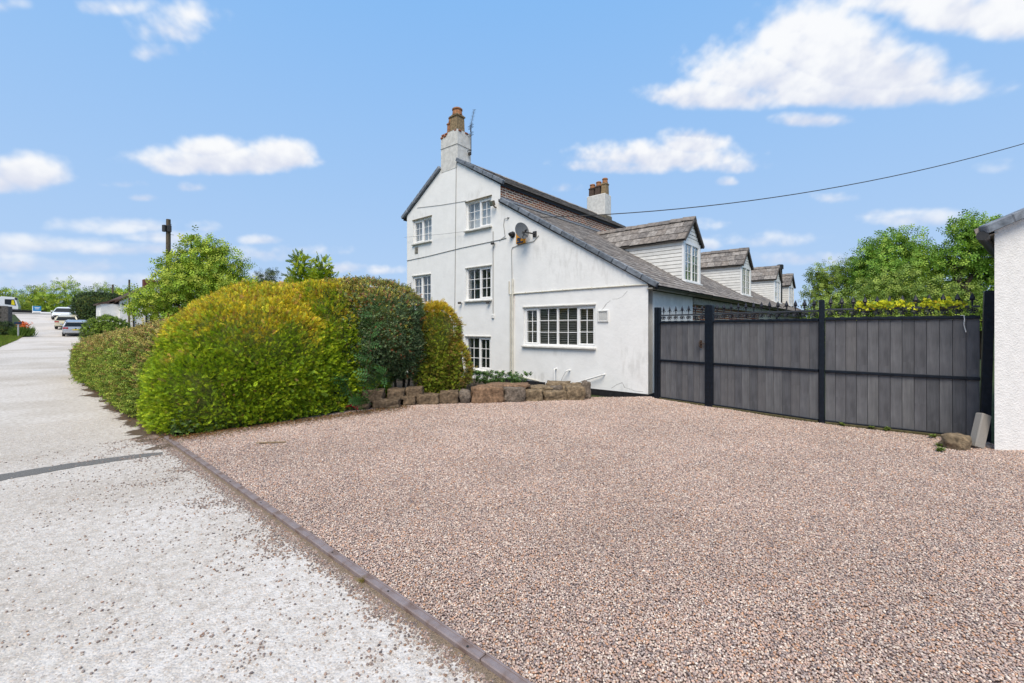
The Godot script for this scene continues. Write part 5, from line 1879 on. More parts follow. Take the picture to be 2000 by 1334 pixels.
		for k in 15:
			var u := 0.35 + 0.65 * k / 14.0
			var p: Vector3 = pts[1].lerp(pts[2], (u - 0.5) * 2.0) if u > 0.5 else pts[0].lerp(pts[1], u * 2.0)
			var out := Vector3(rng.randf_range(-1, 1), rng.randf_range(-0.25, 0.6), rng.randf_range(0.0, 1.0)).normalized()
			where.append(Transform3D((Basis(Quaternion(Vector3.UP, out)) * Basis(Vector3.UP, rng.randf_range(-0.8, 0.8))).scaled_local(Vector3.ONE * rng.randf_range(0.8, 1.2)), p))
			var v := rng.randf_range(0.8, 1.2)
			tints.append(Color(0.055 * v, 0.14 * v, 0.035 * v))
	part(ash, "stem", stems.mesh(), m.twig)
	spread(ash, "leaves", leaf_mesh("ash"), m.leaf, where, tints)
	for q in [[-0.85, 11.4, 0.9, 140, "low green nettles below the wall beside the bottom window"], [0.05, 11.2, 0.5, 60, "small green nettle clump near the black plinth"]]:
		var nt := thing("nettles", q[4], "nettles", at(q[0], q[1], 0.05), 0.0, "nettles under the gable")
		where = []
		tints = PackedColorArray()
		stems = Shape.new()
		for k in q[3]:
			var p := Vector3(rng.randfn() * q[2] * 0.42, 0, rng.randfn() * 0.22)
			var hh := rng.randf_range(0.10, 0.36)
			if k % 4 == 0:
				stems.tube([p, p + Vector3(rng.randf_range(-0.05, 0.05), hh, 0)], [0.004], 4, false)
			where.append(Transform3D(Basis(Vector3.UP, rng.randf() * TAU).scaled_local(Vector3.ONE * rng.randf_range(0.7, 1.3)), p + Vector3.UP * hh))
			var v := rng.randf_range(0.75, 1.25)
			tints.append(Color(0.10 * v, 0.19 * v, 0.045 * v))
		part(nt, "stem", stems.mesh(), m.twig)
		spread(nt, "leaves", leaf_mesh("weed"), m.leaf, where, tints)
	for q in [[5.42, 7.12, "weed tuft at the foot of the slim meeting post"], [5.72, 6.92, "flat weed beneath the creeper-topped gate leaf"], [5.86, 6.78, "smaller weed beneath the creeper-topped gate leaf"], [5.78, 5.86, "bright weed at the side of the rounded sandstone lump"], [5.54, 5.62, "thin weed in the gravel in front of sandstone lump"], [6.15, 6.35, "weed at the gate foot behind sandstone lump"]]:
		var wd := thing("weed", q[2], "weed", at(q[0], q[1], 0.0), rng.randf() * TAU, "weeds along the gates")
		where = []
		tints = PackedColorArray()
		for k in 9:
			where.append(Transform3D(Basis(Vector3.UP, rng.randf() * TAU).scaled_local(Vector3.ONE * rng.randf_range(0.35, 0.6)), Vector3(rng.randf_range(-0.05, 0.05), rng.randf_range(0.0, 0.02), rng.randf_range(-0.03, 0.03))))
			var v := rng.randf_range(0.8, 1.2)
			tints.append(Color(0.15 * v, 0.21 * v, 0.04 * v))
		spread(wd, "leaves", leaf_mesh("weed"), m.leaf, where, tints)
	# dry grass tuft by the rail
	var tuft_at := lane_point(-5.35, -0.03)
	var tuft := thing("grass_tuft", "dry yellowish grass tuft against the steel rail", "grass tuft", at(tuft_at.x, tuft_at.y, -0.03))
	where = []
	tints = PackedColorArray()
	for k in 8:
		where.append(Transform3D(Basis.from_euler(Vector3(rng.randf_range(-0.5, 0.5), rng.randf() * TAU, 0)).scaled_local(Vector3(0.05, 0.055, 0.05)), Vector3(rng.randf_range(-0.02, 0.02), 0, rng.randf_range(-0.015, 0.015))))
		tints.append(Color(0.30, 0.25, 0.07))
	spread(tuft, "blades", leaf_mesh("blade"), m.leaf, where, tints)
	# fallen leaves along the foot of the hedges
	where = []
	tints = PackedColorArray()
	for k in 9000:
		var p: Vector2
		if k % 3 == 0:
			var u := rng.randf()
			p = lane_point(u * 12.0, -absf(rng.randfn()) * 0.16 + 0.1)
		else:
			var u := rng.randf()
			p = RAIL_END.lerp(Vector2(-2.2, 9.0), u) + Vector2(0.756, -0.655) * (absf(rng.randfn()) * 0.22 - 0.08)
		where.append(Transform3D(Basis.from_euler(Vector3(rng.randf_range(-0.5, 0.5) - PI / 2, rng.randf() * TAU, rng.randf_range(-0.5, 0.5))).scaled_local(Vector3.ONE * rng.randf_range(0.008, 0.022)), at(p.x, p.y, (0.008 if off_lane(p.x, p.y) > 0.0 else -0.028) + land(p.x, p.y) + rng.randf() * 0.008)))
		var c: Array = [[0.25, 0.10, 0.03], [0.18, 0.085, 0.035], [0.30, 0.15, 0.05], [0.11, 0.07, 0.04], [0.13, 0.13, 0.03]][rng.randi() % 5]
		tints.append(Color(c[0], c[1], c[2]))
	var litter := spread(self, "leaf_litter", leaf_mesh("broad"), m.leaf, where, tints)
	litter.set_meta("label", "brown fallen leaves along the foot of the hedges")
	litter.set_meta("category", "leaf litter")
	# low ivy and seedlings at the foot of the hedge
	var ivy := thing("ground_ivy", "dark green ivy spilling from the hedge foot at rail's end", "ivy", at(-5.0, 6.45, 0))
	where = []
	tints = PackedColorArray()
	for k in 1500:
		var u := rng.randf_range(-1.3, 3.4)
		var p := (LANE * -u if u < 0 else BACK * u) + Vector2(0.3, -0.35) * (rng.randf() - 0.55) * (0.6 if u < 1.5 else 0.8)
		var hh := absf(rng.randfn()) * 0.13
		where.append(Transform3D(Basis.from_euler(Vector3(rng.randf_range(-1.2, 0.2), rng.randf() * TAU, 0)).scaled_local(Vector3.ONE * rng.randf_range(0.025, 0.045)), Vector3(p.x, hh, -p.y)))
		var v := rng.randf_range(0.7, 1.3)
		tints.append(Color(0.06 * v, 0.105 * v, 0.025 * v) if rng.randf() < 0.7 else Color(0.12 * v, 0.19 * v, 0.03 * v))
	spread(ivy, "leaves", leaf_mesh("broad"), m.leaf, where, tints)
	var red := thing("red_scrap", "small red plastic loop lying at the hedge foot", "scrap", at(-3.13, 8.42, 0.01))
	var loop := Shape.new()
	var ring := []
	for k in 11:
		var a := PI * (0.05 + 0.9 * k / 10.0)
		ring.append(Vector3(cos(a) * 0.13, sin(a) * 0.09 + 0.012, 0.02 * sin(k)))
	loop.tube(ring, [0.02, 0.025, 0.022, 0.025, 0.02, 0.024, 0.02, 0.025, 0.021, 0.024, 0.018], 7)
	part(red, "loop", loop.mesh(), m.red)
	var stick := thing("stick", "pale broken stick lying on the gravel near the hedge", "stick", at(-3.35, 6.05, 0.014), 0.12)
	loop = Shape.new()
	loop.tube([Vector3(-0.2, 0, 0), Vector3(0.0, 0.004, 0.01), Vector3(0.19, 0, -0.01)], [0.011, 0.012, 0.008], 6)
	part(stick, "stick", loop.mesh(), m.pale_wood)


func make_trees() -> void:
	var green := [[0.27, 0.42, 0.035], [0.33, 0.46, 0.04], [0.40, 0.50, 0.05], [0.20, 0.33, 0.03], [0.46, 0.52, 0.065]]
	var fresh := [[0.19, 0.36, 0.045], [0.24, 0.41, 0.05], [0.14, 0.28, 0.035], [0.30, 0.44, 0.06]]
	var olive := [[0.20, 0.30, 0.05], [0.26, 0.36, 0.06], [0.15, 0.24, 0.04], [0.31, 0.39, 0.07]]
	var g := "trees beyond the gates"
	var foot := at(-17.1, 24.0, 0.25)
	tree("lane_tree", "bright green leafy tree in front of the white cottage", foot, [Vector3(0.3, 0, 0), Vector3(0.3, 1.1, 0), Vector3(0.1, 2.2, 0)], 0.15, [
		[Vector3(0.0, 3.7, 0), Vector3(2.2, 1.55, 2.1)], [Vector3(-1.9, 2.9, 0.4), Vector3(1.5, 1.0, 1.4)], [Vector3(1.9, 3.2, 0.2), Vector3(1.5, 1.15, 1.4)], [Vector3(0.0, 5.4, 0), Vector3(1.15, 1.15, 1.1)], [Vector3(-1.0, 4.6, 0.2), Vector3(1.2, 1.0, 1.1)], [Vector3(1.2, 4.7, 0), Vector3(1.2, 1.0, 1.1)],
		[Vector3(-2.9, 2.6, 0.5), Vector3(0.8, 0.6, 0.8)], [Vector3(2.9, 3.2, 0), Vector3(0.75, 0.8, 0.8)], [Vector3(-0.6, 6.0, 0.1), Vector3(0.5, 0.6, 0.5)], [Vector3(0.9, 5.7, 0.1), Vector3(0.5, 0.55, 0.5)], [Vector3(-1.6, 2.1, 0.6), Vector3(0.7, 0.4, 0.7)], [Vector3(0.9, 2.5, 0.5), Vector3(1.2, 0.6, 1.0)]], 6500, "spray", green, 51, 0.85, -0.12)
	# beyond the gates
	tree("willow_tree", "loose pale green tree nearest the far dormers", at(19.9, 27.0, 0), [Vector3(0, 0, 0), Vector3(0.1, 1.6, 0), Vector3(0.0, 3.0, 0)], 0.16, [
		[Vector3(0.0, 4.3, 0), Vector3(1.3, 1.5, 1.4)], [Vector3(-0.9, 3.4, 0.3), Vector3(1.0, 1.3, 1.1)], [Vector3(1.3, 4.9, 0), Vector3(1.1, 1.2, 1.2)], [Vector3(0.3, 2.2, 0.5), Vector3(1.7, 1.1, 1.3)], [Vector3(-0.7, 4.9, 0), Vector3(0.7, 0.7, 0.7)], [Vector3(1.9, 5.2, 0), Vector3(0.8, 0.7, 0.7)]], 3600, "spray", olive, 52, 0.75, -0.04, g)
	tree("maple_tree", "full bright green tree behind the drive gates", at(22.4, 25.5, 0), [Vector3(0, 0, 0), Vector3(0.0, 1.8, 0), Vector3(0.2, 3.4, 0)], 0.22, [
		[Vector3(0.2, 5.2, 0), Vector3(2.2, 1.5, 2.0)], [Vector3(-1.5, 4.7, 0.2), Vector3(1.3, 1.1, 1.3)], [Vector3(1.6, 5.4, 0.2), Vector3(1.3, 1.1, 1.3)], [Vector3(0.2, 6.6, 0), Vector3(1.4, 0.85, 1.3)], [Vector3(-1.2, 6.0, 0), Vector3(1.0, 0.8, 1.0)], [Vector3(0.0, 3.4, 0.6), Vector3(2.4, 1.2, 1.6)]], 5200, "spray", fresh, 53, 0.85, -0.1, g)
	tree("bushy_tree", "dense olive green low tree just behind the creeper", at(18.3, 20.5, 0), [Vector3(0, 0, 0), Vector3(0.05, 1.2, 0), Vector3(0, 2.2, 0)], 0.13, [
		[Vector3(0.0, 3.0, 0), Vector3(1.9, 1.5, 1.6)], [Vector3(-1.9, 2.4, 0.2), Vector3(1.5, 1.2, 1.3)], [Vector3(1.9, 2.7, 0.2), Vector3(1.5, 1.3, 1.3)], [Vector3(-3.1, 1.9, 0), Vector3(1.3, 1.2, 1.2)], [Vector3(0.3, 1.6, 0.7), Vector3(2.4, 1.0, 1.0)]], 5200, "spray", olive, 54, 0.72, -0.2, g)
	tree("sycamore_tree", "darker green tree with heavy leaning limb beside the outbuilding", at(25.2, 23.5, 0), [Vector3(0.4, 0, 0), Vector3(0.1, 1.8, 0), Vector3(-0.5, 3.3, 0.1), Vector3(-1.3, 4.1, 0.2)], 0.30, [
		[Vector3(0.2, 6.0, 0), Vector3(1.7, 1.4, 1.5)], [Vector3(-0.3, 7.0, 0), Vector3(1.1, 0.8, 1.0)], [Vector3(0.6, 4.4, -0.3), Vector3(1.6, 1.1, 1.3)], [Vector3(-1.3, 5.2, 0), Vector3(0.9, 0.7, 0.9)], [Vector3(0.6, 2.6, 0.3), Vector3(1.9, 1.2, 1.4)]], 4600, "spray", fresh, 55, 0.85, -0.1, g)
	tree("far_tree", "dark low tree filling the gap under the leaning limb", at(28.5, 30.0, 0), [Vector3(0, 0, 0), Vector3(0, 2, 0)], 0.2, [
		[Vector3(-2.0, 2.6, 0), Vector3(3.0, 1.8, 2.0)], [Vector3(2.0, 2.8, 0), Vector3(3.0, 2.0, 2.0)], [Vector3(-5.5, 2.0, 0), Vector3(2.6, 1.6, 1.8)]], 3000, "spray", [[0.06, 0.11, 0.02], [0.08, 0.13, 0.025]], 56, 1.2, -0.3, g)
	# across the lane, seen only as the green that the gable's lower windows mirror
	i_tree([[-25.5, 11.5, 4.4], [-24.0, 6.0, 4.6], [-22.0, 1.0, 4.3], [-23.5, -4.0, 4.8], [-20.0, -9.0, 4.4]])
	# behind the hedge
	tree("grey_tree", "grey green open tree just above the hedge top", at(-22.9, 40.0, 1.0), [Vector3(0, 0, 0), Vector3(0, 2.2, 0), Vector3(0.2, 4.2, 0)], 0.14, [
		[Vector3(0.2, 5.0, 0), Vector3(1.2, 0.9, 1.0)], [Vector3(-0.5, 4.2, 0), Vector3(1.3, 0.9, 1.0)], [Vector3(0.8, 5.6, 0), Vector3(0.7, 0.6, 0.6)], [Vector3(0.5, 3.2, 0), Vector3(1.4, 0.9, 1.0)]], 1300, "spray", [[0.11, 0.15, 0.07], [0.14, 0.17, 0.09], [0.08, 0.12, 0.05]], 57, 0.8, -0.05)
	var lobes := []
	for q in [[-0.40, 1.0], [0.50, 0.95]]:
		for k in 7:
			var y: float = 1.0 + k * 0.55 * q[1]
			var r := (1.25 - k * 0.165) * 1.25
			lobes.append([Vector3(q[0], y, 0), Vector3(r, 0.42, r)])
	tree("conifer_tree", "yellow green twin tipped conifer behind the hedge", at(-8.35, 18.0, 0.0), [Vector3(0, 0, 0), Vector3(0, 2.0, 0), Vector3(0, 3.2, 0)], 0.08, lobes, 9000, "conifer", [[0.24, 0.36, 0.02], [0.34, 0.44, 0.025], [0.16, 0.26, 0.02], [0.44, 0.50, 0.03]], 58, 0.85, -0.5)
	# along the crest of the lane
	var i := 0
	for q in [[-101.0, 86.0, 3.7, "round far tree behind the white lorry"], [-94.5, 86.0, 3.9, "far tree rising behind the blue sign board"], [-87.0, 84.0, 4.3, "largest far tree on the crest beyond the junction"], [-78.0, 82.5, 3.6, "far bushy tree right of the crest, behind white car"], [-71.0, 79.0, 3.0, "small far tree beside the dark square hedge"], [-109.0, 88.0, 4.2, "far tree left of the lorry drum"]]:
		i += 1
		var r: float = q[2] * 1.22
		tree("crest_tree", q[3], at(q[0], q[1], land(q[0], q[1]) - 0.3), [Vector3(0, 0, 0), Vector3(0, r * 0.6, 0)], 0.2, [
			[Vector3(0, r * 0.85, 0), Vector3(r * 0.9, r * 0.55, r * 0.8)], [Vector3(-r * 0.6, r * 0.6, 0), Vector3(r * 0.7, r * 0.5, r * 0.6)], [Vector3(r * 0.6, r * 0.65, 0), Vector3(r * 0.7, r * 0.5, r * 0.6)], [Vector3(r * 0.15, r * 1.25, 0), Vector3(r * 0.5, r * 0.35, r * 0.5)], [Vector3(0, r * 0.3, r * 0.3), Vector3(r * 1.1, r * 0.4, r * 0.5)]], 1600, "spray", green if i % 2 else olive, 60 + i, 1.9, -0.15, "trees along the crest")


func i_tree(spots: Array) -> void:
	var names := ["roadside tree across the lane nearest the parked cars", "second roadside tree across the lane from the parked cars", "middle roadside tree across the lane", "fourth roadside tree across the lane from the parked cars", "roadside tree across the lane farthest from the parked cars"]
	for k in spots.size():
		var r: float = spots[k][2]
		tree("roadside_tree", names[k], at(spots[k][0], spots[k][1], -0.1), [Vector3.ZERO, Vector3(0, r * 0.5, 0), Vector3(0.1, r * 0.8, 0)], 0.2, [
			[Vector3(0, r * 1.0, 0), Vector3(r * 0.85, r * 0.6, r * 0.85)], [Vector3(-r * 0.3, r * 0.55, r * 0.5), Vector3(r * 0.7, r * 0.5, r * 0.6)], [Vector3(r * 0.3, r * 0.5, -r * 0.5), Vector3(r * 0.7, r * 0.5, r * 0.6)], [Vector3(0, r * 1.45, 0), Vector3(r * 0.5, r * 0.4, r * 0.5)]], 2200, "spray", [[0.10, 0.18, 0.03], [0.13, 0.21, 0.035], [0.08, 0.14, 0.025]], 90 + k, 1.1, -0.2, "trees across the lane")


# ---------------------------------------------------------------- up the lane
func loft(s: Shape, sections: Array) -> void:
	for i in sections.size() - 1:
		var a: Array = sections[i]
		var b: Array = sections[i + 1]
		for k in a.size():
			var k2 := (k + 1) % a.size()
			var mid: Vector3 = (a[k] + a[k2] + b[k] + b[k2]) / 4.0
			var c := Vector3(mid.x, 0.7, 0)
			s.face([a[k], a[k2], b[k2]], mid - c)
			s.face([a[k], b[k2], b[k]], mid - c)
	for e in [0, -1]:
		var o := Vector3(-1 if e == 0 else 1, 0, 0)
		s.face(sections[e], o)


func car_ring(x: float, yb: float, yt: float, w: float) -> Array:
	return [Vector3(x, yb, -w * 0.9), Vector3(x, yb + 0.18, -w), Vector3(x, yt - 0.12, -w * 0.985), Vector3(x, yt - 0.02, -w * 0.93), Vector3(x, yt, -w * 0.8), Vector3(x, yt, w * 0.8), Vector3(x, yt - 0.02, w * 0.93), Vector3(x, yt - 0.12, w * 0.985), Vector3(x, yb + 0.18, w), Vector3(x, yb, w * 0.9)]


func car(label: String, where: Vector3, turn: float, paint: Material, long_roof: bool, up := 0.0) -> void:
	var c := thing("parked_car", label, "car", where, turn, "cars parked up the lane")
	c.rotate_object_local(Vector3.BACK, up)
	var s := Shape.new()
	loft(s, [car_ring(-2.16, 0.40, 0.72, 0.72), car_ring(-2.08, 0.28, 0.93, 0.84), car_ring(-1.6, 0.24, 0.97, 0.89), car_ring(-0.5, 0.22, 0.95, 0.90), car_ring(0.7, 0.22, 0.94, 0.90), car_ring(1.2, 0.22, 0.90, 0.89), car_ring(1.75, 0.24, 0.80, 0.86), car_ring(2.05, 0.28, 0.70, 0.78), car_ring(2.17, 0.38, 0.56, 0.66)])
	part(c, "body", s.mesh(), paint)
	var rear := -1.92 if long_roof else -1.72
	var cab := [[-2.06, 0.94, 0.96, 0.80, 0.78], [rear, 0.94, 1.34, 0.82, 0.64], [-1.0, 0.94, 1.45, 0.84, 0.64], [0.1, 0.93, 1.44, 0.84, 0.63], [0.45, 0.93, 1.34, 0.83, 0.62], [1.12, 0.91, 0.95, 0.78, 0.74]]
	var rings := []
	for q in cab:
		rings.append([Vector3(q[0], q[1], -q[3]), Vector3(q[0], q[2] - 0.05, -q[4] - 0.03), Vector3(q[0], q[2], -q[4] + 0.06), Vector3(q[0], q[2], q[4] - 0.06), Vector3(q[0], q[2] - 0.05, q[4] + 0.03), Vector3(q[0], q[1], q[3])])
	s = Shape.new()
	loft(s, rings)
	part(c, "windows", s.mesh(), m.car_glass)
	s = Shape.new()
	var roof := []
	for q in [[rear - 0.05, 1.335, 0.60], [-1.0, 1.47, 0.63], [0.1, 1.46, 0.62], [0.46, 1.355, 0.60]]:
		roof.append([Vector3(q[0], q[1] - 0.06, -q[2] - 0.05), Vector3(q[0], q[1], -q[2] + 0.05), Vector3(q[0], q[1], q[2] - 0.05), Vector3(q[0], q[1] - 0.06, q[2] + 0.05)])
	loft(s, roof)
	part(c, "roof", s.mesh(), paint)
	for sg in [-1.0, 1.0]:
		s = Shape.new()
		s.tube([Vector3(1.12, 0.92, sg * 0.80), Vector3(0.45, 1.34, sg * 0.645)], [0.045], 6)
		s.tube([Vector3(-0.35, 0.92, sg * 0.87), Vector3(-0.4, 1.41, sg * 0.67)], [0.04], 6)
		s.tube([Vector3(-2.05, 0.94, sg * 0.80), Vector3(rear, 1.32, sg * 0.65)], [0.075], 6)
		part(c, "pillar", s.mesh(), paint)
		s = Shape.new()
		s.box(Vector3(0.72, 0.98, sg * 0.99), Vector3(0.10, 0.13, 0.20), Basis(), 0.03)
		part(c, "mirror", s.mesh(), paint)
		s = Shape.new()
		s.box(Vector3(-2.08, 0.80, sg * 0.68), Vector3(0.14, 0.14, 0.34), Basis(Vector3.UP, sg * 0.25), 0.03)
		part(c, "tail_light", s.mesh(), m.tail_red)
		s = Shape.new()
		s.box(Vector3(2.0, 0.62, sg * 0.60), Vector3(0.22, 0.13, 0.32), Basis(Vector3.UP, -sg * 0.4), 0.04)
		part(c, "headlight", s.mesh(), m.lamp_clear)
		for x in [-1.32, 1.34]:
			var w := hub(c, "wheel", Transform3D(Basis(Vector3.RIGHT, PI / 2), Vector3(x, 0.31, sg * 0.80)))
			s = Shape.new()
			s.lathe([[0.20, -0.10], [0.29, -0.10], [0.31, -0.07], [0.31, 0.07], [0.29, 0.10], [0.20, 0.10]], 20)
			part(w, "tyre", s.mesh(), m.tyre)
			s = Shape.new()
			s.lathe([[0.0, -0.085], [0.06, -0.09], [0.20, -0.075], [0.20, 0.075], [0.06, 0.09], [0.0, 0.085]], 14)
			part(w, "rim", s.mesh(), m.alloy)
	part(c, "number_plate", box_mesh(Vector3(0.02, 0.11, 0.52), 0.004), m.plate_yellow, Transform3D(Basis(), Vector3(-2.165, 0.66, 0)))
	part(c, "number_plate", box_mesh(Vector3(0.02, 0.11, 0.52), 0.004), m.plate_white, Transform3D(Basis(), Vector3(2.18, 0.45, 0)))
	part(c, "bumper", box_mesh(Vector3(0.10, 0.16, 1.50), 0.04), m.black_plastic, Transform3D(Basis(), Vector3(2.10, 0.36, 0)))
	part(c, "bumper", box_mesh(Vector3(0.12, 0.18, 1.56), 0.04), paint, Transform3D(Basis(), Vector3(-2.12, 0.46, 0)))
	part(c, "rear_valance", box_mesh(Vector3(0.06, 0.12, 1.50), 0.02), m.black_plastic, Transform3D(Basis(), Vector3(-2.10, 0.33, 0)))


func make_distance() -> void:
	rng.seed = 71
	var along_lane := atan2(LANE.y, LANE.x)
	var spot := func(px: float, d: float) -> Vector3: return at(px * d, d, land(px * d, d) - 0.03)
	car("silver grey estate car parked nearest, seen from behind", spot.call(-1.003, 40.0), along_lane - 0.07, m.paint_silver, true, 0.06)
	car("cream hatchback parked just beyond the silver estate", spot.call(-1.020, 46.5), along_lane - 0.16, m.paint_cream, false, 0.07)
	car("white car facing down the lane, beyond the cream hatchback", spot.call(-1.030, 53.5), along_lane + PI - 0.2, m.paint_white, false, -0.06)
	car("dark car mostly hidden between white car and square hedge", spot.call(-0.995, 58.0), along_lane - 0.3, m.paint_dark, false, 0.05)

	# white cottage behind the tree
	var base := at(-28.9, 32.0, 0.0)
	var c := thing("cottage", "white cottage with brown tiled roof partly hidden by tree", "cottage", base, along_lane)
	var s := Shape.new()
	var foot := 0.4
	# cottage axes: x along the lane, z square to it; its gable looks back down the lane
	s.prism(PackedVector2Array([Vector2(0, foot), Vector2(7.2, foot), Vector2(7.2, 3.62), Vector2(3.6, 5.85), Vector2(0, 3.62)]), 0.0, 9.0, Transform3D(Basis(Vector3.BACK, Vector3.UP, Vector3.RIGHT), Vector3.ZERO))
	part(c, "wall", s.mesh(), m.render)
	for q in [[[-0.25, 3.52], [3.6, 5.95]], [[7.45, 3.52], [3.6, 5.95]]]:
		s = Shape.new()
		s.prism(PackedVector2Array([Vector2(q[0][0], q[0][1]), Vector2(q[1][0], q[1][1]), Vector2(q[1][0], q[1][1] + 0.12), Vector2(q[0][0], q[0][1] + 0.12)]), -0.15, 9.2, Transform3D(Basis(Vector3.BACK, Vector3.UP, Vector3.RIGHT), Vector3.ZERO))
		part(c, "roof", s.mesh(), m.brown_tiles)
	s = Shape.new()
	s.box(Vector3(0.6, 4.75, 1.75), Vector3(0.6, 1.3, 0.7), Basis(), 0.02)
	part(c, "chimney", s.mesh(), m.bricks[1])
	for q in [[4.3, 2.7, 0.8, 0.9], [1.9, 2.4, 0.5, 0.6]]:
		var w := hub(c, "window", Transform3D(Basis(), Vector3(-0.02, q[1], q[0])))
		part(w, "frame", box_mesh(Vector3(0.05, q[3], q[2]), 0.01), m.upvc)
		part(w, "pane", box_mesh(Vector3(0.02, q[3] - 0.14, q[2] / 2 - 0.08)), m.car_glass, Transform3D(Basis(), Vector3(-0.03, 0, q[2] / 4)))
		part(w, "pane", box_mesh(Vector3(0.02, q[3] - 0.14, q[2] / 2 - 0.08)), m.car_glass, Transform3D(Basis(), Vector3(-0.03, 0, -q[2] / 4)))
	s = Shape.new()
	s.box(Vector3(1.6, 1.9, -0.5), Vector3(2.6, 3.0, 1.0))
	part(c, "porch", s.mesh(), m.render)
	s = Shape.new()
	s.prism(PackedVector2Array([Vector2(-1.15, 3.35), Vector2(0.0, 3.72), Vector2(0.0, 3.82), Vector2(-1.15, 3.45)]), 0.2, 3.0, Transform3D(Basis(Vector3.BACK, Vector3.UP, Vector3.RIGHT), Vector3.ZERO))
	part(c, "porch_roof", s.mesh(), m.brown_tiles)
	part(c, "door", box_mesh(Vector3(0.9, 1.6, 0.05), 0.01), m.upvc, Transform3D(Basis(), Vector3(1.2, 2.1, -1.01)))
	pipe(c, "downpipe", [Vector3(-0.06, 3.45, 0.1), Vector3(-0.06, 3.2, 0.5), Vector3(-0.06, 3.1, 0.75), Vector3(-0.06, 0.6, 0.78)], 0.05, m.black_plastic)
	pipe(c, "downpipe", [Vector3(-0.06, 3.9, 1.5), Vector3(-0.06, 0.6, 1.5)], 0.06, m.black_plastic)
	pipe(c, "waste_pipe", [Vector3(-0.1, 1.75, 1.6), Vector3(-0.1, 1.7, 2.2), Vector3(-0.1, 1.95, 2.5)], 0.04, m.black_plastic)

	# poles
	for q in [[-20.6, 26.0, 8.15, 0.15, true, "tall wooden telegraph pole with two dark boxes near its top"], [-27.35, 31.0, 5.1, 0.07, false, "slim pole standing in front of the white cottage corner"], [-55.2, 60.0, 7.7, 0.14, false, "distant pole rising above the dark square hedge"]]:
		var g := land(q[0], q[1]) - 0.1
		var p := thing("telegraph_pole", q[5], "pole", at(q[0], q[1], g), 0.3)
		s = Shape.new()
		s.tube([Vector3.ZERO, Vector3(0.02, q[2] - g, 0)], [q[3], q[3] * 0.75], 10)
		part(p, "shaft", s.mesh(), m.pole_wood)
		if q[4]:
			var top: float = q[2] - g
			for sg in [-1.0, 1.0]:
				s = Shape.new()
				s.box(Vector3(sg * 0.125, top - 0.58, 0.15), Vector3(0.20, 0.40, 0.16), Basis(Vector3.UP, sg * 0.5), 0.02)
				part(p, "terminal_box", s.mesh(), m.dark_metal)
			s = Shape.new()
			s.tube([Vector3(0, top - 0.35, 0), Vector3(0.22, top - 0.3, 0.1)], [0.015], 5)
			s.tube([Vector3(0, top - 0.9, 0), Vector3(0.35, top - 0.95, 0.15)], [0.012], 5)
			part(p, "step_iron", s.mesh(), m.dark_metal)

	# hedges up the lane
	var glossy := func(_p: Vector3, _n: Vector3) -> Color: return [Color(0.035, 0.07, 0.02), Color(0.05, 0.09, 0.025), Color(0.028, 0.05, 0.018), Color(0.08, 0.13, 0.03)][rng.randi() % 4]
	hedge("square_hedge", "tall dark square clipped hedge beyond the parked cars", "", [[at(-46.0, 48.5, 3.5), Vector3(1.85, 1.85, 1.7), 4.5, 0.4]], 150.0, "small", glossy, 81, 3.0)
	var bright := func(_p: Vector3, n: Vector3) -> Color: return [Color(0.15, 0.24, 0.025), Color(0.19, 0.28, 0.03), Color(0.11, 0.18, 0.02)][rng.randi() % 3] if n.y > 0.1 or rng.randf() < 0.5 else Color(0.14, 0.16, 0.06)
	hedge("round_bush", "bright green rounded bush behind the low hedge", "", [[at(-25.4, 27.2, 1.2), Vector3(1.05, 1.0, 0.9), 2.2, 0.0], [at(-24.7, 26.9, 0.8), Vector3(0.8, 0.8, 0.8), 2.2, 0.0]], 200.0, "small", bright, 82, 2.6)
	hedge("wall_shrub", "leafy shrub in front of the old stone wall", "", [[at(-42.9, 36.6, 1.35), Vector3(0.6, 0.7, 0.6), 2.2, 0.0]], 200.0, "small", glossy, 83, 2.4)

	# old stone wall with a pier at the lane's far verge
	var w := thing("boundary_wall", "old dark stone wall with grey pier on the far verge", "wall", at(-44.1, 38.2, 1.05), 0.35)
	s = Shape.new()
	s.box(Vector3(-4.6, 1.1, -0.1), Vector3(8.4, 2.6, 0.35))
	part(w, "core", s.mesh(), m.old_mortar)
	for r in 6:
		var x := -8.7
		while x < -0.5:
			var l := minf(rng.randf_range(0.5, 1.1), -0.42 - x)
			if l > 0.15:
				part(w, "stone", rock_mesh(Vector3(snappedf(l, 0.2), 0.40, 0.22), 200 + rng.randi() % 4, 0.12, 0.05, 3), m.wall_stone[rng.randi() % 3], Transform3D(Basis(), Vector3(x + l / 2, 0.05 + r * 0.405, 0.10)))
			x += l
	s = Shape.new()
	s.box(Vector3(-4.6, 2.48, -0.05), Vector3(8.6, 0.14, 0.55), Basis(), 0.03)
	part(w, "coping", s.mesh(), m.wall_stone[1])
	s = Shape.new()
	s.box(Vector3(-0.2, 1.25, 0.1), Vector3(0.46, 2.5, 0.5), Basis(), 0.02)
	part(w, "pier", s.mesh(), m.wall_stone[2])
	s = Shape.new()
	s.box(Vector3(-0.05, 0.55, 0.35), Vector3(0.85, 0.12, 0.6), Basis(), 0.02)
	part(w, "ledge", s.mesh(), m.wall_stone[0])
	# grass of the verge
	var where := []
	var tints := PackedColorArray()
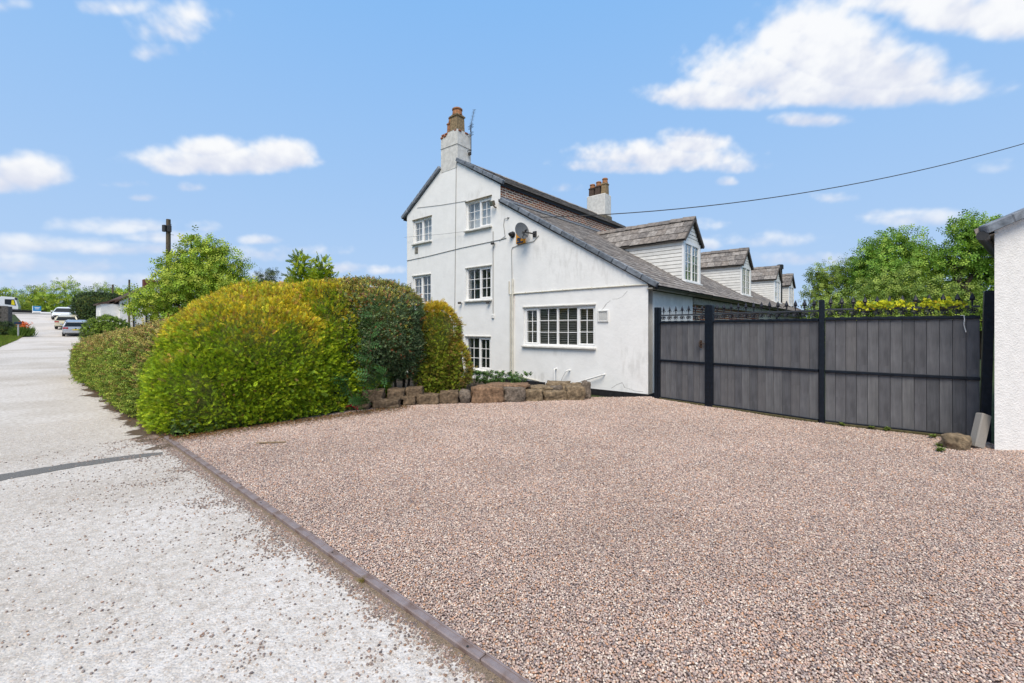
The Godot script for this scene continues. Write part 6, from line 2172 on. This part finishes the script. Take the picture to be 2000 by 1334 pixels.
	for k in 6500:
		var s1 := rng.randf_range(25.0, 54.0)
		var o1: float = lane_edges(s1)[0] - absf(rng.randfn()) * 1.5 - 0.02
		var q := lane_point(s1, o1)
		where.append(Transform3D(Basis.from_euler(Vector3(rng.randf_range(-0.3, 0.3), rng.randf() * TAU, 0)).scaled_local(Vector3(1.3, 1.0, 1.3) * rng.randf_range(0.14, 0.34)), at(q.x, q.y, land(q.x, q.y) - 0.09)))
		var v := rng.randf_range(0.75, 1.2)
		tints.append(Color(0.15 * v, 0.24 * v, 0.02) if rng.randf() < 0.8 else Color(0.24 * v, 0.24 * v, 0.05))
	var grass := spread(self, "verge_grass", leaf_mesh("blade"), m.leaf, where, tints)
	grass.set_meta("label", "lush green grass of the lane's far verge")
	grass.set_meta("category", "grass")
	# orange montbretia by the wall, and a small sign on a post
	for q in [[-41.25, 36.6, "orange flowered clump on verge nearer the lane"], [-42.9, 38.0, "orange flowered clump on verge behind the signpost"]]:
		var f := thing("flower_clump", q[2], "flowers", at(q[0], q[1], land(q[0], q[1]) - 0.08), 0.0, "orange flower clumps on the verge")
		where = []
		tints = PackedColorArray()
		for k in 90:
			where.append(Transform3D(Basis.from_euler(Vector3(rng.randf_range(-0.35, 0.35), rng.randf() * TAU, 0)).scaled_local(Vector3(1.1, rng.randf_range(0.7, 1.2), 1.1)), Vector3(rng.randfn() * 0.22, 0, rng.randfn() * 0.22)))
			tints.append(Color(0.12, 0.2, 0.03) * rng.randf_range(0.8, 1.2))
		spread(f, "leaves", leaf_mesh("blade"), m.leaf, where, tints)
		where = []
		tints = PackedColorArray()
		for k in 80:
			where.append(Transform3D(Basis.from_euler(Vector3(rng.randf_range(-1.5, 0.5), rng.randf() * TAU, 0)).scaled_local(Vector3.ONE * rng.randf_range(0.07, 0.13)), Vector3(rng.randfn() * 0.17 + 0.1, rng.randf_range(0.75, 1.25), rng.randfn() * 0.17)))
			tints.append(Color(0.72, 0.13, 0.02) * rng.randf_range(0.8, 1.1))
		spread(f, "flowers", leaf_mesh("broad"), m.leaf, where, tints)
	var g2 := land(-40.6, 35.7) - 0.1
	var sg2 := thing("verge_sign", "small dark blue sign on a grey post in the verge", "sign", at(-40.6, 35.7, g2), 0.6)
	s = Shape.new()
	s.tube([Vector3.ZERO, Vector3(0, 1.35, 0)], [0.05], 8)
	part(sg2, "post", s.mesh(), m.alloy)
	part(sg2, "panel", box_mesh(Vector3(0.42, 0.18, 0.03), 0.005), m.navy, Transform3D(Basis(), Vector3(0, 1.25, 0.06)))

	# estate agent's board, low wall and lorry at the crest
	var g3 := land(-72.2, 66.0) - 0.6
	var board := thing("sale_board", "blue and white board on a post at the crest", "sign board", at(-72.2, 66.0, g3), 0.75)
	s = Shape.new()
	s.box(Vector3(-0.45, 0.75, 0), Vector3(0.08, 2.3, 0.08))
	part(board, "post", s.mesh(), m.upvc)
	part(board, "panel", box_mesh(Vector3(0.85, 0.75, 0.04)), m.sign_blue, Transform3D(Basis(), Vector3(0, 1.5, 0.05)))
	part(board, "strip", box_mesh(Vector3(0.85, 0.22, 0.04)), m.upvc, Transform3D(Basis(), Vector3(0, 1.0, 0.055)))
	part(board, "lettering", box_mesh(Vector3(0.55, 0.07, 0.01)), m.upvc, Transform3D(Basis(), Vector3(0.02, 1.66, 0.075)))
	part(board, "lettering", box_mesh(Vector3(0.45, 0.07, 0.01)), m.upvc, Transform3D(Basis(), Vector3(0.02, 1.45, 0.075)))
	var nb := thing("white_sign", "long low white sign below the blue board", "sign", at(-71.3, 66.4, land(-71.3, 66.4) - 0.15), 0.75)
	part(nb, "panel", box_mesh(Vector3(1.1, 0.36, 0.05), 0.01), m.upvc, Transform3D(Basis(), Vector3(0, 0.35, 0)))
	part(nb, "leg", box_mesh(Vector3(0.06, 0.4, 0.05)), m.upvc, Transform3D(Basis(), Vector3(-0.4, 0.1, -0.03)))
	part(nb, "leg", box_mesh(Vector3(0.06, 0.4, 0.05)), m.upvc, Transform3D(Basis(), Vector3(0.4, 0.1, -0.03)))
	var lw := thing("low_wall", "low black wall along the junction at the crest", "wall", at(-76.3, 69.1, land(-76.3, 69.1)), 0.62)
	s = Shape.new()
	s.prism(PackedVector2Array([Vector2(-4.0, -0.4), Vector2(5.0, -0.4), Vector2(5.0, 0.15), Vector2(1.5, 0.65), Vector2(-4.0, 1.05)]), -0.2, 0.2)
	part(lw, "wall", s.mesh(), m.bitumen)
	s = Shape.new()
	s.box(Vector3(-1.3, 0.92, 0), Vector3(5.4, 0.08, 0.5), Basis(Vector3.BACK, -0.075))
	part(lw, "coping", s.mesh(), m.black_plastic)
	var l := thing("mixer_lorry", "white concrete mixer lorry crossing at the crest", "lorry", at(-82.9, 70.2, land(-82.9, 70.2)), 0.72)
	s = Shape.new()
	s.prism(PackedVector2Array([Vector2(0.2, 0.6), Vector2(2.15, 0.6), Vector2(2.2, 1.7), Vector2(1.85, 3.2), Vector2(0.35, 3.3), Vector2(0.2, 3.1)]), -1.2, 1.2)
	part(l, "cab", s.mesh(), m.paint_white)
	s = Shape.new()
	s.prism(PackedVector2Array([Vector2(0.75, 2.05), Vector2(1.95, 1.85), Vector2(1.75, 2.85), Vector2(0.75, 2.85)]), 1.2, 1.23)
	part(l, "side_window", s.mesh(), m.car_glass)
	s = Shape.new()
	s.prism(PackedVector2Array([Vector2(1.45, 1.98), Vector2(1.85, 1.92), Vector2(1.72, 2.7), Vector2(1.5, 2.7)]), 1.225, 1.25)
	part(l, "yellow_jacket", s.mesh(), m.yellow)
	s = Shape.new()
	s.box(Vector3(1.95, 2.95, 1.1), Vector3(0.3, 0.35, 0.3), Basis(), 0.05)
	part(l, "mirror", s.mesh(), m.dark_metal)
	s = Shape.new()
	s.box(Vector3(-2.2, 0.8, 0), Vector3(6.6, 0.35, 1.6))
	part(l, "chassis", s.mesh(), m.dark_metal)
	s = Shape.new()
	s.lathe([[0.0, -2.4], [0.6, -2.3], [1.15, -0.8], [1.3, 0.3], [1.2, 1.2], [0.6, 1.9], [0.0, 2.0]], 20, Transform3D(Basis(Vector3.BACK, -PI / 2 + 0.2), Vector3(-2.1, 2.3, 0)))
	part(l, "drum", s.mesh(), m.paint_cream)
	for x in [1.3, -2.8, -4.1]:
		for z in [-1.0, 1.0]:
			s = Shape.new()
			s.lathe([[0.0, -0.14], [0.46, -0.14], [0.5, -0.1], [0.5, 0.1], [0.46, 0.14], [0.0, 0.14]], 18, Transform3D(Basis(Vector3.RIGHT, PI / 2), Vector3(x, 0.5, z)))
			part(l, "wheel", s.mesh(), m.tyre)


# ---------------------------------------------------------------- all together
func make_materials() -> void:
	var fine := grey_noise(0.02, 5, 0.72, 1.0, 1)
	var mottle := grey_noise(0.008, 4, 0.62, 1.0, 2)
	var bump := grey_noise(0.035, 4, 0.0, 1.0, 3)
	var grain := grey_noise(0.03, 4, 0.70, 1.0, 4, 512, FastNoiseLite.TYPE_SIMPLEX_SMOOTH, 8)
	var speck := grey_noise(0.09, 3, 0.55, 1.0, 5)
	var lumps := grey_noise(0.05, 2, 0.0, 1.0, 6, 512, FastNoiseLite.TYPE_CELLULAR)
	var grains := grey_noise(0.11, 2, 0.0, 1.0, 16, 1024, FastNoiseLite.TYPE_CELLULAR)
	mat("render", Color(0.85, 0.84, 0.815), 0.85, mottle_of(mottle, 0.9), 0.5, bump, 0.25)
	mat("gable_render", Color(0.885, 0.88, 0.86), 0.85, mottle_of(mottle, 0.965), 0.45, bump, 0.22)
	m.gable_render.detail_enabled = true
	m.gable_render.detail_albedo = stain_picture()
	m.gable_render.detail_uv_layer = BaseMaterial3D.DETAIL_UV_2
	mat("chimney_render", Color(0.74, 0.73, 0.69), 0.88, mottle_of(mottle, 0.86), 1.2, bump, 0.3)
	mat("groove", Color(0.36, 0.34, 0.29), 0.9, mottle, 2.0)
	mat("dirty_render", Color(0.66, 0.64, 0.58), 0.9, mottle, 1.2, bump, 0.5)
	mat("roughcast", Color(0.84, 0.83, 0.81), 0.85, mottle_of(mottle, 0.94), 0.8, lumps, 0.55)
	m.roughcast.uv1_scale = Vector3.ONE * 1.6
	mat("weathered_white", Color(0.66, 0.64, 0.57), 0.7, mottle, 1.5)
	var soft := mottle_of(mottle, 0.92)
	m.boards_white = []
	for k in 4:
		var v: float = [1.0, 0.96, 0.92, 0.97][k]
		m.boards_white.append(mat("board_white_%d" % k, Color(0.86 * v, 0.855 * v, 0.82 * v), 0.55, soft, 0.8, null, 0.0, false, k * 0.37))
	mat("upvc", Color(0.84, 0.84, 0.83), 0.3)
	mat("sill", Color(0.80, 0.78, 0.72), 0.6, mottle_of(mottle, 0.85), 1.0)
	mat("stone_lintel", Color(0.30, 0.26, 0.18), 0.9, mottle, 2.0, bump, 0.2)
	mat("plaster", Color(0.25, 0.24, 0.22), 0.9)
	mat("net", Color(0.62, 0.66, 0.68), 0.9)
	mat("dim_curtain", Color(0.10, 0.13, 0.12), 0.9)
	mat("blind", Color(0.62, 0.62, 0.60), 0.6)
	var g := mat("glass", Color(1, 1, 1), 0.02)
	g.transparency = BaseMaterial3D.TRANSPARENCY_ALPHA
	g.albedo_color = Color(0.5, 0.6, 0.58, 0.02)
	g.metallic_specular = 0.58
	mat("mortar", Color(0.78, 0.69, 0.55), 0.95, mottle_of(mottle, 0.85), 2.0, bump, 0.3)
	mat("old_mortar", Color(0.23, 0.20, 0.15), 0.95, mottle, 2.0, bump, 0.6)
	m.bricks = []
	for q in [[0.11, 0.065, 0.06], [0.26, 0.10, 0.07], [0.42, 0.145, 0.085], [0.54, 0.175, 0.075], [0.48, 0.155, 0.085], [0.62, 0.25, 0.09]]:
		m.bricks.append(mat("brick_%d" % m.bricks.size(), Color(q[0], q[1], q[2]), 0.9, speck, 4.0, bump, 0.25, true))
	m.slates = []
	for q in [[0.345, 0.31, 0.285], [0.40, 0.365, 0.335], [0.27, 0.247, 0.232], [0.37, 0.325, 0.29], [0.47, 0.43, 0.395]]:
		m.slates.append(mat("slate_%d" % m.slates.size(), Color(q[0], q[1], q[2]), 0.9, mottle, 1.6, grain, 0.12, true))
		m.slates[-1].metallic_specular = 0.2
	mat("deck", Color(0.05, 0.045, 0.04), 0.9)
	m.verges = []
	for q in [[0.26, 0.295, 0.345], [0.31, 0.345, 0.395], [0.22, 0.25, 0.29]]:
		m.verges.append(mat("verge_%d" % m.verges.size(), Color(q[0], q[1], q[2]), 0.55, mottle, 1.5, bump, 0.1, true))
	mat("lead", Color(0.30, 0.33, 0.37), 0.5, mottle, 2.5, bump, 0.3)
	mat("old_lead", Color(0.17, 0.14, 0.12), 0.7, mottle, 2.0)
	mat("pot_buff", Color(0.40, 0.29, 0.16), 0.85, mottle, 2.5, bump, 0.2)
	mat("pot_orange", Color(0.54, 0.25, 0.12), 0.85, mottle, 2.5, bump, 0.2)
	mat("pot_dark", Color(0.13, 0.085, 0.065), 0.85, mottle, 2.5, bump, 0.2)
	mat("black_plastic", Color(0.018, 0.019, 0.021), 0.35)
	mat("black_paint", Color(0.012, 0.014, 0.02), 0.5)
	mat("bitumen", Color(0.022, 0.022, 0.026), 0.8, mottle, 1.5, bump, 0.4)
	mat("cream_pipe", Color(0.74, 0.71, 0.61), 0.5, mottle_of(mottle, 0.85), 1.0)
	mat("white_plastic", Color(0.72, 0.72, 0.70), 0.45)
	mat("grey_cable", Color(0.24, 0.24, 0.23), 0.6)
	mat("black_cable", Color(0.05, 0.05, 0.05), 0.6)
	mat("dark_metal", Color(0.06, 0.06, 0.062), 0.55, fine, 3.0)
	mat("dish", Color(0.15, 0.165, 0.18), 0.5, fine, 3.0)
	mat("orange", Color(0.62, 0.27, 0.015), 0.45)
	mat("navy", Color(0.02, 0.035, 0.07), 0.4)
	mat("dull_glass", Color(0.18, 0.20, 0.17), 0.2)
	mat("rusty", Color(0.10, 0.06, 0.04), 0.8, mottle, 6.0)
	mat("navy_paint", Color(0.010, 0.016, 0.028), 0.38, mottle, 2.5)
	mat("iron", Color(0.022, 0.024, 0.032), 0.5)
	mat("iron_grey", Color(0.045, 0.05, 0.06), 0.5)
	mat("black_iron", Color(0.03, 0.028, 0.028), 0.6)
	m.gate_boards = []
	for q in [[0.165, 0.163, 0.173], [0.152, 0.151, 0.162], [0.182, 0.181, 0.190], [0.160, 0.160, 0.172], [0.142, 0.142, 0.151], [0.205, 0.203, 0.208], [0.172, 0.167, 0.171]]:
		m.gate_boards.append(mat("gate_board_%d" % m.gate_boards.size(), Color(q[0], q[1], q[2]), 0.6, streaks(m.gate_boards.size()), 1.0, grain, 0.03, false, m.gate_boards.size() * 0.31))
	mat("mossy_wood", Color(0.15, 0.13, 0.06), 0.9, mottle, 3.0, grain, 0.3)
	mat("pale_wood", Color(0.34, 0.25, 0.15), 0.8, grain, 3.0)
	mat("pole_wood", Color(0.15, 0.12, 0.085), 0.9, grain, 1.0, grain, 0.3)
	m.sandstone = []
	for q in [[0.175, 0.125, 0.08], [0.235, 0.175, 0.11], [0.18, 0.145, 0.115], [0.24, 0.15, 0.092]]:
		m.sandstone.append(mat("sandstone_%d" % m.sandstone.size(), Color(1, 1, 1), 0.92, ramp_noise(0.012, 0.03, [[0.0, Color(q[0], q[1], q[2]) * 0.25], [0.42, Color(q[0], q[1], q[2]) * 0.75], [0.58, Color(q[0], q[1], q[2])], [0.78, Color(q[0], q[1], q[2]) * 1.45], [1.0, Color(q[0], q[1] * 1.1, q[2]) * 1.6]], 20 + m.sandstone.size(), 256), 1.7, bump, 0.9, true))
	m.wall_stone = []
	for q in [[0.065, 0.06, 0.055], [0.11, 0.10, 0.09], [0.16, 0.15, 0.14]]:
		m.wall_stone.append(mat("wall_stone_%d" % m.wall_stone.size(), Color(q[0], q[1], q[2]), 0.9, mottle, 1.2, bump, 0.6))
	mat("block", Color(0.50, 0.465, 0.42), 0.9, speck, 4.0, bump, 0.3)
	mat("brown_tiles", Color(0.13, 0.075, 0.055), 0.85, mottle, 0.8, grain, 1.0)
	mat("soil", Color(0.075, 0.055, 0.035), 0.95, mottle, 1.0, bump, 2.0)
	mat("turf", Color(0.055, 0.085, 0.02), 0.95, mottle, 0.35, bump, 3.0, true)
	mat("gravel", Color(1, 1, 1), 0.9, gravel_picture(), 1.0 / 1.6, lumps, 0.8, true)
	mat("stones", Color(1, 1, 1), 0.6)
	m.stones.vertex_color_use_as_albedo = true
	mat("concrete", Color(1, 1, 1), 0.9, ramp_noise(0.16, 0.02, [[0.0, Color(0.29, 0.24, 0.20)], [0.32, Color(0.49, 0.445, 0.40)], [0.48, Color(0.585, 0.545, 0.505)], [0.64, Color(0.645, 0.61, 0.575)], [1.0, Color(0.76, 0.73, 0.70)]], 31, 1024), 0.5, grains, 0.6, true)
	m.concrete.detail_enabled = true
	m.concrete.detail_blend_mode = BaseMaterial3D.BLEND_MODE_MUL
	m.concrete.detail_albedo = ramp_noise(0.010, 0.004, [[0.0, Color(0.70, 0.66, 0.61)], [0.45, Color(0.91, 0.90, 0.88)], [0.6, Color(1, 1, 1)], [1.0, Color(1, 1, 1)]], 33, 512)
	m.concrete.detail_uv_layer = BaseMaterial3D.DETAIL_UV_2
	m.concrete.uv2_triplanar = true
	m.concrete.uv2_world_triplanar = true
	m.concrete.uv2_scale = Vector3.ONE * 0.085
	mat("leaf_mould", Color(0.20, 0.145, 0.10), 0.95, speck, 2.0, lumps, 0.8, true)
	mat("grit", Color(0.36, 0.275, 0.20), 0.95, speck, 3.0, lumps, 0.8, true)
	mat("tarmac", Color(0.27, 0.262, 0.25), 0.9, speck, 1.5, lumps, 0.4, true)
	mat("far_tarmac", Color(0.30, 0.30, 0.30), 0.9, speck, 0.8, null, 0.0, true)
	mat("line_white", Color(0.72, 0.72, 0.70), 0.8)
	mat("rail", Color(1, 1, 1), 0.5, ramp_noise(0.02, 0.006, [[0.0, Color(0.16, 0.10, 0.075)], [0.40, Color(0.26, 0.20, 0.185)], [0.6, Color(0.29, 0.235, 0.23)], [1.0, Color(0.35, 0.30, 0.295)]], 37, 256), 2.2, bump, 0.06, false)
	m.rail.metallic = 0.25
	leafy("leaf", 0.35)
	leafy("leaf_tree", 0.55)
	mat("twig", Color(0.12, 0.11, 0.05), 0.9)
	mat("bark", Color(0.075, 0.058, 0.042), 0.95, mottle, 1.5, grain, 1.0)
	mat("hedge_core", Color(0.19, 0.23, 0.05), 1.0, mottle, 2.0, bump, 2.0)
	mat("red", Color(0.42, 0.02, 0.03), 0.5)
	mat("car_glass", Color(0.015, 0.018, 0.02), 0.06)
	mat("paint_silver", Color(0.42, 0.44, 0.47), 0.28)
	m.paint_silver.metallic = 0.4
	mat("paint_cream", Color(0.62, 0.57, 0.42), 0.25)
	mat("paint_white", Color(0.78, 0.79, 0.80), 0.22)
	mat("paint_dark", Color(0.03, 0.035, 0.045), 0.2)
	for k in ["paint_silver", "paint_cream", "paint_white", "paint_dark"]:
		m[k].clearcoat_enabled = true
		m[k].clearcoat = 0.6
		m[k].clearcoat_roughness = 0.05
	mat("tyre", Color(0.02, 0.02, 0.02), 0.8)
	mat("alloy", Color(0.40, 0.41, 0.42), 0.35)
	mat("tail_red", Color(0.35, 0.015, 0.02), 0.2)
	mat("lamp_clear", Color(0.62, 0.64, 0.66), 0.1)
	mat("plate_yellow", Color(0.66, 0.50, 0.06), 0.5)
	mat("plate_white", Color(0.72, 0.72, 0.72), 0.5)
	mat("sign_blue", Color(0.02, 0.20, 0.42), 0.5)
	mat("yellow", Color(0.75, 0.62, 0.02), 0.6)


# the same grey texture drawn towards white
func mottle_of(t: ImageTexture, low: float) -> ImageTexture:
	var im := t.get_image()
	var b := im.get_data()
	for i in b.size():
		b[i] = int(lerpf(low, 1.0, clampf((b[i] / 255.0 - 0.62) / 0.38, 0, 1)) * 255.0)
	return ImageTexture.create_from_image(Image.create_from_data(im.get_width(), im.get_height(), false, Image.FORMAT_L8, b))


# composite boarding: pale rain streaks along the board, faint bloom
func streaks(sd: int) -> ImageTexture:
	var f := FastNoiseLite.new()
	f.seed = 300 + sd
	f.frequency = 0.02
	f.fractal_octaves = 4
	var w := 256
	var data := PackedByteArray()
	data.resize(w * w)
	for y in w:
		for x in w:
			var a := f.get_noise_2d(x * 2.6, y * 0.16) * 0.09 + f.get_noise_2d(x * 0.6, y * 0.4 + 900) * 0.10 + f.get_noise_2d(x * 12.0, y * 0.8 + 300) * 0.05
			data[y * w + x] = int(clampf(0.86 + a, 0.3, 1.0) * 255)
	return ImageTexture.create_from_image(Image.create_from_data(w, w, false, Image.FORMAT_L8, data))


func gravel_picture() -> ImageTexture:
	var f := FastNoiseLite.new()
	f.seed = 8
	f.noise_type = FastNoiseLite.TYPE_CELLULAR
	f.cellular_return_type = FastNoiseLite.RETURN_CELL_VALUE
	f.frequency = 0.09
	f.fractal_type = FastNoiseLite.FRACTAL_NONE
	var n := 1024
	var im := f.get_image(n, n)
	im.convert(Image.FORMAT_L8)
	var b := im.get_data()
	var tones := [[0.36, 0.26, 0.22], [0.27, 0.19, 0.17], [0.44, 0.33, 0.27], [0.50, 0.40, 0.33], [0.20, 0.15, 0.14], [0.15, 0.12, 0.12], [0.38, 0.31, 0.29], [0.33, 0.22, 0.17]]
	var lut := []
	for i in 256:
		var t: Array = tones[(i * 7) % tones.size()]
		var c := Color(t[0] * 0.85, t[1] * 0.83, t[2] * 0.82).linear_to_srgb()
		lut.append([int(c.r * 255), int(c.g * 255), int(c.b * 255)])
	var o := PackedByteArray()
	o.resize(n * n * 3)
	for i in n * n:
		var q: Array = lut[b[i]]
		o[i * 3] = q[0]
		o[i * 3 + 1] = q[1]
		o[i * 3 + 2] = q[2]
	return ImageTexture.create_from_image(Image.create_from_data(n, n, false, Image.FORMAT_RGB8, o))


func _ready() -> void:
	var cam := Camera3D.new()
	cam.name = "camera"
	cam.projection = Camera3D.PROJECTION_FRUSTUM
	cam.near = 0.1
	cam.far = 2000.0
	cam.size = 0.1 * 1334.0 / 848.0
	cam.frustum_offset = Vector2(0, -0.1 * 25.0 / 848.0)      # a level camera with the lens shifted down a little
	cam.position = Vector3(0, 1.6, 0)
	add_child(cam)
	cam.current = true
	var env := Environment.new()
	env.background_mode = Environment.BG_SKY
	var sky := Sky.new()
	var pano := PanoramaSkyMaterial.new()
	pano.panorama = sky_panorama()
	sky.sky_material = pano
	env.sky = sky
	env.tonemap_mode = Environment.TONE_MAPPER_LINEAR
	env.tonemap_exposure = EXPOSURE
	env.sdfgi_enabled = true
	env.ssao_enabled = true
	env.ssil_enabled = true
	var we := WorldEnvironment.new()
	we.name = "world"
	we.environment = env
	add_child(we)
	var sun := DirectionalLight3D.new()
	sun.name = "sun"
	sun.light_color = Color(1.0, 0.95, 0.875)
	sun.light_energy = 0.5
	sun.light_angular_distance = 36.0
	sun.shadow_enabled = true
	add_child(sun)
	sun.look_at_from_position(Vector3(-1.5, 14, 10), Vector3.ZERO)      # thin cloud before a sun high behind the camera's left shoulder

	var t0 := Time.get_ticks_msec()
	make_materials()
	print("materials ", Time.get_ticks_msec() - t0)
	make_ground()
	make_lane()
	make_drive()
	make_house()
	make_outbuilding()
	make_gates()
	make_stone_edge()
	print("built ", Time.get_ticks_msec() - t0)
	make_hedges()
	make_trees()
	make_distance()
	make_fixtures()
	print("all ", Time.get_ticks_msec() - t0)
